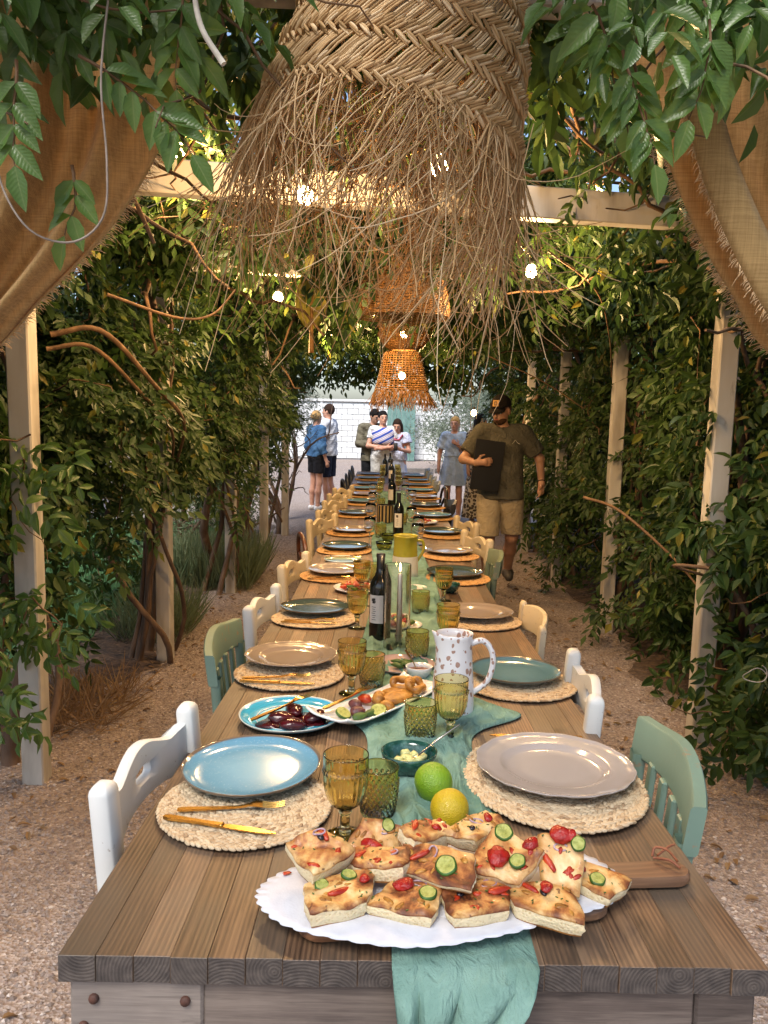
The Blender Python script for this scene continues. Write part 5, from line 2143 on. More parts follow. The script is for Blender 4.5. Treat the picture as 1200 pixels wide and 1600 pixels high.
def spoon(label, p0, p1, mt, nm='serving_spoon', r=.0022):
    p0, p1 = np.array(p0), np.array(p1)
    root = empty(nm, label, 'spoon', None, tuple(p0))
    L = np.linalg.norm(p1 - p0)
    mb = MB()
    mb.tube([(0, 0, 0), (L * .5, 0, .003), (L, 0, 0)], [r * 1.6, r, r * .8], 6)
    mb.build('handle', mt, root)
    b = blob(1, 14, 8, (.018, .012, .004), 0)
    b.xf(Matrix.Translation((L + .013, 0, -.002)))
    b.build('spoon_bowl', mt, root)
    root.rotation_euler = Vector(p1 - p0).to_track_quat('X', 'Z').to_euler()
    return root
M_STEEL = Mat('dull_steel', (.45, .42, .38), .25, Metallic=1.0).m
spoon('thin steel spoon leaning out of the dark green bowl', (.178, 1.64, .93), (.085, 1.605, .872), M_STEEL)
bowl('white_bowl', 'small white bowl of sauce left of the pitcher', .118, 2.29, .042, .042, GZ_WHITE)
spoon('dark handled spoon standing in the small white bowl', (.075, 2.30, .895), (.112, 2.29, .835), M_BRONZE)
mb = blob(1, 16, 6, (.033, .033, .006), .05, 4)
o = tag(mb.build('brown_sauce', M_FIG), 'brown sauce in the small white bowl', 'sauce')
on_table(o, .118, 2.29, 0, .034)
bowl('green_bowl', 'small dark green bowl on the right beyond the brown plate', .33, 3.68, .05, .045, M_GBOWL.m, dz=.001)
put_plate('plate of orange salad left of the wine bottle', -.13, 3.68, 'coupe', GZ_WHITE, .11, 0, .001, name='serving_plate', group='serving plates')
put_plate('plate of salad behind the glass candle cylinder', .06, 2.95, 'coupe', GZ_WHITE, .10, 0, .006, name='serving_plate', group='serving plates')
put_plate('plate of pizza slices far down the right side', .30, 6.10, 'coupe', GZ_WHITE, .13, 0, .001, name='serving_plate', group='serving plates')
put_plate('small white dish by the jug foot', .16, 3.72, 'coupe', GZ_WHITE, .06, 0, .005, name='side_plate', group='serving plates')
for (cx, cy, R, n, mts, nm, lab, g) in ((-.13, 3.68, .075, 16, (M_PEPP, M_ROAST, M_PEPP, M_HERB), 'salad_piece', 'orange red piece of the salad left of the bottle', 'orange salad'),
                                      (.06, 2.95, .07, 12, (M_HERB, M_TOM, M_CHEES, M_FIG), 'salad_piece', 'piece of the mixed salad behind the candle cylinder', 'mixed salad'),
                                      (.30, 6.10, .085, 12, (M_PEPP, M_ROAST, M_TOM), 'pizza_piece', 'red topped piece on the far pizza plate', 'far pizza')):
    for k in range(n):
        mb = blob(.020, 9, 6, (1.2, .9, .5), .2, 100 + k)
        o = tag(mb.build(nm, mts[k % len(mts)]), lab, 'food', g)
        a, r = k * 2.4, R * math.sqrt(k / n)
        on_table(o, cx + r * math.cos(a), cy + r * math.sin(a), rng.uniform(0, 3), .022 + .010 * (1 - k / n))

# ---------------------------------------------------------------- lime and lemon
def citrus(name, label, c1, c2, r, nip):
    M = Mat(name + '_peel', rough=.38)
    v = M.coord('Object')
    M.color(M.ramp(M.noise(v, 14, 3), [(.3, c1), (.7, c2)]))
    vo = M.n('ShaderNodeTexVoronoi', feature='F1')
    vo.inputs['Scale'].default_value = 420
    M.l(v, vo.inputs['Vector'])
    M.bump(vo.outputs['Distance'], .6, .002)
    M.set('Coat Weight', .12)
    n, m = 40, 28
    v_ = np.linspace(.01, PI - .01, m)
    prof = []
    for t in v_:
        z = math.cos(t)
        rr = math.sin(t)
        z2 = z * 1.06 + nip * math.exp(-(rr / .22) ** 2) * (1 if z > 0 else -.4)
        prof.append((max(rr, .0002) * r, -z2 * r))
    mb = MB()
    mb.lathe(prof, n, rf=lambda a, i, z: 1 + .012 * np.sin(3 * a + z * 50) + .008 * np.sin(5 * a))
    return tag(mb.build(name, M.m), label, name)


lm = citrus('lime', 'green lime behind the lemon on the runner', '5f8a14', '86a81e', .0385, .10)
on_table(lm, .112, 1.485, .3, .0405, Matrix.Rotation(1.9, 4, 'X'))
le = citrus('lemon', 'yellow lemon just behind the bread tray', 'b59a10', 'c8ae1c', .0365, .12)
on_table(le, .136, 1.375, -.3, .038, Matrix.Rotation(2.0, 4, 'X'))

# ================================================================ bread tray
M_BOARD = wood_mat('board_wood', ('4a2f1e', '765036', '9a7350'), '6d5746', 22, .5, 'X')
root = empty('serving_board', 'wooden paddle serving board under the white paper doilies', 'serving board')
pts = []
def arc(cx, cy, r, a0, a1, n=6):
    for a in np.linspace(a0, a1, n):
        pts.append((cx + r * math.cos(a), cy + r * math.sin(a)))
arc(-.215, -.085, .03, PI, 1.5 * PI)
arc(.20, -.072, .035, 1.5 * PI, 2 * PI - .4)
pts += [(.255, -.045), (.275, -.03), (.30, -.026)]
arc(.385, -.004, .026, -PI / 2, PI / 2, 8)
pts += [(.30, .022), (.275, .03), (.255, .05)]
arc(.20, .09, .035, .4, PI / 2)
arc(-.215, .085, .03, PI / 2, PI)
mb = MB()
mb.prism(pts, .018, bevel=.004)
mb.build('board', M_BOARD, root, angle=40)
on_table(root, .118, 1.162, .13, .006)
M_LEATHER = noisy('leather', [(.3, '6b3a26'), (.7, '9a5f42')], 40, .6)
mb = MB()
for pth in ([(.36, .02, .024), (.378, .0, .030), (.39, -.015, .024)], [(.372, .03, .022), (.40, .045, .028), (.42, .062, .022)], [(.362, .028, .022), (.37, .035, .034), (.385, .02, .036), (.39, -.005, .03)]):
    P = smoothpath(pth, 12)
    mb.tube(P, .0022, 6)
mb.build('leather_loop', M_LEATHER, root)

M_PAPER = Mat('doily_paper', rough=.85)
_v = M_PAPER.coord('Object')
M_PAPER.color(M_PAPER.ramp(M_PAPER.noise(_v, 30, 4), [(.3, 'c3c5cd'), (.7, 'd0d2d9')]))
_vo = M_PAPER.n('ShaderNodeTexVoronoi', feature='F1')
_vo.inputs['Scale'].default_value = 260
M_PAPER.l(_v, _vo.inputs['Vector'])
M_PAPER.bump(_vo.outputs['Distance'], .2, .001)


def doily(label, cx, cy, a, b, rz, dz):
    n, m = 192, 14
    t = np.linspace(0, 2 * PI, n, endpoint=False)
    edge = 1 + .028 * np.abs(np.sin(t * 22))
    P = np.zeros((m, n, 3))
    for i in range(m):
        f = .0005 + i / (m - 1)
        f = min(f, 1)
        e = 1 + (edge - 1) * max(0, (f - .85) / .15)
        P[i, :, 0] = a * f * np.cos(t) * e
        P[i, :, 1] = b * f * np.sin(t) * e
        P[i, :, 2] = -.003 * max(0, f - .75) / .25 * (1 + .6 * np.sin(t * 3 + 1) + .4 * np.sin(7 * t)) + .0008 * np.sin(5 * t + 6 * f)
    mb = MB()
    mb.grid(P, cv=True, flip=True)
    o = tag(mb.build('paper_doily', M_PAPER.m), label, 'doily', 'paper doilies under the bread')
    o.modifiers.new('thickness', 'SOLIDIFY').thickness = .0006
    on_table(o, cx, cy, rz, dz)
    return o


doily('white scalloped paper doily reaching furthest left under the bread', .055, 1.115, .236, .122, .04, .0285)
doily('white scalloped paper doily reaching furthest right under the bread', .185, 1.160, .212, .118, .05, .0305)

# ---------------------------------------------------------------- focaccia
M_CRUST = Mat('focaccia_crust', rough=.5)
_v = M_CRUST.coord('Object', rand=6)
_f = M_CRUST.noise(_v, 17, 6, .62, .4)
_c = M_CRUST.ramp(_f, [(.33, '3a1c0c'), (.39, '7a4220'), (.45, 'b0703a'), (.52, 'cc9a58'), (.61, 'dab880'), (.8, 'e6d2aa')])
_g = M_CRUST.noise(_v, 44, 4, .6)
_c = M_CRUST.mix(M_CRUST.ramp(_g, [(.62, 0.0), (.72, .35)]), _c, 'a8602c')
_c = M_CRUST.mix(M_CRUST.ramp(M_CRUST.noise(_v, 90, 2), [(.66, 0.0), (.72, .8)]), _c, '4a2412')
_at = M_CRUST.n('ShaderNodeAttribute', attribute_name='edge')
_e = M_CRUST.math('MULTIPLY', M_CRUST.ramp(_at.outputs['Fac'], [(.72, 0.0), (1.0, 1.0)]), M_CRUST.ramp(_f, [(.42, 1.0), (.62, 0.0)]))
_c = M_CRUST.mix(M_CRUST.math('MULTIPLY', _e, .8), _c, '5a2c12')
M_CRUST.color(_c)
M_CRUST.bump(_g, .45, .004)
M_CRUST.set('Coat Weight', .08)
M_CRUMB = Mat('focaccia_crumb', rough=.85)
_v = M_CRUMB.coord('Object', rand=6)
_vo = M_CRUMB.n('ShaderNodeTexVoronoi', feature='SMOOTH_F1')
_vo.inputs['Scale'].default_value = 260
M_CRUMB.l(_v, _vo.inputs['Vector'])
_n = M_CRUMB.noise(_v, 55, 5, .65)
_h = M_CRUMB.math('ADD', _vo.outputs['Distance'], _n)
M_CRUMB.color(M_CRUMB.ramp(_h, [(.35, '9a7a4c'), (.6, 'cdb487'), (.9, 'decca6')]))
M_CRUMB.bump(_h, .5, .003)
M_CRUMB.set('Subsurface Weight', .08)
M_BASE = noisy('focaccia_base', [(.3, '6a3a16'), (.7, 'b07a3c')], 40, .6, .3)


def focaccia(label, w, d, h, seed, tops):
    """slab with a browned dimpled top, pale crumb sides; tops: (kind, u, v, size)"""
    r_ = np.random.default_rng(seed)
    root = empty('focaccia_piece', label, 'focaccia', 'focaccia pieces on the tray')
    n = 17
    ph = r_.uniform(0, 6, 12)
    bub = [(r_.uniform(-.8, .8), r_.uniform(-.8, .8), r_.uniform(.02, .07)) for _ in range(5)]
    h = h * .86
    def outl(u, v):
        # u, v in -1..1, squarish with uneven edges
        x = u * w / 2 * (1 + .16 * v * math.sin(ph[0]) + .025 * math.sin(v * 6 + ph[1])) + v * .12 * w * math.sin(ph[10])
        y = v * d / 2 * (1 + .16 * u * math.sin(ph[2]) + .025 * math.sin(u * 5 + ph[3]))
        k = 1 - .08 * (u * v) ** 2
        return x * k, y * k
    us = np.linspace(-1, 1, n)
    T = np.zeros((n, n, 3))
    for i, u in enumerate(us):
        for j, v in enumerate(us):
            x, y = outl(u, v)
            e = max(abs(u), abs(v))
            z = h * (1 + .10 * math.sin(u * 2.2 + ph[4]) * math.sin(v * 2.0 + ph[5]) + .05 * math.sin(u * 5.5 + v * 4 + ph[6]) + .035 * math.sin(u * 10 + ph[7]) * math.sin(v * 11 + ph[8]))
            z -= h * .13 * max(0, (e - .82) / .18) ** 2
            for (bu, bv, bs) in bub:
                z += h * .10 * math.exp(-((u - bu) ** 2 + (v - bv) ** 2) / bs)
            z -= h * .25 * math.exp(-((u - math.cos(ph[9])) ** 2 + (v - abs(math.sin(ph[9]))) ** 2) / .5)     # oven edge runs thin
            T[i, j] = (x, y, z)
    mb = MB()
    mb.grid(T)
    # crust lips over the cut faces a little
    loop = [(i, 0) for i in range(n)] + [(n - 1, j) for j in range(1, n)] + [(i, n - 1) for i in range(n - 2, -1, -1)] + [(0, j) for j in range(n - 2, 0, -1)]
    L = np.array([T[i, j] for i, j in loop])
    cen = L.mean(0)
    m = 7
    lip = .10
    R0 = np.array([L, L * [1.012, 1.012, 1] - [0, 0, lip * h * .5], L * [1.008, 1.008, 1 - lip]])
    mb.grid(R0, cv=True)
    cr = mb.build('crust', M_CRUST.m, root)
    ev = np.concatenate([np.maximum(np.abs(us)[:, None], np.abs(us)[None, :]).ravel(), np.ones(len(R0.reshape(-1, 3)))])
    at = cr.data.attributes.new('edge', 'FLOAT', 'POINT')
    at.data.foreach_set('value', ev.astype(np.float32))
    bits = MB()
    for k in range(7):
        i, j = r_.integers(2, n - 2, 2)
        q = blob(r_.uniform(.003, .0065), 9, 6, (1.5, .8, .35), .2, int(r_.integers(999)))
        q.xf(Matrix.Translation(T[i, j]) @ Matrix.Rotation(r_.uniform(0, 3), 4, 'Z'))
        bits.add(np.concatenate(q.v), q.f[0][0])
    bits.build('pepper_bits', [M_PEPP, M_ROAST][seed % 2], root)['kind'] = 'stuff'
    S = []
    for k in range(m):
        f = k / (m - 1)
        q = L.copy()
        q[:, 2] = L[:, 2] * (1 - lip) * (1 - f) + .003 * f
        s = 1 + .03 * math.sin(f * PI) + r_.normal(0, .010, (len(L), 1)) * (0 < k < m - 1)
        q[:, :2] *= s * (1 - .05 * f)
        S.append(q)
    mb = MB()
    mb.grid(np.array(S), cv=True)
    mb.build('crumb', M_CRUMB.m, root, angle=50)
    mb = MB()
    bq = np.array(S[-1])
    b2 = bq * [.98, .98, 0]
    mb.grid(np.array([bq, b2]), cv=True)
    mb.add(b2, [tuple(range(len(b2)))[::-1]])
    mb.build('base_crust', M_BASE, root)
    for (kind, u, v, s) in tops:
        i = int(round((u + 1) / 2 * (n - 1)))
        j = int(round((v + 1) / 2 * (n - 1)))
        p = T[i, j]
        tl = Matrix.Translation(p) @ Matrix.Rotation(r_.uniform(0, 6), 4, 'Z') @ Matrix.Rotation(r_.normal(0, .15), 4, 'X')
        if kind == 'tomato':
            b = blob(s * 1.12, 18, 12, (1, .88, .5), .11, int(seed * 7 + i), 0)
            b.xf(tl @ Matrix.Translation((0, 0, s * .35)))
            b.build('tomato', M_TOM, root)
        elif kind == 'zucchini':
            b = MB()
            b.lathe([(s * .84, .0), (s, .001), (s, .0045), (s * .84, .0055)], 20, rf=lambda a, i, z: 1 + .05 * np.sin(2 * a + s * 900) + .03 * np.sin(5 * a))
            b.xf(tl)
            z = b.build('zucchini', M_ZUCR, root)
            b = MB()
            b.lathe([(s * .84, .0055), (s * .5, .0052), (.0001, .0040)], 20, rf=lambda a, i, z: 1 + .05 * np.sin(2 * a + s * 900) + .03 * np.sin(5 * a))
            b.xf(tl)
            b.build('flesh', M_ZUCF, z)
        elif kind == 'onion':
            b = MB()
            a = np.linspace(.2, 5.6, 22)
            b.tube(np.stack([s * np.cos(a), s * .55 * np.sin(a), .0008 + .0008 * np.sin(a * 2)], 1), .0015, 6)
            b.xf(tl)
            b.build('onion_ring', M_ONION, root)
        elif kind == 'olive':
            b = blob(s, 12, 8, (1, .8, .5), .1, seed)
            b.xf(tl @ Matrix.Translation((0, 0, s * .2)))
            b.build('olive', M_OLV, root)
        elif kind == 'pepper':
            b = blob(s, 12, 8, (1.6, .5, .3), .15, seed)
            b.xf(tl @ Matrix.Translation((0, 0, s * .15)))
            b.build('pepper_strip', M_PEPP, root)
    # baked-in specks of herb
    mb = MB()
    for k in range(10):
        i, j = r_.integers(1, n - 1, 2)
        mb.box(T[i, j] + [0, 0, .001], (.004, .0015, .001), R=Matrix.Rotation(r_.uniform(0, 3), 3, 'Z'))
    mb.build('herbs', M_HERB, root, smooth=False)['kind'] = 'stuff'
    return root


RX = lambda a: Matrix.Rotation(a, 4, 'X')
RY = lambda a: Matrix.Rotation(a, 4, 'Y')
FOC = [  # x, y, dz, rz, tilt, w, d, h, toppings, label
    (-.056, 1.072, .030, .30, RX(.10), .100, .072, .036, [('zucchini', -.45, .55, .012), ('zucchini', .25, .6, .012), ('pepper', .0, -.1, .012), ('tomato', .75, .2, .008)], 'front left focaccia slab with two zucchini slices'),
    (-.092, 1.138, .062, .55, RX(.35) @ RY(-.18), .072, .070, .044, [('olive', .3, .3, .006), ('onion', .4, .5, .010)], 'thick focaccia chunk stacked at the far left of the tray'),
    (-.004, 1.240, .036, -.18, RX(.95) @ RY(.1), .078, .075, .034, [('tomato', .15, -.25, .0175), ('zucchini', .35, .85, .011), ('onion', .4, .65, .009)], 'focaccia piece at the back propped up with a large tomato'),
    (.004, 1.138, .046, -.42, RX(.02) @ RY(-.12), .098, .055, .036, [('pepper', -.5, .3, .010), ('onion', .5, .2, .010)], 'focaccia slab in the middle left with its cut face forward'),
    (.048, 1.072, .030, -.10, RX(.10), .092, .072, .028, [('tomato', -.3, .35, .0145), ('zucchini', .65, .15, .0145), ('onion', .1, .7, .012)], 'front focaccia slab with a tomato and a zucchini slice'),
    (.076, 1.200, .064, .55, RX(.20) @ RY(.1), .084, .046, .036, [('tomato', .4, -.3, .008), ('pepper', -.5, .2, .010)], 'small focaccia wedge at the back left of centre'),
    (.098, 1.122, .064, -.40, RX(.36) @ RY(-.08), .120, .066, .018, [('zucchini', .25, -.1, .0175), ('onion', -.1, .5, .012), ('pepper', -.5, .1, .011)], 'thin charred focaccia slab in the centre with one zucchini slice'),
    (.152, 1.072, .030, .20, RX(.10), .102, .072, .030, [('onion', .35, .5, .014), ('pepper', .6, -.1, .013), ('olive', -.5, .4, .006)], 'front focaccia slab with a red onion ring'),
    (.166, 1.222, .066, .50, RX(.30) @ RY(-.15), .090, .046, .034, [('olive', -.4, -.1, .006), ('tomato', .5, .0, .008), ('onion', .1, .3, .011)], 'focaccia wedge at the back right of centre'),
    (.205, 1.140, .060, -.45, RX(.50) @ RY(.12), .088, .078, .036, [('tomato', -.1, -.2, .0165), ('zucchini', .5, -.1, .013), ('tomato', .5, .85, .011), ('zucchini', -.5, .9, .015)], 'tilted focaccia chunk right of centre with tomato and zucchini'),
    (.252, 1.066, .030, -.45, RX(.10), .098, .066, .034, [('tomato', .1, .45, .0105), ('olive', .0, .3, .007), ('pepper', -.4, .5, .010)], 'front right focaccia slab broken across with an olive'),
    (.292, 1.142, .060, -.14, RX(.80) @ RY(.06), .066, .085, .036, [('tomato', .0, .9, .015), ('tomato', .4, .85, .010), ('zucchini', .7, .6, .012), ('pepper', -.5, -.1, .011), ('onion', .0, .5, .010)], 'upright focaccia piece on the right topped with tomato'),
    (.340, 1.138, .030, .75, RX(.12), .066, .094, .026, [('tomato', .0, .4, .008), ('zucchini', -.3, -.2, .013), ('onion', -.4, .6, .012)], 'rightmost focaccia slab lying flat on the tray')]
for k, (x, y, dz, rz, tl, w, d, h, tp_, lab) in enumerate(FOC):
    o = focaccia(lab, w * 1.05, d * 1.05, h, 11 + k * 3, tp_)
    on_table(o, x, y, rz + [0, .1, -.1, .2, -.15, .1, -.1, .15, .2, -.1, .1, -.2, .1][k], dz, tl)
mb = blob(1, 12, 6, (.008, .004, .0015), .3, 2)
o = tag(mb.build('crumb_scrap', M_PEPP), 'small orange scrap on the left of the doily', 'crumb')
on_table(o, -.145, 1.16, .4, .030)
# ================================================================ big seagrass pendant
M_STRAW = Mat('seagrass', rough=.7)
M_STRAW.color(M_STRAW.ramp(M_STRAW.islandrnd(), [(0, '92754e'), (.35, 'b8966a'), (.7, 'ceae82'), (1, 'dcc4a0')]))
M_STRAW.set('Specular IOR Level', .25)
M_STRAW = M_STRAW.m
M_RATTAN = noisy('rattan', [(.3, '6e4a26'), (.7, 'a0743e')], 30, .5)
M_CORD = Mat('lamp_cord', (.03, .028, .025), .6).m

root = empty('seagrass_pendant', 'huge braided seagrass pendant shade with long ragged fringe in front', 'pendant lamp')
def prof(z):
    return float(np.interp(z, [-.02, 0, .07, .14, .21, .30, .40, .50, .58], [.268, .264, .250, .236, .222, .196, .155, .10, .055]))
braid, strip_ = MB(), MB()
NZ = [0, .082, .160, .236, .312, .386, .458, .52]
up = np.array([0, 0, 1.])
for ri, z in enumerate(NZ):
    r = prof(z)
    n = int(2 * PI * r / .0205)
    for k in range(n):
        a = 2 * PI * k / n
        for s, sh in ((-1, 0), (1, .5)):
            a2 = a + sh * 2 * PI / n
            e = np.array([math.cos(a2), math.sin(a2), 0])
            t = np.array([-math.sin(a2), math.cos(a2), 0])
            for q in range(3):
                c = e * (r + .006 + rng.normal(0, .001)) + up * (z + s * .0085 + (q - 1) * .0042) + t * (q - 1) * -.003
                d = t * .9 + up * s * .62 + e * .15
                lump(braid, c, d, e, .0205 * rng.uniform(.9, 1.1), .0032)
    if ri < len(NZ) - 1:
        z1 = NZ[ri + 1]
        r1 = prof(z1)
        nb = int(2 * PI * r / .021)
        for k in range(nb):
            a = 2 * PI * (k + rng.uniform(-.15, .15)) / nb
            for q in range(4):
                a0 = a + (q - 1.5) * .0045 / r
                a1 = a0 + .040 / r + rng.normal(0, .004)
                p0 = np.array([math.cos(a0) * (r + .002), math.sin(a0) * (r + .002), z + .012])
                p1 = np.array([math.cos(a1) * (r1 + .002), math.sin(a1) * (r1 + .002), z1 - .012])
                m = (p0 + p1) / 2 * [1.008, 1.008, 1] + rng.normal(0, .0015, 3)
                strip_.tube([p0, m, p1], [.0021, .0023, .0021], 4, cap=False)
braid.build('braids', M_STRAW, root)['kind'] = 'stuff'
strip_.build('straw_ladder', M_STRAW, root)['kind'] = 'stuff'
fr = MB()
tuft_a = rng.uniform(0, 2 * PI, 120)
for k in range(760):
    a = tuft_a[k % 120] + rng.normal(0, .03)
    e = np.array([math.cos(a), math.sin(a), 0])
    t = np.array([-math.sin(a), math.cos(a), 0])
    p = e * (.266 + rng.normal(0, .003)) + up * rng.uniform(-.018, .004)
    L = float(np.clip(rng.normal(.31, .10), .10, .56))
    n = 13
    d = e * rng.uniform(.05, .5) + t * rng.normal(-.22, .5) - up * .9
    curl = rng.normal(0, 1, 3) * rng.choice([1.2, 2.4, 4.0])
    path = [p]
    for i in range(n):
        f = i / n
        d = d / np.linalg.norm(d)
        d = d + (-up * .11 - e * .045) + curl * .085 * f + rng.normal(0, .085, 3)
        p = p + d / np.linalg.norm(d) * L / n
        path.append(p)
    fr.tube(np.array(path), np.linspace(1, .55, n + 1) * rng.uniform(.0009, .0019), 4, cap=False)
fr.build('fringe', M_STRAW, root)['kind'] = 'stuff'
mb = MB()
mb.tube([(0, 0, .50), (0, 0, .75)], .004, 6)
mb.build('cord', M_CORD, root)
root.matrix_world = Matrix.Translation((0, 1.75, 2.215)) @ Matrix.Rotation(math.radians(13), 4, 'Y') @ Matrix.Scale(1.06, 4)


# ================================================================ rattan pendants further back
def rattan_shade(label, prof, loc, nr=44, rows=None, fringe=0, bulb=None, rr=.0032, seed=3, top_=.5):
    r_ = np.random.default_rng(seed)
    root = empty('rattan_pendant', label, 'pendant lamp', 'rattan pendant lamps over the table', loc)
    P = smoothpath([(r, 0, z) for r, z in prof], 40)
    rib = MB()
    for k in range(nr):
        a = 2 * PI * k / nr
        rib.tube(np.stack([P[:, 0] * math.cos(a), P[:, 0] * math.sin(a), P[:, 2]], 1), rr * .9, 4, cap=False)
    rib.build('ribs', M_RATTAN, root)['kind'] = 'stuff'
    wv = MB()
    L = np.concatenate([[0], np.cumsum(np.linalg.norm(np.diff(P, axis=0), axis=1))])
    rows = rows or int(L[-1] / (rr * 2.6))
    for i in range(rows):
        s = L[-1] * (i + .5) / rows
        r = np.interp(s, L, P[:, 0])
        z = np.interp(s, L, P[:, 2])
        a = np.linspace(0, 2 * PI, nr * 2 + 1)
        w = rr * 1.2 * np.cos(a * nr + PI * (i % 2))
        wv.tube(np.stack([(r + w) * np.cos(a), (r + w) * np.sin(a), z + r_.normal(0, .0015, len(a))], 1), rr, 4, cap=False)
    wv.build('weave', M_RATTAN, root)['kind'] = 'stuff'
    if fringe:
        f = MB()
        r0, z0 = prof[-1]
        for k in range(fringe):
            a = r_.uniform(0, 2 * PI)
            e = np.array([math.cos(a), math.sin(a), 0])
            f.tube(walker(e * r0 + up * z0, e * .25 - up, 6, r_.uniform(.02, .035), .15), .0025, 4, cap=False)
        f.build('fringe', M_RATTAN, root)['kind'] = 'stuff'
    mb = MB()
    mb.tube([(0, 0, prof[0][1]), (0, 0, 2.95 - loc[2])], .004, 6)
    mb.build('cord', M_CORD, root)
    if bulb:
        make_bulb(root, (0, 0, bulb[0]), bulb[1])
    return root


M_BULB = Mat('lit_bulb', (1, .8, .5), .3)
M_BULB.set('Emission Color', (1, .66, .27, 1))
M_BULB.set('Emission Strength', 40)
M_BULB = M_BULB.m
WARM = (1.0, .60, .26)


def make_bulb(parent, loc, energy, soft=.03):
    mb = MB()
    mb.lathe([(.0001, -.066), (.015, -.064), (.028, -.048), (.032, -.033), (.026, -.015), (.014, 0), (.0001, 0)], 16)
    mb.xf(Matrix.Translation(loc))
    b = mb.build('bulb', M_BULB, parent)
    mb = MB()
    mb.lathe([(.0001, -.002), (.014, -.002), (.015, .03), (.008, .038), (.0001, .038)], 12)
    mb.xf(Matrix.Translation(loc))
    mb.build('socket', M_CORD, parent)
    ld = bpy.data.lights.new('bulb_light', 'POINT')
    ld.energy = energy
    ld.color = WARM
    ld.shadow_soft_size = soft
    lo = bpy.data.objects.new('bulb_light', ld)
    COL.objects.link(lo)
    lo.parent = parent
    lo.location = (loc[0], loc[1], loc[2] - .10)


rattan_shade('dark woven rattan bell shade seen through the fringe', [(.03, .36), (.10, .34), (.19, .24), (.24, .10), (.25, .0)], (.075, 4.2, 2.13), 52, None, 0, None, .0035)
rattan_shade('round orange lit rattan basket shade', [(.05, .17), (.15, .15), (.215, .06), (.21, -.03), (.16, -.12), (.10, -.16)], (.13, 6.2, 2.29), 48, None, 0, (.0, 1.8), .0038)
rattan_shade('farthest orange rattan bell shade with a ragged rim', [(.06, .30), (.17, .26), (.2, .15), (.23, .02), (.26, -.10)], (.145, 7.5, 1.95), 40, 22, 260, (.08, 1.3), .004)

# leaf shaped woven fan on its stick
root = empty('woven_leaf_fan', 'yellow green leaf shaped woven fan hanging on a stick left of the rattan bell', 'fan', None, (-.447, 4.6, 2.10))
t = np.linspace(0, 1, 22)
half = .092 * np.sin(PI * t ** .8) ** .8 + .003
P = np.zeros((22, 13, 3))
for j, s in enumerate(np.linspace(-1, 1, 13)):
    P[:, j] = np.stack([half * s, .012 * (1 - s * s) * np.sin(PI * t) - .01 + .002 * (j % 2), .38 * t], 1)
mb = MB()
mb.grid(P)
M_FAN = noisy('palm_leaf', [(.3, '7d7420'), (.6, 'a89a3a'), (.8, 'b8a850')], 18, .6, .5, 90, (6, 1, 1))
c = mb.build('blade', M_FAN, root)
c.modifiers.new('thickness', 'SOLIDIFY').thickness = .003
mb = MB()
mb.tube([(0, -.004, -.13), (0, -.004, 0), (0, .0, .36)], [.016, .011, .004], 8)
mb.build('stick', noisy('fan_stick', [(.3, '8a6236'), (.7, 'b88a52')], 20, .6), root)
mb = MB()
mb.tube([(0, 0, .37), (0, 0, .42)], .002, 4)
mb.build('string', M_CORD, root)

# heart of dark twigs
root = empty('twig_heart', 'small dark twig heart hanging in the roof leaves right of the big lampshade', 'heart wreath', None, (.672, 3.0, 2.66))
a = np.linspace(0, 2 * PI, 60)
hx, hz = 16 * np.sin(a) ** 3, 13 * np.cos(a) - 5 * np.cos(2 * a) - 2 * np.cos(3 * a) - np.cos(4 * a)
mb = MB()
for k in range(6):
    s = .0042 + .0002 * k
    mb.tube(np.stack([hx * s + rng.normal(0, .002), rng.normal(0, .004) + .005 * np.sin(a * 5 + k), hz * s], 1) + rng.normal(0, .0012, (60, 3)), .0035, 5, cap=False)
mb.build('wreath', M_BARK, root)
mb = MB()
for k in range(26):
    p = np.array([rng.uniform(-.04, .04), 0, rng.uniform(-.035, .04)])
    q = p + rng.normal(0, .03, 3) * [1, .2, 1]
    mb.tube([p, (p + q) / 2 + rng.normal(0, .004, 3), q], .0018, 4)
mb.build('infill_twigs', M_BARK, root)
mb = MB()
mb.tube([(0, 0, .045), (0, 0, .2)], .0015, 4)
mb.build('string', M_CORD, root)

# ================================================================ string lights under the roof
BUL = [(-.32, 3.0, 2.455, 6, 'lit bulb seen through the fringe at its left'), (-.70, 5.0, 2.375, 9, 'lit bulb left of the leaf shaped fan'), (.754, 4.2, 2.42, 9, 'lit bulb right of the fringe on the second beam'),
       (.02, 7.0, 2.57, 8, 'lit bulb just above the round orange basket shade'), (1.02, 9.0, 1.70, 3, 'lit bulb hanging beside the head of the waiter'), (.16, 2.7, 2.48, 5, 'lit bulb high behind the big lampshade'),
       (-.95, 3.6, 2.80, 7, 'lit bulb behind the leaves above the left beam'), (1.05, 4.1, 2.80, 7, 'lit bulb behind the leaves above the right beam'), (.55, 8.6, 2.5, 6, 'lit bulb deep under the roof on the right'), (-.6, 8.2, 2.5, 6, 'lit bulb deep under the roof on the left')]
for (x, y, z, e, lab) in BUL:
    r = empty('string_bulb', lab, 'light bulb', 'warm bulbs strung under the roof', (x, y, z))
    make_bulb(r, (0, 0, 0), e * 4.2)
    if z < 2:
        mb = MB()
        mb.tube([(0, 0, .03), (.01, 0, .4), (0, 0, .8)], .002, 4)
        mb.build('cord', M_CORD, r)
M_WIRE = Mat('light_wire', (.22, .15, .06), .6).m
ch = [(-1.3, 3.16, 2.62), (-.95, 3.6, 2.84), (-.32, 3.0, 2.49), (.16, 2.7, 2.515), (.754, 4.2, 2.455), (1.05, 4.1, 2.84), (-.70, 5.0, 2.41), (.02, 7.0, 2.61), (-.6, 8.2, 2.54), (.55, 8.6, 2.54), (1.5, 9.2, 2.6)]
mb = MB()
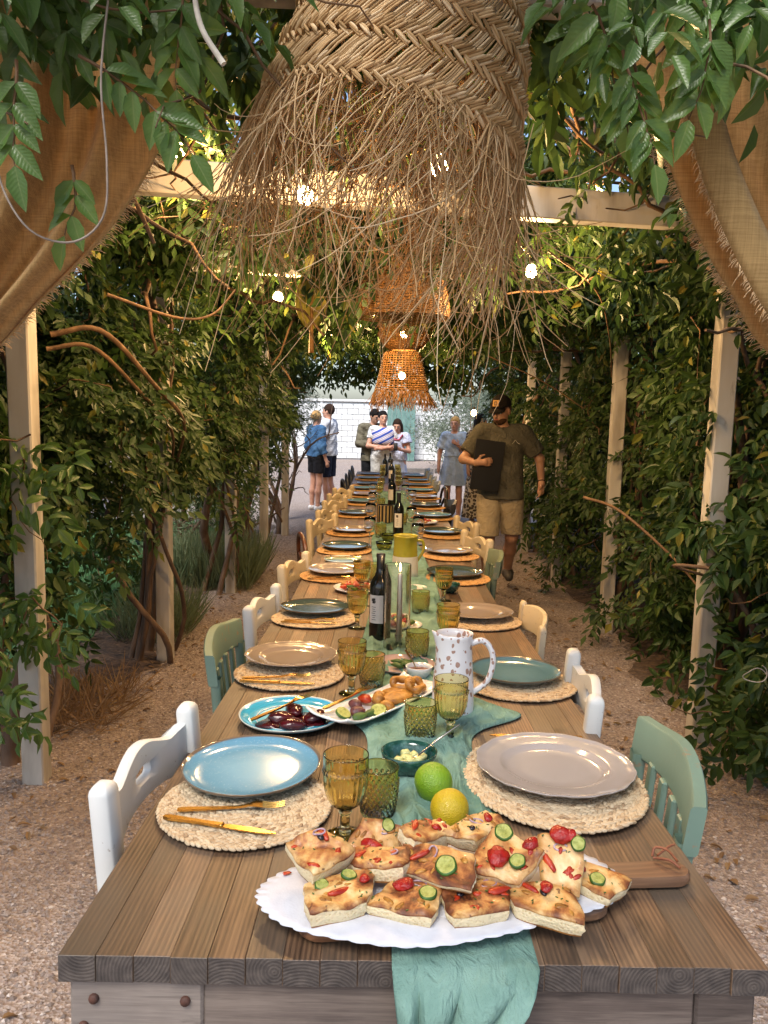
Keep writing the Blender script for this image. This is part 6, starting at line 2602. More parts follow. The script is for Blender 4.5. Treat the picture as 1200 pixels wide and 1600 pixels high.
for p, q in zip(ch[:-1], ch[1:]):
    p, q = np.array(p), np.array(q)
    mb.tube(smoothpath([p, (p + q) / 2 - [0, 0, .02], q], 14), .002, 4)
tag(mb.build('light_string', M_WIRE), 'thin wire carrying the warm bulbs under the roof', 'wire')
# bare brown vine stems and wires crossing under the roof
for k, (pts, r, lab) in enumerate((([(-1.25, 3.5, 2.12), (-1.0, 3.7, 2.05), (-.85, 3.8, 2.08), (-.75, 3.9, 2.22)], .008, 'bare brown stem arching under the left leaves'),
                                 ([(-1.55, 3.6, 1.95), (-1.35, 3.7, 1.98), (-1.2, 4.0, 1.75), (-1.15, 4.4, 1.55), (-1.3, 4.8, 1.3)], .015, 'thick brown stem arching down to the twisted left vine'),
                                 ([(-1.55, 3.55, 1.88), (-1.38, 3.66, 1.90), (-1.25, 3.95, 1.70), (-1.22, 4.4, 1.5), (-1.35, 4.85, 1.25)], .012, 'second brown stem running beside the thick left one'),
                                 ([(1.2, 4.6, 1.15), (1.35, 4.4, 1.1), (1.55, 4.1, .9), (1.65, 3.9, .75)], .010, 'bare brown stem in the right hand leaves'),
                                 ([(1.75, 3.5, .92), (1.4, 3.62, .93), (1.62, 3.75, .85)], .011, 'short bare stem reaching right from the nearest right vine'),
                                 ([(.8, 4.0, 2.45), (1.1, 4.2, 2.3), (1.3, 4.6, 2.1), (1.5, 5.2, 1.9)], .006, 'thin stem slanting down under the right roof'),
                                 ([(.5, 2.6, 2.62), (.7, 2.7, 2.50), (.95, 2.9, 2.55), (1.2, 3.0, 2.42)], .006, 'thin curling stem above the right beam'),
                                 ([(.8, 6.2, 2.1), (1.2, 6.0, 1.9), (1.5, 5.9, 1.7)], .006, 'thin stem hanging at the right wall'))):
    mb = MB()
    c = np.array(pts[0])
    mb.tube(smoothpath(pts, 26) - c, np.linspace(r, r * .6, 26), 6)
    o = tag(mb.build('wild_branch', M_TWIG), lab, 'branch', 'bare branches in the leaves')
    o.location = pts[0]
# ================================================================ people
def skinm(name, c1, c2):
    M = Mat(name, rough=.5)
    M.color(M.ramp(M.noise(M.coord('Object'), 12, 4), [(.3, c1), (.7, c2)]))
    M.set('Subsurface Weight', .06)
    return M.m


SK_L = skinm('fair_skin', 'b98770', 'c99a84')
SK_M = skinm('tan_skin', 'a07660', 'b48c76')
M_EYEW = Mat('eye', (.6, .58, .55), .2).m
M_EYED = Mat('pupil', (.02, .012, .01), .2).m
M_LIP = Mat('lips', (.35, .10, .09), .4).m


def cloth(name, c1, c2, scale=60, stripe=None):
    M = Mat(name, rough=.85)
    v = M.coord('Object')
    col = M.ramp(M.noise(v, 6, 4), [(.3, c1), (.7, c2)])
    M.color(col)
    M.bump(M.noise(v, 13, 5, .6, 1.5), .9, .03)
    M.set('Specular IOR Level', .2)
    return M.m


def rotv(v, yaw=0, pitch=0, roll=0):
    return np.array(Matrix.Rotation(yaw, 3, 'Z') @ Matrix.Rotation(pitch, 3, 'X') @ Matrix.Rotation(roll, 3, 'Y') @ Vector(v))


def hand_prims(w, d, n, s=1.0, side=1, curl=.5):
    """palm, four unequal fingers and a thumb; d hand direction, n palm normal"""
    d = d / np.linalg.norm(d)
    n = n - d * (n @ d)
    n = n / np.linalg.norm(n)
    l = np.cross(d, n) * side
    out = [(w, w + d * .075 * s, .024 * s, .030 * s, .02)]
    base = w + d * .080 * s
    for k, (off, ln) in enumerate(((.028, .068), (.0095, .078), (-.0095, .072), (-.028, .056))):
        b = base + l * off * s
        m = b + (d * .9 + n * curl * .5) * ln * .55 * s
        e = m + (d * (.8 - curl * .6) + n * curl) * ln * .5 * s
        out += [(b, m, .0098 * s, .0092 * s, .006), (m, e, .0092 * s, .0078 * s, .004)]
    tb = w + d * .025 * s + l * .028 * s
    tm = tb + (d * .55 + l * .7 + n * .2) * .040 * s
    te = tm + (d * .85 + l * .2 + n * .35) * .034 * s
    out += [(tb, tm, .0125 * s, .011 * s, .008), (tm, te, .0105 * s, .0088 * s, .005)]
    return out


def person(label, loc, rz, H=1.7, st=.012, skin=SK_L, eR=(-.25, -.02, 1.14), wR=(-.26, -.08, .90), eL=(.25, -.02, 1.14), wL=(.26, -.08, .90),
           dR=None, dL=None, nR=(1, 0, 0), nL=(-1, 0, 0), curl=.45, legs=None, yaw=0, pitch=0, wide=1.0, slim=1.0, lean=0.0):
    """figure 1.75 m tall before scaling, facing -Y, standing at the origin"""
    root = empty('person', label, 'person', None, loc)
    A = np.array
    k = wide
    J = dict(pel=A([0, 0, .94]), wai=A([0, .0, 1.10]), che=A([0, .005, 1.30]), nek=A([0, .01, 1.46]), sR=A([-.175 * k, .005, 1.415]), sL=A([.175 * k, .005, 1.415]))
    hd = A([0, -.015, 1.615])
    hr = lambda v: J['nek'] + A([0, 0, .04]) + rotv(A(v) - A([0, .01, 1.50]), yaw, pitch)
    eR, wR, eL, wL = map(A, (eR, wR, eL, wL))
    legs = legs or ((-.09, 0, .92), (-.10, -.01, .50), (-.10, .02, .08), (.09, 0, .92), (.10, -.01, .50), (.10, .02, .08))
    hR, kR, aR, hL, kL, aL = map(A, legs)
    P = []
    P += [((-.06, 0, .95), (.06, 0, .95), .105 * slim, .105 * slim, .05), ('e', (0, 0, 1.08), (.135 * slim, .095, .15), None, .05), ('e', (0, 0, 1.29), (.155 * k, .105, .17), None, .05),
          (J['sR'] * [.8, 1, 1], J['sL'] * [.8, 1, 1], .062, .062, .05), ((0, .012, 1.40), hr((0, .0, 1.56)), .055, .050, .04)]
    # head: skull, jaw, nose, ears, brow
    P += [('e', hr((0, .008, 1.645)), (.074, .092, .095), rotm(yaw, pitch), .03), ('e', hr((0, -.028, 1.585)), (.054, .062, .070), rotm(yaw, pitch), .035),
          (hr((0, -.098, 1.628)), hr((0, -.112, 1.600)), .009, .014, .014), (hr((-.03, -.078, 1.648)), hr((.03, -.078, 1.648)), .013, .013, .016), (hr((0, -.078, 1.545)), hr((0, -.072, 1.54)), .022, .022, .02),
          ('e', hr((-.076, .006, 1.612)), (.011, .018, .030), rotm(yaw, pitch), .008), ('e', hr((.076, .006, 1.612)), (.011, .018, .030), rotm(yaw, pitch), .008),
          (hr((-.02, -.088, 1.574)), hr((.02, -.088, 1.574)), .009, .009, .012)]
    for (s_, e_, w_, d_, n_, sd) in ((J['sR'], eR, wR, dR, nR, 1), (J['sL'], eL, wL, dL, nL, -1)):
        P += [(s_, e_, .050, .040, .03), (e_, w_, .040, .027, .02)]
        dd = A(d_, float) if d_ is not None else (w_ - e_)
        P += hand_prims(w_, dd, A(n_, float), 1.0, sd, curl)
    for (h_, k_, a_) in ((hR, kR, aR), (hL, kL, aL)):
        mid = (k_ * .6 + a_ * .4) + A([0, .015, 0])
        P += [(h_, k_, .082 * slim, .055, .04), (k_, mid, .052, .056, .03), (mid, a_, .054, .036, .03), (a_, a_ + A([0, .02, -.035]), .038, .038, .02), (a_ + A([0, 0, -.03]), a_ + A([0, -.15, -.05]), .036, .028, .02)]
    V, F = sdf_mesh(P, st, .03)
    V[:, 2] = np.maximum(V[:, 2], .004)
    mb = MB()
    mb.add(V, F)
    root['_'] = 1
    del root['_']
    body = mb.build('body', skin, root)
    # eyes and mouth
    for s in (-1, 1):
        e = blob(1, 10, 7, (.0135, .008, .0085), 0)
        c = hr((s * .031, -.083, 1.622))
        e.xf(Matrix.Translation(c) @ rotm(yaw, pitch).to_4x4())
        e.build('eye', M_EYEW, root)
        e = blob(1, 8, 6, (.0065, .006, .0065), 0)
        e.xf(Matrix.Translation(hr((s * .031, -.0885, 1.622))) @ rotm(yaw, pitch).to_4x4())
        e.build('pupil', M_EYED, root)
        e = MB()
        e.tube([hr((s * .014, -.094, 1.641)), hr((s * .032, -.092, 1.647)), hr((s * .05, -.078, 1.641))], .004, 5)
        e.build('eyebrow', M_EYED, root)
    e = blob(1, 12, 7, (.023, .007, .008), 0)
    e.xf(Matrix.Translation(hr((0, -.093, 1.572))) @ rotm(yaw, pitch).to_4x4())
    e.build('mouth', M_LIP, root)
    root.scale = (H / 1.75,) * 3
    root.rotation_euler = (lean, 0, rz)
    return root, hr, dict(J, eR=eR, wR=wR, eL=eL, wL=wL, hR=hR, kR=kR, aR=aR, hL=hL, kL=kL, aL=aL, k=k, slim=slim)


def rotm(yaw, pitch):
    return Matrix.Rotation(yaw, 3, 'Z') @ Matrix.Rotation(pitch, 3, 'X')


def garment(root, name, prims, mat, cut=None, st=.012, k=.03, wr=0.0):
    V, F = sdf_mesh(prims, st, k, cut)
    if wr:
        V = V + (wr * np.sin(V[:, 2] * 38 + V[:, 0] * 17) * np.sin(V[:, 0] * 26 + V[:, 2] * 11))[:, None] * np.array([.4, 1, 0])
    mb = MB()
    mb.add(V, F)
    return mb.build(name, mat, root)


def lerp(a, b, t):
    return np.array(a) * (1 - t) + np.array(b) * t


def shirt(root, J, mat, hem=.90, sleeve=.62, ease=.018, st=.012, puff=0.0, name='shirt', vneck=True, low=None):
    k = J['k']
    P = [((-.065, 0, hem), (-.06, 0, 1.15), .120 * J['slim'] + ease, .10 + ease, .04), ((.065, 0, hem), (.06, 0, 1.15), .120 * J['slim'] + ease, .10 + ease, .04), ('e', (0, 0, 1.10), (.145 * J['slim'] + ease, .105 + ease, .16), None, .05), ('e', (0, 0, 1.29), (.162 * k + ease, .112 + ease, .175), None, .05),
         (J['sR'] * [.8, 1, 1], J['sL'] * [.8, 1, 1], .066 + ease, .066 + ease, .05), ((0, .012, 1.42), (0, .01, 1.475), .066, .062, .03)]
    for s_, e_, w_ in ((J['sR'], J['eR'], J['wR']), (J['sL'], J['eL'], J['wL'])):
        if sleeve <= 1:
            P.append((s_, lerp(s_, e_, sleeve), .060 + ease, .056 + ease + puff, .03))
        else:
            P += [(s_, e_, .058 + ease, .050 + ease, .03), (e_, lerp(e_, w_, sleeve - 1), .050 + ease, .040 + ease, .02)]
    def cut(X):
        c = (hem - X[..., 2])
        neck = .070 - np.sqrt(X[..., 0] ** 2 + (X[..., 1] - .0) ** 2 + (np.maximum(0, 1.475 - X[..., 2])) ** 2 * 1.2)
        ends = []
        for s_, e_, w_ in ((J['sR'], J['eR'], J['wR']), (J['sL'], J['eL'], J['wL'])):
            a, b, t = (s_, e_, sleeve) if sleeve <= 1 else (e_, w_, sleeve - 1)
            q = lerp(a, b, t)
            d = (b - a) / np.linalg.norm(b - a)
            near = np.linalg.norm(X - q, axis=-1) < .13
            ends.append(np.where(near, (X - q) @ d, -1))
        return np.maximum.reduce([c, neck] + ends)
    return garment(root, name, P, mat, cut, st, wr=.011)


def shorts(root, J, mat, hem=.55, top_=1.0, ease=.022, st=.012, name='shorts', flare=0.0):
    P = [((-.07, 0, .97), (.07, 0, .97), .110 * J['slim'] + ease, .110 * J['slim'] + ease, .04)]
    for h_, k_, a_ in ((J['hR'], J['kR'], J['aR']), (J['hL'], J['kL'], J['aL'])):
        if hem > .45:
            q = lerp(h_, k_, min(1.1, (h_[2] - hem) / (h_[2] - k_[2]) + .1))
            P.append((h_, q, .090 * J['slim'] + ease, .078 + ease + flare, .03))
        else:
            P += [(h_, k_, .090 * J['slim'] + ease, .066 + ease, .03), (k_, a_, .064 + ease, .05 + ease, .03)]
    return garment(root, name, P, mat, lambda X: np.maximum(hem - X[..., 2], X[..., 2] - top_), st, wr=.004)


def skirt(root, J, mat, hem=.55, top_=1.12, r1=.20, st=.012, name='skirt', waist=.115):
    zz = np.linspace(hem, top_, 16)
    n = 64
    mb = MB()
    P = []
    for z in zz:
        f = (top_ - z) / (top_ - hem)
        a = np.linspace(0, 2 * PI, n, endpoint=False)
        r = waist + (r1 - waist) * f ** .65
        r = r * (1 + .07 * f * np.sin(9 * a + 1) + .03 * f * np.sin(17 * a))
        P.append(np.stack([r * np.cos(a) * 1.12, r * np.sin(a) * .85, np.full(n, z)], 1))
    P = P + [q * [.96, .96, 1] + [0, 0, .003] for q in P[::-1]]
    mb.grid(np.array(P), cv=True)
    return mb.build(name, mat, root)


def hair(root, hr, yaw, pitch, mat, kind='short', st=.010):
    R = rotm(yaw, pitch)
    P = [('e', hr((0, .016, 1.655)), (.083, .098, .100), R, .02)]
    if kind in ('bun', 'tied'):
        P += [('e', hr((0, .11, 1.64)), (.04, .045, .045), R, .02)]
    if kind == 'long':
        P += [(hr((-.065, .02, 1.62)), hr((-.085, .0, 1.44)), .035, .025, .03), (hr((.065, .02, 1.62)), hr((.085, .0, 1.44)), .035, .025, .03), (hr((0, .06, 1.6)), hr((0, .09, 1.40)), .075, .06, .04)]
    Ri = np.array(R)
    o = np.array(hr((0, 0, 1.6)))
    def cut(X):
        q = (X - o) @ Ri
        face = np.minimum(-(q[..., 1] + .045), .062 - q[..., 2]) if kind != 'long' else np.minimum(-(q[..., 1] + .05), .066 - q[..., 2])
        side = np.minimum(-(q[..., 1] - .02), .0 - q[..., 2]) if kind == 'short' else face
        low = (-.05 - q[..., 2]) if kind == 'short' else np.full(q.shape[:-1], -1.)
        return np.maximum.reduce([face, side, low])
    return garment(root, 'hair', P, mat, cut, st)


def shoes(root, J, mat, st=.012):
    for a_ in (J['aR'], J['aL']):
        V, F = sdf_mesh([(a_ + [0, .03, -.035], a_ + [0, -.02, -.03], .046, .050, .03), (a_ + [0, -.02, -.03], a_ + [0, -.165, -.045], .046, .038, .03)], st, .03, lambda X: X[..., 2] - (a_[2] + .005))
        V[:, 2] = np.maximum(V[:, 2], .0)
        mb = MB()
        mb.add(V, F)
        mb.build('shoe', mat, root)


# ---------------------------------------------------------------- the waiter
yw, pt = math.radians(-32), math.radians(17)
WL = ((-.10, 0, .92), (-.10, -.10, .50), (-.09, .04, .09), (.10, 0, .92), (.12, .06, .50), (.12, .30, .16))
w, hr, J = person('man in black cap and grey brown polo walking with a black folder', (1.06, 7.0, 0), math.radians(-4), 1.82, .009, SK_M,
                  eR=(-.335, -.06, 1.19), wR=(-.235, -.25, 1.17), eL=(.335, .02, 1.20), wL=(.335, -.15, 1.00), dR=(.9, -.15, .1), dL=(-.1, -.35, -.9), nR=(0, 1, 0), nL=(-1, 0, 0), curl=.5, legs=WL, yaw=yw, pitch=pt, wide=1.03, slim=.98)
M_POLO = cloth('grey_brown_polo', '504e45', '626056')
shirt(w, J, M_POLO, .85, .78, .026, .010, name='polo_shirt')
mb = MB()
a = np.linspace(0, 2 * PI, 25)
mb.tube(np.stack([.068 * np.cos(a), .068 * np.sin(a) * .95 + .005, 1.475 + .012 * np.sin(a)], 1), .010, 7, cap=False)
mb.build('collar', M_POLO, w)
shorts(w, J, cloth('beige_shorts', 'aa9c84', 'c0b298'), .53, .89, .020, .010)
shoes(w, J, Mat('dark_shoe', (.05, .045, .04), .6).m)
M_CAP = cloth('black_cap', '15110f', '211b18')
R4 = rotm(yw, pt).to_4x4()
def cutcap(X):
    q = (X - np.array(hr((0, .01, 1.66)))) @ np.array(rotm(yw, pt))
    return -q[..., 2]
garment(w, 'cap_crown', [('e', hr((0, .012, 1.665)), (.089, .104, .098), rotm(yw, pt), .02)], M_CAP, cutcap, .008)
n = 21
P = np.zeros((9, n, 3))
for i in range(9):
    for j, t in enumerate(np.linspace(-1, 1, n)):
        f = i / 8
        ang = t * 1.05
        x = .083 * math.sin(ang) * (1 + .04 * f)
        y = -.09 * math.cos(ang) - f * .085 * (1 - .35 * t * t)
        P[i, j] = hr((x, y + .012, 1.668 - .014 * (t * t) - .020 * f))
mb = MB()
mb.grid(P)
v = mb.build('cap_visor', M_CAP, w)
v.modifiers.new('thickness', 'SOLIDIFY').thickness = .004
def on_cap(u, h, d=.108):
    return hr((.1 * math.sin(u), .012 - d * math.cos(u), 1.675 + h))
mb = MB()
mb.grid(np.array([[on_cap(u, h, .112 - h * .55) for u in np.linspace(-.28, .28, 5)] for h in (.012, .060)]), flip=True)
pc = mb.build('cap_patch', Mat('cap_patch', lin('b98a4a'), .7).m, w)
mb = MB()
for (u0, u1, h0, h1) in ((-.14, -.08, .022, .05), (-.14, .1, .044, .050), (.02, .08, .022, .046), (-.14, .14, .020, .025)):
    mb.grid(np.array([[on_cap(u, h, .1132 - h * .55) for u in (u0, u1)] for h in (h0, h1)]), flip=True)
mb.build('patch_mark', M_INK, pc)
hm = cloth('short_beard', '3a2a1f', '51392a')
garment(w, 'beard', [('e', hr((0, -.034, 1.552)), (.059, .067, .046), rotm(yw, pt), .02)], hm,
        lambda X: np.maximum(((X - np.array(hr((0, 0, 1.575)))) @ np.array(rotm(yw, pt)))[..., 2], -.2 + 0 * X[..., 0]), .008)
garment(w, 'hair', [('e', hr((0, .03, 1.63)), (.080, .085, .07), rotm(yw, pt), .02)], hm,
        lambda X: np.maximum.reduce([((X - np.array(hr((0, 0, 1.668)))) @ np.array(rotm(yw, pt)))[..., 2], -((X - np.array(hr((0, .0, 1.6)))) @ np.array(rotm(yw, pt)))[..., 1]]), .008)
mb = MB()
q = [(.075, -.138, 1.335), (.10, -.137, 1.368), (.118, -.134, 1.345), (.14, -.128, 1.333)]
mb.tube(np.array(q), .0022, 5)
mb.build('chest_emblem', Mat('emblem_thread', (.5, .48, .42), .7).m, w)
mb = MB()
a = np.linspace(0, 2 * PI, 20)
d = (J['wL'] - J['eL']); d /= np.linalg.norm(d)
u1 = np.cross(d, [0, 0, 1.]); u1 /= np.linalg.norm(u1); u2 = np.cross(d, u1)
mb.tube(lerp(J['eL'], J['wL'], .93) + .032 * (np.cos(a)[:, None] * u1 + np.sin(a)[:, None] * u2), .004, 6, cap=False)
mb.build('wristband', M_CAP, w)
# black folder in his right hand
root = empty('menu_folder', 'black folder held upright by the waiter', 'folder')
M_FOLD = noisy('black_board', [(.3, '0b0b0e'), (.7, '15151a')], 10, .45)
mb = MB()
mb.box((0, 0, 0), (.265, .012, .445), .003)
mb.build('cover', M_FOLD, root, smooth=False)
mb = MB()
mb.box((.004, .010, .004), (.25, .006, .43), .001)
mb.build('pages', noisy('folder_pages', [(.3, '6b5a44'), (.7, '8a775c')], 10, .8), root, smooth=False)
mb = MB()
mb.box((.003, .0205, .0), (.262, .012, .44), .003)
mb.build('back_cover', M_FOLD, root, smooth=False)
root.matrix_world = Matrix.Translation((.905, 6.775, 1.195)) @ Matrix.Rotation(.12, 4, 'Z') @ Matrix.Rotation(math.radians(6.5), 4, 'Y')

# ---------------------------------------------------------------- guests in the courtyard
M_BLOND = cloth('blond_hair', 'a07c4c', 'c6a570')
M_BRUN = cloth('brown_hair', '241812', '38261c')
M_DKH = cloth('black_hair', '100d0d', '1c1716')
M_WSHOE = Mat('white_shoe', (.7, .7, .7), .6).m

# woman in light blue dress
yw, pt = math.radians(-6), .05
p, hr, J = person('blonde woman in a short pale blue dress with puffed sleeves', (1.08, 12.05, 0), math.radians(-12), 1.63, .012, SK_L, eR=(-.25, .02, 1.13), wR=(-.25, -.06, .90), eL=(.215, -.06, 1.14), wL=(.09, -.22, 1.27), dL=(-.6, -.2, .5), nL=(-.3, 1, 0), yaw=yw, pitch=pt, slim=.95, wide=.93)
M_DRESS = cloth('pale_blue_dress', '8ea6c8', 'b4c6de')
shirt(p, J, M_DRESS, 1.08, .72, .014, .012, .02, 'dress_bodice')
skirt(p, J, M_DRESS, .60, 1.12, .225, name='dress_skirt', waist=.125)
hair(p, hr, yw, pt, M_BLOND, 'tied')
shoes(p, J, M_WSHOE)
mb = MB()
mb.tube([(.06, -.235, 1.30), (.02, -.25, 1.285), (.12, -.25, 1.27)], .006, 5)
o = mb.build('sunglasses', M_EYED, p)

# leopard and zebra dress guest mostly hidden behind the waiter
M_LEO = Mat('leopard_print', rough=.8)
_v = M_LEO.coord('Object')
_vo = M_LEO.n('ShaderNodeTexVoronoi', feature='F1')
_vo.inputs['Scale'].default_value = 26
M_LEO.l(_v, _vo.inputs['Vector'])
M_LEO.color(M_LEO.ramp(_vo.outputs['Distance'], [(.2, '6a5a48'), (.32, '1b1613'), (.5, '2a221c'), (.56, 'b3a894'), (.9, 'c5bba8')]))
p, hr, J = person('guest in a long leopard print dress half hidden behind the waiter', (1.43, 11.6, 0), math.radians(25), 1.68, .012, SK_M, yaw=.3, slim=.95)
shirt(p, J, M_LEO.m, 1.0, .5, .014, name='dress_bodice')
skirt(p, J, M_LEO.m, .12, 1.1, .24, name='dress_skirt', waist=.13)
hair(p, hr, .3, 0, M_DKH, 'long')
# man in khaki shirt looking down at his phone
yw, pt = .35, .40
p, hr, J = person('dark haired man in khaki shirt looking down at a phone', (-.22, 13.0, 0), math.radians(20), 1.74, .012, SK_M, eR=(-.25, -.04, 1.15), wR=(-.06, -.27, 1.13), eL=(.25, -.04, 1.15), wL=(.07, -.27, 1.12), dR=(.6, -.7, 0), dL=(-.6, -.7, 0), nR=(0, 0, 1), nL=(0, 0, 1), yaw=yw, pitch=pt, wide=1.06)
shirt(p, J, cloth('khaki_shirt', '5d594c', '747060'), .86, 1.85, .02, name='long_sleeved_shirt')
shorts(p, J, cloth('black_trousers', '17181c', '23252b'), .07, 1.0, .016, name='trousers')
hair(p, hr, yw, pt, M_DKH, 'short')
shoes(p, J, M_EYED)
mb = MB(); mb.box((.0, -.36, 1.145), (.072, .14, .009), .003)
mb.build('phone', M_INK, p)
# woman with patterned scarf, arms folded
yw, pt = .12, 0
p, hr, J = person('smiling woman with blue white red scarf and folded arms', (-.05, 12.75, 0), math.radians(8), 1.70, .012, SK_L, eR=(-.25, -.06, 1.15), wR=(.04, -.19, 1.13), eL=(.25, -.06, 1.15), wL=(-.04, -.21, 1.11), dR=(.9, .0, .05), dL=(-.9, 0, .05), nR=(0, 1, 0), nL=(0, 1, 0), yaw=yw, pitch=pt, wide=.95)
shirt(p, J, cloth('white_top', 'bfc2c6', 'd4d6d8'), .95, .55, .014, name='top')
shorts(p, J, cloth('white_trousers', 'c9cac8', 'dadbd9'), .07, 1.05, .02, name='trousers')
hair(p, hr, yw, pt, M_DKH, 'tied')
M_SCARF = Mat('striped_scarf', rough=.8)
_v = M_SCARF.coord('Object', (1, 1, 1), (0, .5, 0))
_w = M_SCARF.n('ShaderNodeTexWave', wave_type='BANDS', bands_direction='Z')
_w.inputs['Scale'].default_value = 3.2
_w.inputs['Distortion'].default_value = 1.5
M_SCARF.l(_v, _w.inputs['Vector'])
M_SCARF.color(M_SCARF.ramp(_w.outputs['Fac'], [(0, '2c3f9a'), (.3, '3d62b8'), (.4, 'd8d6d4'), (.62, 'd8d6d4'), (.7, 'b04a5a'), (.8, '5a7ac8'), (1, 'd6d0d0')]))
garment(p, 'scarf', [('e', (0, -.01, 1.36), (.225, .145, .12), None, .03), ('e', (.0, -.06, 1.25), (.19, .12, .13), None, .05)], M_SCARF.m, lambda X: np.maximum(1.19 - X[..., 2], .075 - np.sqrt(X[..., 0] ** 2 + X[..., 1] ** 2 + np.maximum(0, 1.47 - X[..., 2]) ** 2)), .012)
shoes(p, J, M_WSHOE)
# girl with phone
yw, pt = -.1, .35
p, hr, J = person('girl with long brown hair in pale ruffled top reading a phone', (.20, 12.8, 0), math.radians(-6), 1.58, .012, SK_L, eR=(-.22, -.04, 1.15), wR=(-.05, -.26, 1.20), eL=(.22, -.04, 1.15), wL=(.06, -.26, 1.19), dR=(.5, -.7, .3), dL=(-.5, -.7, .3), nR=(0, .3, 1), nL=(0, .3, 1), yaw=yw, pitch=pt, wide=.9, slim=.92)
shirt(p, J, cloth('pale_ruffled_top', 'aab3d0', 'c3c8dd'), .98, .45, .016, .012, .025, 'ruffled_top')
skirt(p, J, cloth('pale_skirt', 'a9b5d2', 'bfc8de'), .45, 1.06, .2, name='skirt')
mb = MB()
mb.tube([(-.10, -.085, 1.45), (-.04, -.13, 1.36), (.04, -.13, 1.36), (.10, -.085, 1.45)], .016, 6)
mb.build('pink_collar', cloth('pink_trim', 'c05a78', 'd07a92'), p)
hair(p, hr, yw, pt, M_BRUN, 'long')
shoes(p, J, M_WSHOE)
mb = MB(); mb.box((.0, -.37, 1.24), (.07, .02, .14), .003)
mb.build('phone', M_INK, p)

# couple on the left, seen from the side and behind
yw, pt = .3, .05
p, hr, J = person('woman in denim jacket and black shorts seen from behind on the left', (-1.16, 12.95, 0), math.radians(125), 1.68, .012, SK_L, eR=(-.25, .03, 1.13), wR=(-.27, -.04, .90), eL=(.25, .03, 1.13), wL=(.26, -.05, .90), yaw=yw, pitch=pt, slim=.95)
M_DENIM = cloth('denim', '31537a', '4d749c')
shirt(p, J, M_DENIM, .95, 1.55, .022, name='denim_jacket')
shorts(p, J, cloth('black_shorts', '121216', '1c1c22'), .66, 1.02, .02)
hair(p, hr, yw, pt, M_BLOND, 'bun')
shoes(p, J, M_WSHOE)
yw, pt = 0, 0
p, hr, J = person('man in white tee and navy shorts beside the woman in denim', (-1.0, 13.45, 0), math.radians(-110), 1.80, .012, SK_L, eR=(-.26, .0, 1.15), wR=(-.22, -.16, .98), eL=(.26, .02, 1.14), wL=(.22, -.16, .98), yaw=yw, pitch=pt, wide=1.05)
shirt(p, J, cloth('white_tee', 'b9bdc6', 'd0d3d8'), .88, .7, .022, name='tee')
shorts(p, J, cloth('navy_shorts', '181d2c', '252c40'), .52, .96, .024)
hair(p, hr, yw, pt, M_BRUN, 'short')
shoes(p, J, M_EYED)
# ================================================================ courtyard end
M_BLOCK = noisy('white_block', [(.3, 'cbcecf'), (.7, 'dddfdf')], 4, .85, .4, 40, rand=6)
M_MORT = noisy('white_mortar', [(.3, 'b2b6b8'), (.7, 'c4c7c8')], 6, .9)
root = empty('block_wall', 'white painted concrete block wall across the courtyard', 'wall', None, (0, 28.2, 0))
mb = MB()
mb.box((-2, .12, 1.05), (36, .2, 2.1), 0)
mb.build('wall_core', M_MORT, root, smooth=False)
mb = MB()
mb.box((0, 0, 0), (.385, .06, .185), .012)
bm_ = mb.mesh('block', False)
bm_.materials.append(M_BLOCK)
for r in range(10):
    for c in range(17):
        o = obj('block', bm_, None, root)
        o.location = (-5.2 + c * .4 + (r % 2) * .2, .0, .14 + r * .2)
mb = MB()
for r in range(10):
    for c in list(range(-30, 0)) + list(range(17, 45)):
        mb.box((-5.2 + c * .4 + (r % 2) * .2, 0, .14 + r * .2), (.385, .06, .185), .0)
mb.build('far_blocks', M_BLOCK, root, smooth=False)['kind'] = 'stuff'
mb = MB()
mb.box((-2, .08, 2.14), (36.1, .34, .08), .01)
mb.build('coping', M_BLOCK, root, smooth=False)
for x in (-2.35, 1.9):
    mb = MB()
    mb.box((x, .02, 1.075), (.1, .14, 2.15), .01)
    mb.build('pier', M_BLOCK, root, smooth=False)
# green gate
M_TEAL = noisy('teal_paint', [(.3, '4e716c'), (.7, '6d8d86')], 6, .6)
root = empty('teal_gate', 'teal green panel gate before the white wall', 'gate', None, (.55, 27.7, 0))
for k in range(6):
    mb = MB()
    mb.box((-.42 + k * .168, 0, 1.2), (.16, .035, 2.36), .006)
    mb.build('board', M_TEAL, root, smooth=False)
for z in (.3, 2.1):
    mb = MB()
    mb.box((0, .035, z), (1.02, .035, .1), .004)
    mb.build('rail', M_TEAL, root, smooth=False)
# low timber kerb
M_SLEEP = wood_mat('sleeper_wood', ('3a3430', '5e5852', '837c75'), '6a6560', 20, .8, 'X')
for k in range(4):
    mb = MB()
    mb.box((0, 0, .06), (1.6, .2, .14), .01)
    o = tag(mb.build('timber_kerb', M_SLEEP, smooth=False), 'weathered timber kerb before the olive bush, %s of four' % ['leftmost', 'second', 'third', 'rightmost'][k], 'kerb', 'timber kerbs before the olive bush')
    o.location = (.6 + 1.65 * k, 22.2, 0)


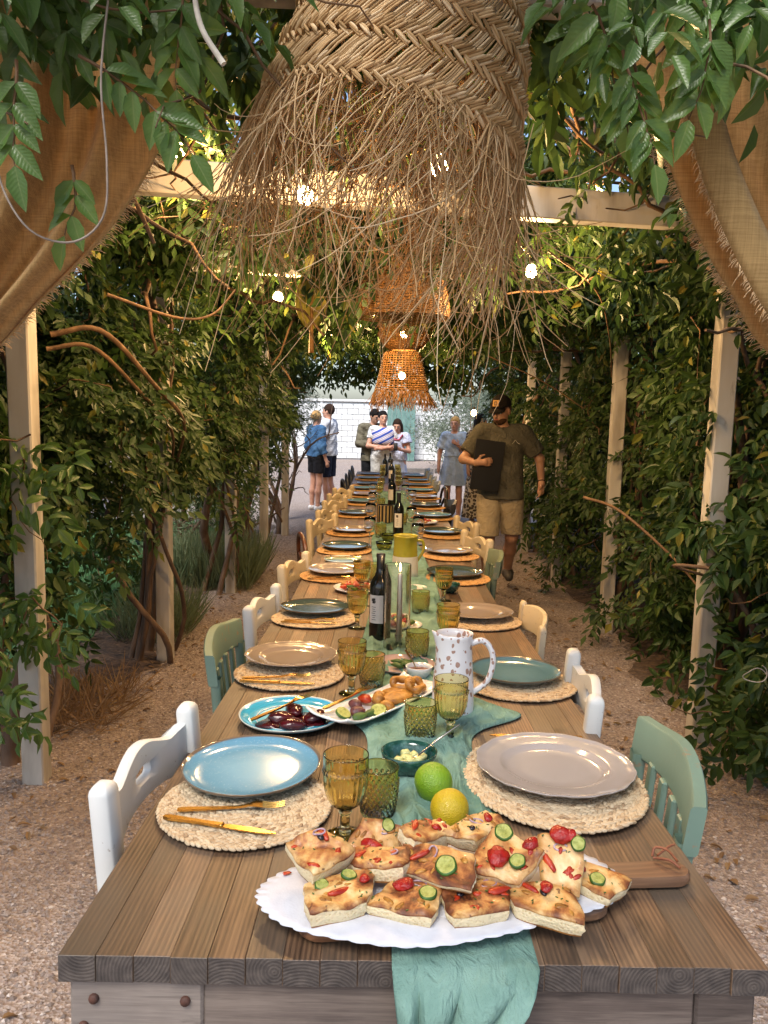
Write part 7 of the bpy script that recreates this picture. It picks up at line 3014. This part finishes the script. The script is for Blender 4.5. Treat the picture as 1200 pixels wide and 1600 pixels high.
def tree(name, label, cat, loc, h, rx, rz_, n, mat, leaf=.07, wr=.2, trunk_r=.06, base=.25, seed=1, group=None, spread=.35):
    r_ = np.random.default_rng(seed)
    root = empty(name, label, cat, group, loc)
    tr = MB()
    tips = []
    for k in range(5):
        a = r_.uniform(0, 6.28)
        path = walker((0, 0, -.05), (math.cos(a) * spread, math.sin(a) * spread, 1), 10, h * .085, .16)
        tr.tube(path, np.linspace(trunk_r, trunk_r * .25, 11), 7)
        tips += [path[i] for i in range(3, 11)]
    tips = np.array(tips)
    for t in tips[::2]:
        q = walker(t, (r_.normal() * min(1, spread * 3), r_.normal() * min(1, spread * 3), .5), 6, h * .05, .3)
        tr.tube(q, np.linspace(trunk_r * .3, .004, 7), 5)
    tr.build('trunk', M_BARK, root)
    # clumped crown
    nc = 60
    c = r_.normal(0, 1, (nc, 3))
    c /= np.linalg.norm(c, axis=1)[:, None]
    c *= r_.uniform(.35, 1, (nc, 1)) ** .6 * np.array([rx, rx, rz_])
    c[:, 2] += base + rz_
    i = r_.integers(0, nc, n)
    p = c[i] + r_.normal(0, .16, (n, 3)) * np.array([rx, rx, rz_])
    p[:, 2] = np.maximum(p[:, 2], .05)
    d = r_.normal(0, 1, (n, 3))
    d[:, 2] += .25
    mb = MB()
    leafset(mb, p, d, r_.normal(0, 1, (n, 3)), r_.uniform(.6, 1.2, n) * leaf, wr=wr, simple=True)
    f = mb.build('crown', mat, root, smooth=False)
    f['kind'] = 'stuff'
    return root


tree('olive_bush', 'large silvery olive bush behind the girl on the phone', 'olive tree', (2.55, 23.5, 0), 2.4, 1.75, 1.15, 15000, M_OLIVE, .13, .22, .06, .15, 4, 'olive trees in the courtyard')
tree('olive_bush', 'silvery olive tree overlapping the couple on the left', 'olive tree', (-1.52, 11.7, 0), 2.2, .50, .50, 5600, M_OLIVE, .065, .2, .035, 1.12, 7, 'olive trees in the courtyard', .1)
tree('olive_bush', 'silvery olive bush far right behind the blonde woman', 'olive tree', (5.8, 22.0, 0), 2.6, 1.6, 1.3, 9000, M_OLIVE, .13, .22, .06, .1, 9, 'olive trees in the courtyard')
tree('garden_tree', 'leafy green tree behind the white wall at the left', 'tree', (-5.5, 31.5, 0), 5.5, 2.2, 1.9, 9000, M_SHRUB, .22, .4, .12, 1.6, 12, 'trees behind the wall')
tree('garden_tree', 'leafy green tree behind the white wall at the right', 'tree', (5.5, 32.5, 0), 6.0, 2.6, 2.2, 9000, M_SHRUB, .22, .4, .12, 1.6, 15, 'trees behind the wall')
tree('garden_shrub', 'pale green shrub beside the left post at the courtyard end', 'shrub', (-1.95, 9.6, 0), 1.0, .5, .45, 4200, M_SHRUB, .06, .25, .03, .05, 21, 'shrubs along the path')
tree('garden_shrub', 'pale green shrub left of the path by the fourth post', 'shrub', (-2.3, 8.3, 0), 1.1, .6, .5, 4200, M_SHRUB, .06, .25, .03, .05, 25, 'shrubs along the path')
# tall dark hedge trees that close the view beyond each side of the tunnel
for k, (x, y, s) in enumerate(((-5.2, 2.8, 31), (-7.5, 6.6, 33), (-6.6, 10.8, 35), (4.4, 2.6, 37), (4.5, 5.2, 39), (4.5, 7.8, 41), (4.4, 10.6, 43))):
    tree('hedge_tree', ('dark bushy tree beyond the left posts, %s' % ['nearest', 'middle', 'farthest'][k] if k < 3 else 'dark bushy tree beyond the right posts, %s' % ['nearest', 'second', 'third', 'farthest'][k - 3]), 'tree', (x, y, 0), 4.2, 1.7, 1.75, 9000, M_LEAF, .16, .42, .1, .3 if k > 2 else .9, s, 'bushy trees beside the pergola')
